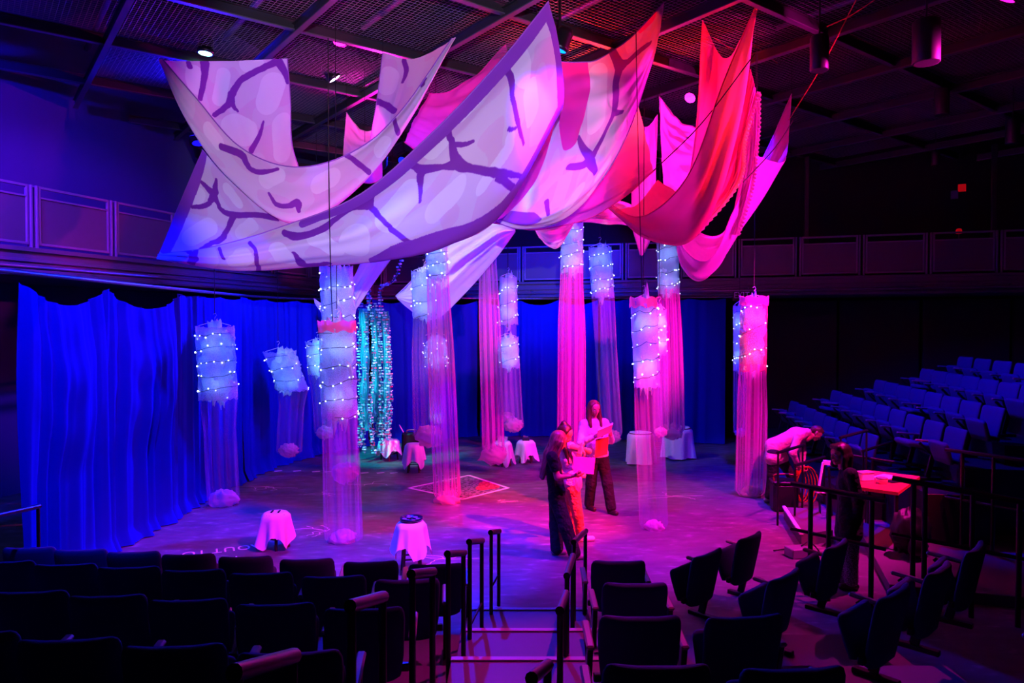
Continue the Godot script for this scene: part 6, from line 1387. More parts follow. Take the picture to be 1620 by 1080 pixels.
func build_crew_corner() -> void:
	guard("black guard rail crossing in front of the woman in the dark jacket", Vector3(3.05, 1.175, -7.9), Vector3(3.725, 1.157, -7.2), 0.0, [0.22, 0.42, 0.86], [0.42], 0.026)
	guard("black guard rail before the backpack on the right", Vector3(3.996, 1.3, -7.6), Vector3(4.915, 1.211, -6.9), 0.0, [0.17, 0.26, 0.62, 0.95], [0.45], 0.026)
	guard("black guard rail behind the crew table", Vector3(5.184, 0.922, -11), Vector3(6.22, 0.829, -10.4), 0.0, [0.22, 0.8], [0.5], 0.022)
	guard("black guard rail beside the raked seats at the far right", Vector3(5.507, 1.326, -9.2), Vector3(6.086, 1.323, -8.4), 0.12, [0.2, 0.55], [0.5], 0.022)
	# sloping handrails of the stair by the raked seats
	hoop("pink lit sloping handrail in front of the bending man", Vector3(3.858, 1.058, -10.5), Vector3(4.455, 1.069, -11.1), 0.0, 0.02)
	hoop("pink lit sloping handrail right of the bending man", Vector3(4.068, 0.893, -10.4), Vector3(4.829, 0.866, -11.2), 0.17, 0.02)
	hoop("orange lit sloping handrail among the raked seats", Vector3(4.536, 1.356, -10), Vector3(5.186, 1.365, -10.6), 0.0, 0.018)
	hoop("orange lit sloping handrail right above the dark haired woman", Vector3(5.191, 1.051, -10.7), Vector3(5.81, 1.118, -11.1), 0.0, 0.018)
	# low platform with a pale edge, and its black side
	var p := [Vector3(4.105, 0.16, -10.921), Vector3(4.569, 0.16, -10.845), Vector3(4.309, 0.16, -9.697), Vector3(3.803, 0.16, -9.491)]
	var c: Vector3 = (p[0] + p[1] + p[2] + p[3]) / 4
	c.y = 0
	var t := thing("low_platform", "low step platform with a pale metal edge beside the black crate", "platform", c)
	var s := st()
	var lo := p.map(func(v): return Vector3(v.x, 0, v.z) - c)
	var hi := p.map(func(v): return v - c)
	quad(s, hi[0], hi[1], hi[2], hi[3], Vector3.UP)
	for k in 4: quad(s, hi[k], hi[(k + 1) % 4], lo[(k + 1) % 4], lo[k], (hi[k] + hi[(k + 1) % 4]))
	obj("deck", s, M.step, t)
	s = st()
	bar(s, hi[3] + Vector3(0, 0.008, 0), hi[0] + Vector3(0, 0.008, 0), 0.05, 0.03, 0.004)
	obj("edge_strip", s, M.white, t)
	# larger platform that carries the crew table
	s = st()
	box(s, Vector3(5.7, 0.06, -8.6), Vector3(2.6, 0.12, 2.6), 0.006, TURN)
	metas(obj("crew_platform", s, M.step), "broad low platform under the crew table and backpack", "platform")
	# table with a red top
	var e1 := Vector3(0.646, 0, -0.763) * 0.62
	var e2 := Vector3(0.763, 0, 0.646) * 0.33
	var tc := Vector3(4.88, 0.86, -9.55)
	var q := [tc - e1 - e2, tc + e1 - e2, tc + e1 + e2, tc - e1 + e2]
	c = (q[0] + q[1] + q[2] + q[3]) / 4
	c.y = 0.12
	t = thing("crew_table", "small table with a red lit top on the crew platform", "table", c)
	s = st()
	var h2 := q.map(func(v): return v - c)
	quad(s, h2[0], h2[1], h2[2], h2[3], Vector3.UP)
	for k in 4: quad(s, h2[k], h2[(k + 1) % 4], h2[(k + 1) % 4] - Vector3(0, 0.04, 0), h2[k] - Vector3(0, 0.04, 0), Vector3(h2[k].x + h2[(k + 1) % 4].x, 0, h2[k].z + h2[(k + 1) % 4].z))
	quad(s, h2[0] - Vector3(0, 0.04, 0), h2[1] - Vector3(0, 0.04, 0), h2[2] - Vector3(0, 0.04, 0), h2[3] - Vector3(0, 0.04, 0), Vector3.DOWN)
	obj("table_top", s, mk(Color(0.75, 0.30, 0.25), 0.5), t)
	for k in 4:
		s = st()
		var l: Vector3 = h2[k] * 0.9
		l.y = h2[k].y - 0.04
		bar(s, l, Vector3(l.x, 0.0, l.z), 0.04, 0.04, 0.005)
		obj("leg", s, M.black_metal, t)
	# things on the table
	var ty := Vector3(0, 0.745, 0)
	var t2 := thing("paper_stack", "white papers lying on the back of the crew table", "papers", c + Vector3(0.12, 0.741, -0.16), 0.4)
	s = st()
	for k in 3: box(s, Vector3(0.01 * k, 0.003 + 0.005 * k, 0), Vector3(0.3, 0.004, 0.21), 0.0, Basis(Vector3.UP, 0.12 * k))
	obj("sheets", s, M.white, t2)
	t2 = thing("tablet", "flat black tablet on the crew table", "tablet", c + Vector3(0.10, 0.741, 0.10), 0.35)
	s = st()
	box(s, Vector3(0, 0.006, 0), Vector3(0.19, 0.011, 0.13), 0.004)
	obj("body", s, M.black, t2)
	t2 = thing("plastic_tub", "clear lidded tub on the near corner of the crew table", "tub", c + Vector3(-0.1, 0.741, 0.2), 0.2)
	s = st()
	lathe(s, [[0.001, 0], [0.06, 0], [0.07, 0.05], [0.072, 0.07], [0.066, 0.07], [0.055, 0.01], [0.001, 0.01]], 18)
	obj("cup", s, M.white, t2)
	s = st()
	lathe(s, [[0.001, 0.085], [0.06, 0.083], [0.075, 0.075], [0.072, 0.068], [0.001, 0.07]], 18)
	obj("lid", s, M.panel, t2)
	t2 = thing("small_box", "pink lit box standing on the left of the crew table", "box", c + Vector3(-0.22, 0.741, -0.02), 0.3)
	s = st()
	box(s, Vector3(0, 0.05, 0), Vector3(0.2, 0.10, 0.14), 0.008)
	obj("body", s, M.white, t2)
	s = st()
	box(s, Vector3(0, 0.104, 0), Vector3(0.21, 0.016, 0.15), 0.005)
	obj("lid", s, M.nosing, t2)
	# tilted music stand with a pale edge left of the woman
	t2 = thing("folding_easel", "folding easel with a pale edge standing left of the dark jacket", "easel", Vector3(4.891, 0, -11.055))
	var e0: Vector3 = t2.position
	s = st()
	bar(s, Vector3(4.553, 0.901, -10.6) - e0, Vector3(4.491, 0.501, -10.6) - e0, 0.03, 0.03, 0.004)
	bar(s, Vector3(4.553, 0.901, -10.6) - e0, Vector3(4.738, 0.882, -10.6) - e0, 0.03, 0.07, 0.004)
	obj("frame", s, M.white, t2)
	s = st()
	bar(s, Vector3(4.645, 0.841, -10.62) - e0, Vector3(0, 0, 0), 0.03, 0.03)
	bar(s, Vector3(4.501, 0.492, -10.6) - e0, Vector3(-0.2, 0, 0.05), 0.03, 0.03)
	obj("leg", s, M.black_metal, t2)
	# black crate with an open handle
	var cr0: Vector3 = Vector3(4.285, 0, -11.399)
	t2 = thing("tool_crate", "black tool crate with a raised handle beside the low platform", "crate", cr0, -0.15)
	s = st()
	box(s, Vector3(0, 0.22, 0), Vector3(0.38, 0.42, 0.34), 0.03)
	obj("body", s, M.black, t2)
	s = st()
	box(s, Vector3(0, 0.45, 0), Vector3(0.40, 0.05, 0.36), 0.015)
	obj("lid", s, M.black_metal, t2)
	s = st()
	tube(s, through([Vector3(-0.17, 0.47, 0.1), Vector3(-0.15, 0.57, 0.1), Vector3(0.15, 0.57, 0.1), Vector3(0.17, 0.47, 0.1)], 12), 0.015, 8)
	obj("handle", s, mk(Color(0.5, 0.2, 0.1), 0.4), t2)
	# coil of orange cable hanging from the man's hand
	var cb: Vector3 = Vector3(4.759, 0.541, -11.9)
	t2 = thing("cable_coil", "coil of orange cable held by the bending man", "cable", cb)
	s = st()
	for k in 5:
		var pts := []
		for i in 21:
			var a := TAU * i / 20
			pts.append(Vector3(sin(a) * (0.10 + 0.018 * k) + 0.02 * k, -0.26 + cos(a) * (0.27 + 0.012 * k), 0.03 * (k - 2)))
		tube(s, pts, 0.009, 6)
	obj("loops", s, mk(Color(0.85, 0.28, 0.06), 0.5), t2)
	# backpack on the platform
	t2 = thing("backpack", "bulging dark backpack slumped on the crew platform behind the guard rail", "backpack", Vector3(4.798, 0.12, -8.7) + Vector3(0, 0, 0), 0.4)
	s = st()
	crumple(s, Vector3(0, 0.31, 0), Vector3(0.26, 0.27, 0.18), 0.25, 77, 26, 16)
	obj("body", s, M.black, t2)
	s = st()
	crumple(s, Vector3(-0.06, 0.17, 0.15), Vector3(0.15, 0.13, 0.07), 0.2, 78)
	obj("front_pocket", s, M.seat_shell, t2)
	s = st()
	tube(s, through([Vector3(-0.06, 0.5, 0), Vector3(-0.05, 0.57, 0), Vector3(0.05, 0.57, 0), Vector3(0.06, 0.5, 0)], 8), 0.012, 6)
	obj("grab_loop", s, mk(Color(0.6, 0.2, 0.12), 0.6), t2)
	# wall box with cable near the front
	t2 = thing("floor_box", "small pale floor box with loose cables behind the front right seats", "floor box", Vector3(3.591, 0, -9.076), 0.2)
	s = st()
	box(s, Vector3(0, 0.06, 0), Vector3(0.26, 0.12, 0.2), 0.01)
	obj("body", s, M.panel, t2)
	s = st()
	tube(s, through([Vector3(0.05, 0.13, 0), Vector3(0.2, 0.16, -0.05), Vector3(0.3, 0.02, 0.0), Vector3(0.15, 0.02, -0.25), Vector3(-0.2, 0.02, -0.22)], 20), 0.009, 6)
	obj("cable", s, M.cord, t2)
	# signs on the rear wall
	t2 = thing("exit_sign", "dark exit sign with dim blue letters under the rear gallery", "sign", Vector3(5.455, 3.62, -17.3), deg_to_rad(-18))
	s = st()
	box(s, Vector3(0, 0, -0.03), Vector3(0.40, 0.26, 0.05), 0.006)
	obj("box", s, M.black, t2)
	var tm := TextMesh.new()
	var f := SystemFont.new()
	f.font_names = PackedStringArray(["Droid Sans"])
	tm.font = f
	tm.text = "EXIT"
	tm.font_size = 32
	tm.pixel_size = 0.0058
	tm.depth = 0.004
	put("lettering", tm, mk(Color(0.85, 0.85, 0.95), 0.5), t2)
	t2 = thing("fire_alarm_sign", "small red square sign high on the far right wall", "sign", Vector3(10.479, 6.106, -17), deg_to_rad(-30))
	s = st()
	box(s, Vector3.ZERO, Vector3(0.16, 0.17, 0.02), 0.004)
	var rs := mk(Color(0.9, 0.1, 0.1), 0.5)
	rs.emission_enabled = true
	rs.emission = Color(0.9, 0.05, 0.08)
	rs.emission_energy_multiplier = 0.3
	obj("sign_light", s, rs, t2)
	t2 = thing("junction_box", "grey junction box beside the red square sign", "junction box", Vector3(10.305, 5.945, -17), deg_to_rad(-30))
	s = st()
	box(s, Vector3.ZERO, Vector3(0.15, 0.19, 0.06), 0.008)
	obj("box", s, M.panel, t2)
	t2 = thing("wall_beacon", "small dim red beacon fixed below the square sign", "beacon", Vector3(10.42, 5.065, -17), deg_to_rad(-30))
	s = st()
	lathe(s, [[0.001, -0.02], [0.06, -0.02], [0.065, 0.05], [0.05, 0.09], [0.001, 0.1]], 14)
	obj("dome_light", s, rs, t2)
	s = st()
	tube(s, [Vector3(0, -0.02, 0), Vector3(0, -0.3, 0)], 0.008, 6)
	obj("conduit", s, M.panel, t2)
# ---------------------------------------------------------------- people
# Tapered capsules joined by a smooth sum and meshed as surface nets. An "arr" is [vertices, indices].
func nets(bones: Array, cell: float, k: float) -> Array:
	var lo := Vector3(1e9, 1e9, 1e9)
	var hi := -lo
	for b in bones:
		var r: float = maxf(b[2], b[3]) + 2.0 * cell + 0.35 / k
		var rv := Vector3(r, r, r)
		lo = lo.min(b[0] - rv).min(b[1] - rv)
		hi = hi.max(b[0] + rv).max(b[1] + rv)
	var nx := int((hi.x - lo.x) / cell) + 2
	var ny := int((hi.y - lo.y) / cell) + 2
	var nz := int((hi.z - lo.z) / cell) + 2
	var f := PackedFloat32Array()
	f.resize(nx * ny * nz)
	for b in bones:
		var a: Vector3 = b[0]
		var e: Vector3 = b[1]
		var ra: float = b[2]
		var rb: float = b[3]
		var ab := e - a
		var l2 := maxf(ab.length_squared(), 1e-8)
		var r := maxf(ra, rb) + 4.0 / k
		var i0 := a.min(e) - Vector3(r, r, r) - lo
		var i1 := a.max(e) + Vector3(r, r, r) - lo
		for z in range(maxi(0, int(i0.z / cell)), mini(nz, int(i1.z / cell) + 2)):
			for y in range(maxi(0, int(i0.y / cell)), mini(ny, int(i1.y / cell) + 2)):
				var at := (z * ny + y) * nx
				for x in range(maxi(0, int(i0.x / cell)), mini(nx, int(i1.x / cell) + 2)):
					var p := lo + Vector3(x, y, z) * cell - a
					var t := clampf(p.dot(ab) / l2, 0.0, 1.0)
					var d := (p - ab * t).length() - (ra + (rb - ra) * t)
					f[at + x] += exp(-k * maxf(d, -0.06))
	var verts := PackedVector3Array()
	var idx := PackedInt32Array()
	var cells := {}
	var sx := 1
	var sy := nx
	var sz := nx * ny
	var offs := [0, sx, sy, sx + sy, sz, sz + sx, sz + sy, sz + sx + sy]
	var cor := [Vector3(0, 0, 0), Vector3(1, 0, 0), Vector3(0, 1, 0), Vector3(1, 1, 0), Vector3(0, 0, 1), Vector3(1, 0, 1), Vector3(0, 1, 1), Vector3(1, 1, 1)]
	var edges := [[0, 1], [2, 3], [4, 5], [6, 7], [0, 2], [1, 3], [4, 6], [5, 7], [0, 4], [1, 5], [2, 6], [3, 7]]
	for z in nz - 1:
		for y in ny - 1:
			for x in nx - 1:
				var i := z * sz + y * sy + x
				var m := 0
				for c in 8:
					if f[i + offs[c]] > 1.0: m |= 1 << c
				if m == 0 or m == 255: continue
				var s := Vector3.ZERO
				var n := 0
				for e in edges:
					var A: bool = (m >> e[0]) & 1 == 1
					if A == ((m >> e[1]) & 1 == 1): continue
					var va := log(maxf(f[i + offs[e[0]]], 1e-5))
					var vb := log(maxf(f[i + offs[e[1]]], 1e-5))
					s += (cor[e[0]] as Vector3).lerp(cor[e[1]], va / (va - vb))
					n += 1
				cells[i] = verts.size()
				verts.append(lo + (Vector3(x, y, z) + s / n) * cell)
	for i in cells:
		var v0 := f[i] > 1.0
		for ax in 3:
			var st_: int = [sx, sy, sz][ax]
			var u: int = [sy, sz, sx][ax]
			var w: int = [sz, sx, sy][ax]
			if (f[i + st_] > 1.0) == v0: continue
			if not (cells.has(i - u) and cells.has(i - w) and cells.has(i - u - w)): continue
			var q := [cells[i], cells[i - u], cells[i - u - w], cells[i - w]]
			if v0: idx.append_array([q[0], q[1], q[2], q[0], q[2], q[3]])
			else: idx.append_array([q[0], q[2], q[1], q[0], q[3], q[2]])
	return [verts, idx]

func moved(a: Array, t: Transform3D) -> Array:
	var v := PackedVector3Array()
	for p in a[0]: v.append(t * p)
	var ix: PackedInt32Array = a[1].duplicate()
	if t.basis.determinant() < 0:
		for i in range(0, ix.size(), 3):
			var k := ix[i]
			ix[i] = ix[i + 1]
			ix[i + 1] = k
	return [v, ix]

func mesh_of(list: Array) -> ArrayMesh:
	var v := PackedVector3Array()
	var ix := PackedInt32Array()
	for a in list:
		var o := v.size()
		v.append_array(a[0])
		for i in a[1]: ix.append(i + o)
	var n := PackedVector3Array()
	n.resize(v.size())
	for i in range(0, ix.size(), 3):
		var c := (v[ix[i + 2]] - v[ix[i]]).cross(v[ix[i + 1]] - v[ix[i]])
		for k in 3: n[ix[i + k]] += c
	for i in n.size(): n[i] = n[i].normalized() if n[i].length() > 0 else Vector3.UP
	var arr := []
	arr.resize(Mesh.ARRAY_MAX)
	arr[Mesh.ARRAY_VERTEX] = v
	arr[Mesh.ARRAY_NORMAL] = n
	arr[Mesh.ARRAY_INDEX] = ix
	var m := ArrayMesh.new()
	m.add_surface_from_arrays(Mesh.PRIMITIVE_TRIANGLES, arr)
	return m

var HEAD := []
var HANDS := []
var FACE := {}

func make_head() -> void:
	var b := [
		[Vector3(0, 0.035, 0.022), Vector3(0, 0.03, -0.012), 0.082, 0.078], [Vector3(0, 0.03, -0.01), Vector3(0, -0.01, -0.03), 0.07, 0.058],
		[Vector3(-0.026, -0.045, -0.02), Vector3(0, -0.088, -0.058), 0.042, 0.024], [Vector3(0.026, -0.045, -0.02), Vector3(0, -0.088, -0.058), 0.042, 0.024],
		[Vector3(-0.036, -0.022, -0.058), Vector3(-0.02, -0.045, -0.062), 0.022, 0.02], [Vector3(0.036, -0.022, -0.058), Vector3(0.02, -0.045, -0.062), 0.022, 0.02],
		[Vector3(-0.034, 0.026, -0.070), Vector3(0.034, 0.026, -0.070), 0.016, 0.016],
		[Vector3(0, 0.012, -0.086), Vector3(0, -0.030, -0.103), 0.008, 0.0125], [Vector3(-0.012, -0.034, -0.09), Vector3(0.012, -0.034, -0.09), 0.008, 0.008],
		[Vector3(-0.016, -0.058, -0.082), Vector3(0.016, -0.058, -0.082), 0.0085, 0.0085], [Vector3(-0.013, -0.069, -0.079), Vector3(0.013, -0.069, -0.079), 0.009, 0.009],
		[Vector3(0.083, 0.012, 0.012), Vector3(0.078, -0.026, 0.004), 0.013, 0.009], [Vector3(-0.083, 0.012, 0.012), Vector3(-0.078, -0.026, 0.004), 0.013, 0.009],
		[Vector3(0, -0.06, 0.018), Vector3(0, -0.16, 0.035), 0.050, 0.054],
	]
	HEAD = nets(b, 0.0058, 210.0)
	# the face's own depth at a place, so that eyes and lips sit on the skin
	var fz := func(x: float, y: float) -> float:
		var z := 0.0
		for p in HEAD[0]:
			if absf(p.x - x) < 0.007 and absf(p.y - y) < 0.007: z = minf(z, p.z)
		return z
	var s := st()
	var ez: float = fz.call(0.031, 0.002)
	for x in [-0.031, 0.031]: ball(s, Vector3(x, 0.002, ez + 0.004), Vector3(0.0145, 0.007, 0.0075), 10, 6)
	FACE.eyes = commit(s)
	s = st()
	for x in [-0.031, 0.031]: ball(s, Vector3(x, 0.001, ez - 0.0022), Vector3(0.006, 0.006, 0.003), 8, 5)
	var bz: float = fz.call(0.033, 0.024)
	for x in [-0.033, 0.033]: tube(s, [Vector3(x - 0.017, 0.019, bz + 0.006), Vector3(x, 0.026, bz), Vector3(x + 0.017, 0.019, bz + 0.006)], 0.0036, 5)
	FACE.brows = commit(s)
	s = st()
	var lz: float = fz.call(0.0, -0.062)
	tube(s, through([Vector3(-0.022, -0.063, lz + 0.006), Vector3(-0.01, -0.060, lz), Vector3(0, -0.062, lz), Vector3(0.01, -0.060, lz), Vector3(0.022, -0.063, lz + 0.006)], 8), 0.0048, 6)
	tube(s, through([Vector3(-0.018, -0.067, lz + 0.006), Vector3(0, -0.071, lz + 0.001), Vector3(0.018, -0.067, lz + 0.006)], 6), 0.0052, 6)
	FACE.lips = commit(s)

# right hand: wrist at the origin, fingers toward -z, palm toward -y, thumb on the -x side
func make_hand(curl: float) -> Array:
	var b := []
	for x in [-0.026, -0.009, 0.009, 0.025]:
		b.append([Vector3(x * 0.6, 0, -0.005), Vector3(x, 0.002, -0.085), 0.016, 0.0125])
	var lens := [0.072, 0.080, 0.074, 0.058]
	for i in 4:
		var p := Vector3([-0.028, -0.0095, 0.010, 0.028][i], 0.002, -0.085)
		var ang := 0.0
		for j in 3:
			ang += curl * [0.9, 1.15, 0.8][j]
			var q = p + Vector3([-0.04, 0.0, 0.03, 0.10][i] * (1 - curl), -sin(ang), -cos(ang)).normalized() * lens[i] * [0.45, 0.32, 0.26][j]
			b.append([p, q, 0.0098 - 0.0006 * j, 0.0090 - 0.0008 * j])
			p = q
	var t0 := Vector3(-0.022, -0.006, -0.022)
	var t1 := t0 + Vector3(-0.030, -0.016, -0.030)
	var t2 := t1 + Vector3(-0.010 + 0.012 * curl, -0.012 - 0.01 * curl, -0.030)
	var t3 := t2 + Vector3(0.004 + 0.016 * curl, -0.008 * curl, -0.024)
	b.append([t0, t1, 0.015, 0.012])
	b.append([t1, t2, 0.0115, 0.0105])
	b.append([t2, t3, 0.0105, 0.0085])
	b.append([Vector3(0, 0, 0.05), Vector3(0, 0, -0.01), 0.026, 0.021])
	return nets(b, 0.0045, 220.0)

func look(z: Vector3, up: Vector3) -> Basis:
	# -z of the result points along z
	var f := -z.normalized()
	var x := up.cross(f).normalized()
	return Basis(x, f.cross(x), f)

# J: joints in metres. c: look of the person.
func person(label: String, J: Dictionary, c: Dictionary) -> void:
	var base := Vector3((J.la.x + J.ra.x) / 2, 0, (J.la.z + J.ra.z) / 2)
	base.y = c.get("floor", 0.0)
	var t := thing("person", label, "person", base, 0.0, "people")
	for k in J:
		if k not in ["face", "up", "lpalm", "rpalm"]: J[k] = J[k] - base
	var side: Vector3 = (J.rs - J.ls).normalized()
	var g: float = c.get("girth", 1.0)
	var hipside: Vector3 = (J.rh - J.lh).normalized()
	var mid: Vector3 = J.chest.lerp(J.pelvis, 0.55)
	var torso := func(e: float) -> Array:
		return [
			[J.chest + side * 0.07, mid + side * 0.055, 0.088 * g + e, 0.080 * g + e], [J.chest - side * 0.07, mid - side * 0.055, 0.088 * g + e, 0.080 * g + e],
			[mid + side * 0.055, J.pelvis + hipside * 0.065, 0.080 * g + e, 0.098 * g + e], [mid - side * 0.055, J.pelvis - hipside * 0.065, 0.080 * g + e, 0.098 * g + e],
			[J.ls.lerp(J.neck, 0.15), J.rs.lerp(J.neck, 0.15), 0.052 + e, 0.052 + e], [J.neck, J.chest, 0.052 + e * 0.6, 0.09 * g + e],
		]
	var b: Array = torso.call(0.0)
	for s in ["l", "r"]:
		b.append([J[s + "s"], J[s + "e"], 0.050, 0.038])
		b.append([J[s + "e"], J[s + "w"], 0.038, 0.025])
		b.append([J[s + "h"], J[s + "k"], 0.082 * g, 0.055])
		b.append([J[s + "k"], J[s + "a"], 0.054, 0.036])
	var fb := look(J.face, J.get("up", Vector3.UP))
	b.append([J.neck, J.head + fb * Vector3(0, -0.07, 0.02), 0.054, 0.05])
	var list := [nets(b, 0.0155, 95.0), moved(HEAD, Transform3D(fb, J.head))]
	for s in ["l", "r"]:
		var d: Vector3 = (J.get(s + "hand", J[s + "w"] + (J[s + "w"] - J[s + "e"])) - J[s + "w"]).normalized()
		var pal: Vector3 = J.get(s + "palm", Vector3.DOWN)
		var hb := look(d, -pal)
		if s == "l": hb = Basis(-hb.x, hb.y, hb.z)
		list.append(moved(HANDS[1 if c.get("grip", "").contains(s) else 0], Transform3D(hb, J[s + "w"] - d * 0.005)))
	put("body", mesh_of(list), c.skin, t)
	put("eyes", FACE.eyes, M.white, t, Transform3D(fb, J.head))
	put("eyebrows", FACE.brows, c.hair, t, Transform3D(fb, J.head))
	put("lips", FACE.lips, c.lips, t, Transform3D(fb, J.head))
	# hair, in the head's own axes
	var hb2 := []
	for q in c.hair_bones: hb2.append([q[0], q[1], q[2], q[3]])
	# loose lengths hang straight down whatever way the head tilts
	var yaw := look(Vector3(J.face.x, 0, J.face.z), Vector3.UP)
	var un := fb.inverse() * yaw
	for q in c.get("loose", []): hb2.append([un * q[0], un * q[1], q[2], q[3]])
	put("hair", mesh_of([nets(hb2, 0.011, 130.0)]), c.hair, t, Transform3D(fb, J.head))
	# trousers
	var w: float = c.get("leg", 1.0)
	var spine: Vector3 = (J.chest - J.pelvis).normalized() * 0.05
	var tr := [[J.pelvis + hipside * 0.06 + spine, J.rh, 0.100 * g, 0.100 * g], [J.pelvis - hipside * 0.06 + spine, J.lh, 0.100 * g, 0.100 * g]]
	for s in ["l", "r"]:
		tr.append([J[s + "h"], J[s + "k"], 0.099 * g, 0.070 * w])
		tr.append([J[s + "k"], J[s + "k"].lerp(J[s + "a"], c.get("cuff", 0.95)), 0.070 * w, 0.066 * w])
	put("trousers", mesh_of([nets(tr, 0.0155, 100.0)]), c.trousers, t)
	# top
	var tp: Array = torso.call(c.get("loose_fit", 0.016))
	if c.get("long", false):
		tp.append([J.pelvis + hipside * 0.07, J.rh.lerp(J.rk, 0.22) + hipside * 0.02, 0.115 * g, 0.112 * g])
		tp.append([J.pelvis - hipside * 0.07, J.lh.lerp(J.lk, 0.22) - hipside * 0.02, 0.115 * g, 0.112 * g])
	for s in ["l", "r"]:
		var sl: float = c.get("sleeve", 0.5)
		if sl > 0:
			tp.append([J[s + "s"], J[s + "s"].lerp(J[s + "e"], minf(sl, 1.0)), 0.068, 0.060])
			if sl > 1.0: tp.append([J[s + "e"], J[s + "e"].lerp(J[s + "w"], sl - 1.0), 0.058, 0.042])
	put("top", mesh_of([nets(tp, 0.0155, 90.0)]), c.top, t)
	if c.has("collar"):
		put("collar", mesh_of([nets([[J.neck + side * 0.05 + fb * Vector3(0, -0.01, -0.03), J.chest + side * 0.02 + fb * Vector3(0, 0.0, -0.105), 0.022, 0.016], [J.neck - side * 0.05 + fb * Vector3(0, -0.01, -0.03), J.chest - side * 0.02 + fb * Vector3(0, 0.0, -0.105), 0.022, 0.016], [J.neck + side * 0.05, J.neck - side * 0.05, 0.03, 0.03]], 0.011, 110.0)]), c.collar, t)
	# shoes
	for s in ["l", "r"]:
		var an: Vector3 = J[s + "a"]
		var toe: Vector3 = J[s + "t"]
		var heel := Vector3(an.x, 0.04, an.z) - Vector3(toe.x - an.x, 0, toe.z - an.z).normalized() * 0.035
		var tip := Vector3(toe.x, 0.032, toe.z)
		put("shoe", mesh_of([nets([[heel, tip, 0.040, 0.030], [heel, Vector3(heel.x, 0.02, heel.z), 0.038, 0.02], [tip, heel.lerp(tip, 0.6) + Vector3(0, -0.012, 0), 0.026, 0.02], [Vector3(an.x, 0.075, an.z), heel.lerp(tip, 0.35), 0.038, 0.038]], 0.010, 90.0)]), c.shoes, t)

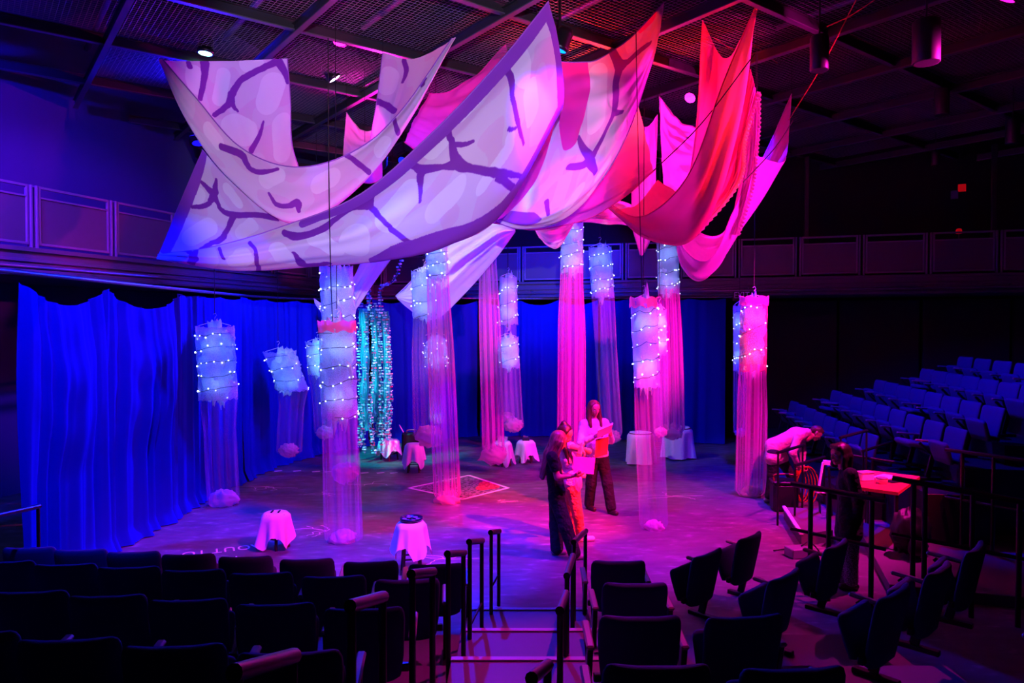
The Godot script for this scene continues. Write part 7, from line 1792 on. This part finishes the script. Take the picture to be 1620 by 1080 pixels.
func build_people() -> void:
	make_head()
	HANDS = [make_hand(0.28), make_hand(0.75)]
	var skin := mk(Color(0.82, 0.56, 0.44), 0.55)
	skin.subsurf_scatter_enabled = true
	skin.subsurf_scatter_strength = 0.15
	var lips := mk(Color(0.70, 0.32, 0.32), 0.4)
	var auburn := hair_mat(Color(0.40, 0.17, 0.10))
	var blonde := hair_mat(Color(0.60, 0.40, 0.29))
	var dark := hair_mat(Color(0.13, 0.08, 0.07))
	var black_cloth := wrinkled(Color(0.045, 0.04, 0.045))
	var cap := [[Vector3(0, 0.045, 0.018), Vector3(0, 0.035, 0.038), 0.089, 0.088], [Vector3(0, 0.0, 0.05), Vector3(0, -0.04, 0.055), 0.076, 0.064]]
	var sides := cap + [[Vector3(0.066, 0.055, -0.018), Vector3(0.084, -0.05, 0.004), 0.026, 0.028], [Vector3(-0.066, 0.055, -0.018), Vector3(-0.084, -0.05, 0.004), 0.026, 0.028]]
	var long_loose := [
		[Vector3(0.082, -0.03, 0.0), Vector3(0.095, -0.14, -0.01), 0.034, 0.036], [Vector3(-0.082, -0.03, 0.0), Vector3(-0.095, -0.14, -0.01), 0.034, 0.036],
		[Vector3(0.095, -0.14, -0.01), Vector3(0.09, -0.27, -0.06), 0.036, 0.024], [Vector3(-0.095, -0.14, -0.01), Vector3(-0.09, -0.27, -0.06), 0.036, 0.024],
		[Vector3(0.05, -0.02, 0.06), Vector3(0.05, -0.22, 0.08), 0.050, 0.036], [Vector3(-0.05, -0.02, 0.06), Vector3(-0.05, -0.22, 0.08), 0.050, 0.036]]
	var back_loose := [
		[Vector3(0.05, 0.0, 0.05), Vector3(0.06, -0.17, 0.13), 0.058, 0.056], [Vector3(-0.05, 0.0, 0.05), Vector3(-0.06, -0.17, 0.13), 0.058, 0.056],
		[Vector3(0.06, -0.17, 0.13), Vector3(0.04, -0.46, 0.22), 0.056, 0.026], [Vector3(-0.06, -0.17, 0.13), Vector3(-0.04, -0.46, 0.22), 0.056, 0.026],
		[Vector3(0.085, -0.02, -0.01), Vector3(0.09, -0.18, 0.05), 0.036, 0.03], [Vector3(-0.085, -0.02, -0.01), Vector3(-0.09, -0.18, 0.05), 0.036, 0.03]]
	var braid_loose := [
		[Vector3(0.084, -0.03, 0.0), Vector3(0.095, -0.2, -0.05), 0.036, 0.038], [Vector3(0.095, -0.2, -0.05), Vector3(0.085, -0.38, -0.09), 0.038, 0.02],
		[Vector3(-0.05, -0.02, 0.05), Vector3(-0.06, -0.18, 0.07), 0.05, 0.04]]
	var bun := sides + [[Vector3(0, 0.10, 0.07), Vector3(0, 0.11, 0.08), 0.045, 0.045]]
	var bob := sides + [[Vector3(-0.05, 0.085, -0.055), Vector3(0.05, 0.085, -0.055), 0.03, 0.03]]
	var bob_loose := [
		[Vector3(0.08, -0.03, -0.01), Vector3(0.09, -0.13, -0.015), 0.034, 0.036], [Vector3(-0.08, -0.03, -0.01), Vector3(-0.09, -0.13, -0.015), 0.034, 0.036],
		[Vector3(0.05, -0.02, 0.06), Vector3(0.055, -0.14, 0.06), 0.058, 0.045], [Vector3(-0.05, -0.02, 0.06), Vector3(-0.055, -0.14, 0.06), 0.058, 0.045]]
	var short_hair := [[Vector3(0, 0.05, 0.01), Vector3(0, 0.04, 0.03), 0.084, 0.083], [Vector3(0, 0.0, 0.055), Vector3(0, -0.03, 0.055), 0.06, 0.045], [Vector3(-0.03, 0.085, -0.05), Vector3(0.03, 0.085, -0.05), 0.028, 0.028]]
	var orange := wrinkled(Color(0.88, 0.46, 0.32))
	var pale := wrinkled(Color(0.93, 0.88, 0.84))

	person("person in a black t-shirt with long fair hair, looking down at a phone", {
		"head": Vector3(0.594, 1.439, -9.2), "face": Vector3(0.85, -0.45, -0.15), "neck": Vector3(0.53, 1.27, -9.2), "chest": Vector3(0.522, 1.125, -9.2), "pelvis": Vector3(0.571, 0.794, -9.2),
		"rs": Vector3(0.495, 1.266, -9), "re": Vector3(0.564, 1.02, -8.97), "rw": Vector3(0.747, 1.029, -9), "ls": Vector3(0.532, 1.205, -9.38), "le": Vector3(0.642, 0.95, -9.42), "lw": Vector3(0.796, 0.975, -9.3),
		"rh": Vector3(0.557, 0.737, -9.1), "rk": Vector3(0.669, 0.397, -9), "ra": Vector3(0.776, 0.072, -8.95), "rt": Vector3(0.903, -0.014, -8.97), "lh": Vector3(0.569, 0.689, -9.3), "lk": Vector3(0.564, 0.36, -9.22), "la": Vector3(0.569, 0.065, -9.15), "lt": Vector3(0.665, -0.016, -9.15),
		"rpalm": Vector3(0.2, 0.9, -0.3), "lpalm": Vector3(0, 0.9, 0.2)},
		{"skin": skin, "lips": lips, "hair": blonde, "hair_bones": sides, "loose": back_loose, "top": black_cloth, "trousers": black_cloth, "shoes": mk(Color(0.55, 0.45, 0.45), 0.6), "leg": 1.25, "sleeve": 0.55, "grip": "r"})
	person("person in orange trousers and a pale vest, one elbow raised", {
		"head": Vector3(0.714, 1.445, -9.75), "face": Vector3(0.75, -0.45, 0.35), "neck": Vector3(0.717, 1.27, -9.78), "chest": Vector3(0.743, 1.098, -9.78), "pelvis": Vector3(0.786, 0.773, -9.78),
		"rs": Vector3(0.797, 1.288, -9.62), "re": Vector3(1.003, 1.25, -9.5), "rw": Vector3(0.897, 1.317, -9.35), "rhand": Vector3(0.852, 1.219, -9.3), "ls": Vector3(0.721, 1.224, -9.95), "le": Vector3(0.793, 0.974, -9.98), "lw": Vector3(0.894, 0.93, -9.85),
		"rh": Vector3(0.814, 0.705, -9.7), "rk": Vector3(0.88, 0.361, -9.68), "ra": Vector3(0.927, 0.068, -9.72), "rt": Vector3(1.082, 0.002, -9.74), "lh": Vector3(0.777, 0.664, -9.88), "lk": Vector3(0.805, 0.303, -9.9), "la": Vector3(0.827, 0.054, -9.95), "lt": Vector3(0.967, -0.011, -9.96)},
		{"skin": skin, "lips": lips, "hair": dark, "hair_bones": bun, "loose": braid_loose, "top": wrinkled(Color(0.90, 0.72, 0.72)), "trousers": orange, "shoes": M.white, "sleeve": 0.0, "cuff": 0.88, "girth": 0.95})
	person("person in a white shirt and black trousers with long red hair, holding a clipboard", {
		"head": Vector3(1.28, 1.609, -11.3), "face": Vector3(0.38, -0.28, 0.88), "neck": Vector3(1.274, 1.428, -11.33), "chest": Vector3(1.281, 1.244, -11.3), "pelvis": Vector3(1.331, 0.908, -11.3),
		"rs": Vector3(1.111, 1.365, -11.28), "re": Vector3(1.063, 1.095, -11.18), "rw": Vector3(1.267, 1.22, -11), "ls": Vector3(1.459, 1.371, -11.38), "le": Vector3(1.531, 1.123, -11.25), "lw": Vector3(1.499, 1.246, -11.02), "lhand": Vector3(1.471, 1.314, -10.95),
		"rh": Vector3(1.262, 0.828, -11.3), "rk": Vector3(1.239, 0.421, -11.35), "ra": Vector3(1.221, 0.068, -11.45), "rt": Vector3(1.284, 0.025, -11.3), "lh": Vector3(1.41, 0.828, -11.3), "lk": Vector3(1.477, 0.454, -11.2), "la": Vector3(1.53, 0.083, -11.15), "lt": Vector3(1.594, 0.011, -11.05),
		"rpalm": Vector3(0.3, -0.5, -0.7), "lpalm": Vector3(-0.6, 0.2, -0.5)},
		{"skin": skin, "lips": lips, "hair": auburn, "hair_bones": sides, "loose": long_loose, "top": pale, "collar": pale, "trousers": black_cloth, "shoes": mk(Color(0.16, 0.10, 0.09), 0.4), "leg": 1.2, "sleeve": 1.85, "grip": "lr", "girth": 0.98})
	person("person in a light jacket bending over to coil an orange cable by the black crate", {
		"head": Vector3(4.992, 1.135, -11.9), "face": Vector3(0.70, -0.68, 0.20), "up": Vector3(0.68, 0.70, 0.1), "neck": Vector3(4.855, 1.143, -11.92), "chest": Vector3(4.66, 1.104, -11.9), "pelvis": Vector3(4.319, 0.916, -11.9),
		"rs": Vector3(4.615, 1.117, -11.68), "re": Vector3(4.502, 0.861, -11.62), "rw": Vector3(4.627, 0.632, -11.7), "rhand": Vector3(4.719, 0.519, -11.8), "ls": Vector3(4.841, 1.092, -12.12), "le": Vector3(4.857, 0.798, -12.1), "lw": Vector3(4.799, 0.594, -11.95), "lhand": Vector3(4.78, 0.499, -11.9),
		"rh": Vector3(4.246, 0.823, -11.78), "rk": Vector3(4.228, 0.462, -11.78), "ra": Vector3(4.204, 0.093, -11.85), "rt": Vector3(4.339, 0.01, -11.85), "lh": Vector3(4.398, 0.784, -12), "lk": Vector3(4.632, 0.405, -12), "la": Vector3(4.799, 0.054, -12.15), "lt": Vector3(4.948, -0.02, -12.15),
		"rpalm": Vector3(0, 0, -1), "lpalm": Vector3(0, 0, 1)},
		{"skin": skin, "lips": lips, "hair": hair_mat(Color(0.36, 0.20, 0.13)), "hair_bones": short_hair, "top": wrinkled(Color(0.80, 0.66, 0.60)), "trousers": wrinkled(Color(0.10, 0.09, 0.12)), "shoes": mk(Color(0.5, 0.45, 0.45), 0.6), "sleeve": 1.8, "long": true, "loose_fit": 0.035, "grip": "lr", "girth": 1.1})
	person("person with a dark bob in a long dark jacket and speckled trousers", {
		"head": Vector3(3.624, 1.482, -8), "face": Vector3(-0.97, -0.08, 0.2), "neck": Vector3(3.681, 1.314, -8), "chest": Vector3(3.711, 1.153, -8), "pelvis": Vector3(3.735, 0.78, -8),
		"ls": Vector3(3.667, 1.288, -7.82), "le": Vector3(3.726, 1.03, -7.78), "lw": Vector3(3.757, 0.788, -7.84), "lhand": Vector3(3.744, 0.685, -7.84), "rs": Vector3(3.781, 1.217, -8.2), "re": Vector3(3.713, 0.982, -8.22), "rw": Vector3(3.583, 0.98, -8.2), "rhand": Vector3(3.502, 0.999, -8.18),
		"lh": Vector3(3.703, 0.71, -7.9), "lk": Vector3(3.697, 0.382, -7.88), "la": Vector3(3.726, 0.09, -7.92), "lt": Vector3(3.625, -0.008, -7.94), "rh": Vector3(3.755, 0.654, -8.1), "rk": Vector3(3.715, 0.333, -8.1), "ra": Vector3(3.746, 0.048, -8.16), "rt": Vector3(3.632, -0.024, -8.16),
		"lpalm": Vector3(0.3, 0, -1), "rpalm": Vector3(0, 1, 0)},
		{"skin": skin, "lips": lips, "hair": hair_mat(Color(0.16, 0.07, 0.06)), "hair_bones": bob, "loose": bob_loose, "top": wrinkled(Color(0.06, 0.06, 0.08)), "trousers": speckled(), "shoes": M.black, "sleeve": 1.85, "long": true, "leg": 1.1, "girth": 1.08})
	build_held()

var wrinkle_tex: NoiseTexture2D
func wrinkled(c: Color) -> StandardMaterial3D:
	var m := mk(c, 0.88)
	if wrinkle_tex == null: wrinkle_tex = noise_tex(0.02, [], 61, 256, FastNoiseLite.TYPE_SIMPLEX_SMOOTH, 3)
	m.heightmap_enabled = true
	m.heightmap_texture = wrinkle_tex
	m.heightmap_scale = 2.2
	tri_map(m, 2.2, false)
	return m

func hair_mat(c: Color) -> StandardMaterial3D:
	var m := mk(Color.WHITE, 0.45)
	m.albedo_texture = noise_tex(0.03, [[0.0, c * 0.45], [0.45, c * 0.8], [0.6, c], [1.0, c.lightened(0.15)]], 71, 128, FastNoiseLite.TYPE_SIMPLEX_SMOOTH, 3)
	tri_map(m, 3.0, false)
	m.uv1_scale = Vector3(9.0, 1.1, 9.0)
	return m

func speckled() -> StandardMaterial3D:
	var m := mk(Color.WHITE, 0.85)
	m.albedo_texture = noise_tex(0.25, [[0.0, Color(0.08, 0.07, 0.10)], [0.52, Color(0.10, 0.09, 0.12)], [0.60, Color(0.70, 0.68, 0.72)], [1.0, Color(0.80, 0.78, 0.82)]], 31, 128, FastNoiseLite.TYPE_SIMPLEX_SMOOTH, 1)
	tri_map(m, 2.5)
	return m

func slab(s: SurfaceTool, q: Array, o: Vector3, n: Vector3, th: float) -> void:
	var p := q.map(func(v): return v - o)
	var k := n * th
	quad(s, p[0], p[1], p[2], p[3], n)
	quad(s, p[0] - k, p[1] - k, p[2] - k, p[3] - k, -n)
	var c: Vector3 = (p[0] + p[1] + p[2] + p[3]) / 4
	for i in 4: quad(s, p[i], p[(i + 1) % 4], p[(i + 1) % 4] - k, p[i] - k, (p[i] + p[(i + 1) % 4]) / 2 - c)

func build_held() -> void:
	var c: Vector3 = Vector3(0.921, 1.115, -9.25)
	var t := thing("paper_sheet", "large magenta paper bag held between the two front people", "paper", c)
	var s := st()
	slab(s, [Vector3(0.779, 1.238, -9.2), Vector3(1.071, 1.203, -9.3), Vector3(1.048, 0.991, -9.3), Vector3(0.779, 1.036, -9.2)], c, Vector3(0, 0, 1), 0.008)
	obj("sheet", s, mk(Color(0.92, 0.30, 0.85), 0.6), t)
	c = Vector3(0.806, 1.058, -9.05)
	t = thing("phone", "small white phone held by the person in the black t-shirt", "phone", c)
	s = st()
	box(s, Vector3.ZERO, Vector3(0.12, 0.01, 0.065), 0.004, Basis(Vector3.BACK, 0.3))
	obj("body", s, M.white, t)
	c = Vector3(1.404, 1.314, -10.95)
	t = thing("clipboard", "red lit clipboard with papers held by the person in the white shirt", "clipboard", c)
	s = st()
	slab(s, [Vector3(1.293, 1.331, -10.9), Vector3(1.532, 1.416, -10.98), Vector3(1.478, 1.299, -10.86), Vector3(1.272, 1.223, -10.8)], c, Vector3(0.2, 0.3, 0.9), 0.012)
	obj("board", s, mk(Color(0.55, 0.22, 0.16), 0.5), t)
	s = st()
	slab(s, [Vector3(1.294, 1.349, -10.91), Vector3(1.533, 1.433, -10.99), Vector3(1.53, 1.407, -10.97), Vector3(1.292, 1.323, -10.89)], c, Vector3(0.2, 0.6, 0.7), 0.01)
	obj("page_edge", s, M.white, t)
	c = Vector3(1.357, 1.065, -10.95)
	t = thing("folder", "orange red folder hanging below the clipboard", "folder", c)
	s = st()
	slab(s, [Vector3(1.265, 1.188, -10.9), Vector3(1.465, 1.214, -10.98), Vector3(1.447, 0.954, -10.98), Vector3(1.246, 0.911, -10.9)], c, Vector3(0.1, 0, 1), 0.012)
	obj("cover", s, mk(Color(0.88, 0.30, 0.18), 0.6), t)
	c = Vector3(0.88, 0.82, -9.6)
	t = thing("net_bag", "pink net bag hanging beside the orange trousers", "bag", c)
	s = st()
	crumple(s, Vector3.ZERO, Vector3(0.05, 0.11, 0.04), 0.3, 91)
	obj("bag", s, M.net_ball, t)
	c = Vector3(3.494, 1.018, -8.16)
	t = thing("phone", "pale phone held out by the person in the dark jacket", "phone", c)
	s = st()
	box(s, Vector3.ZERO, Vector3(0.13, 0.012, 0.07), 0.004, Basis(Vector3.UP, 0.2))
	obj("body", s, M.white, t)
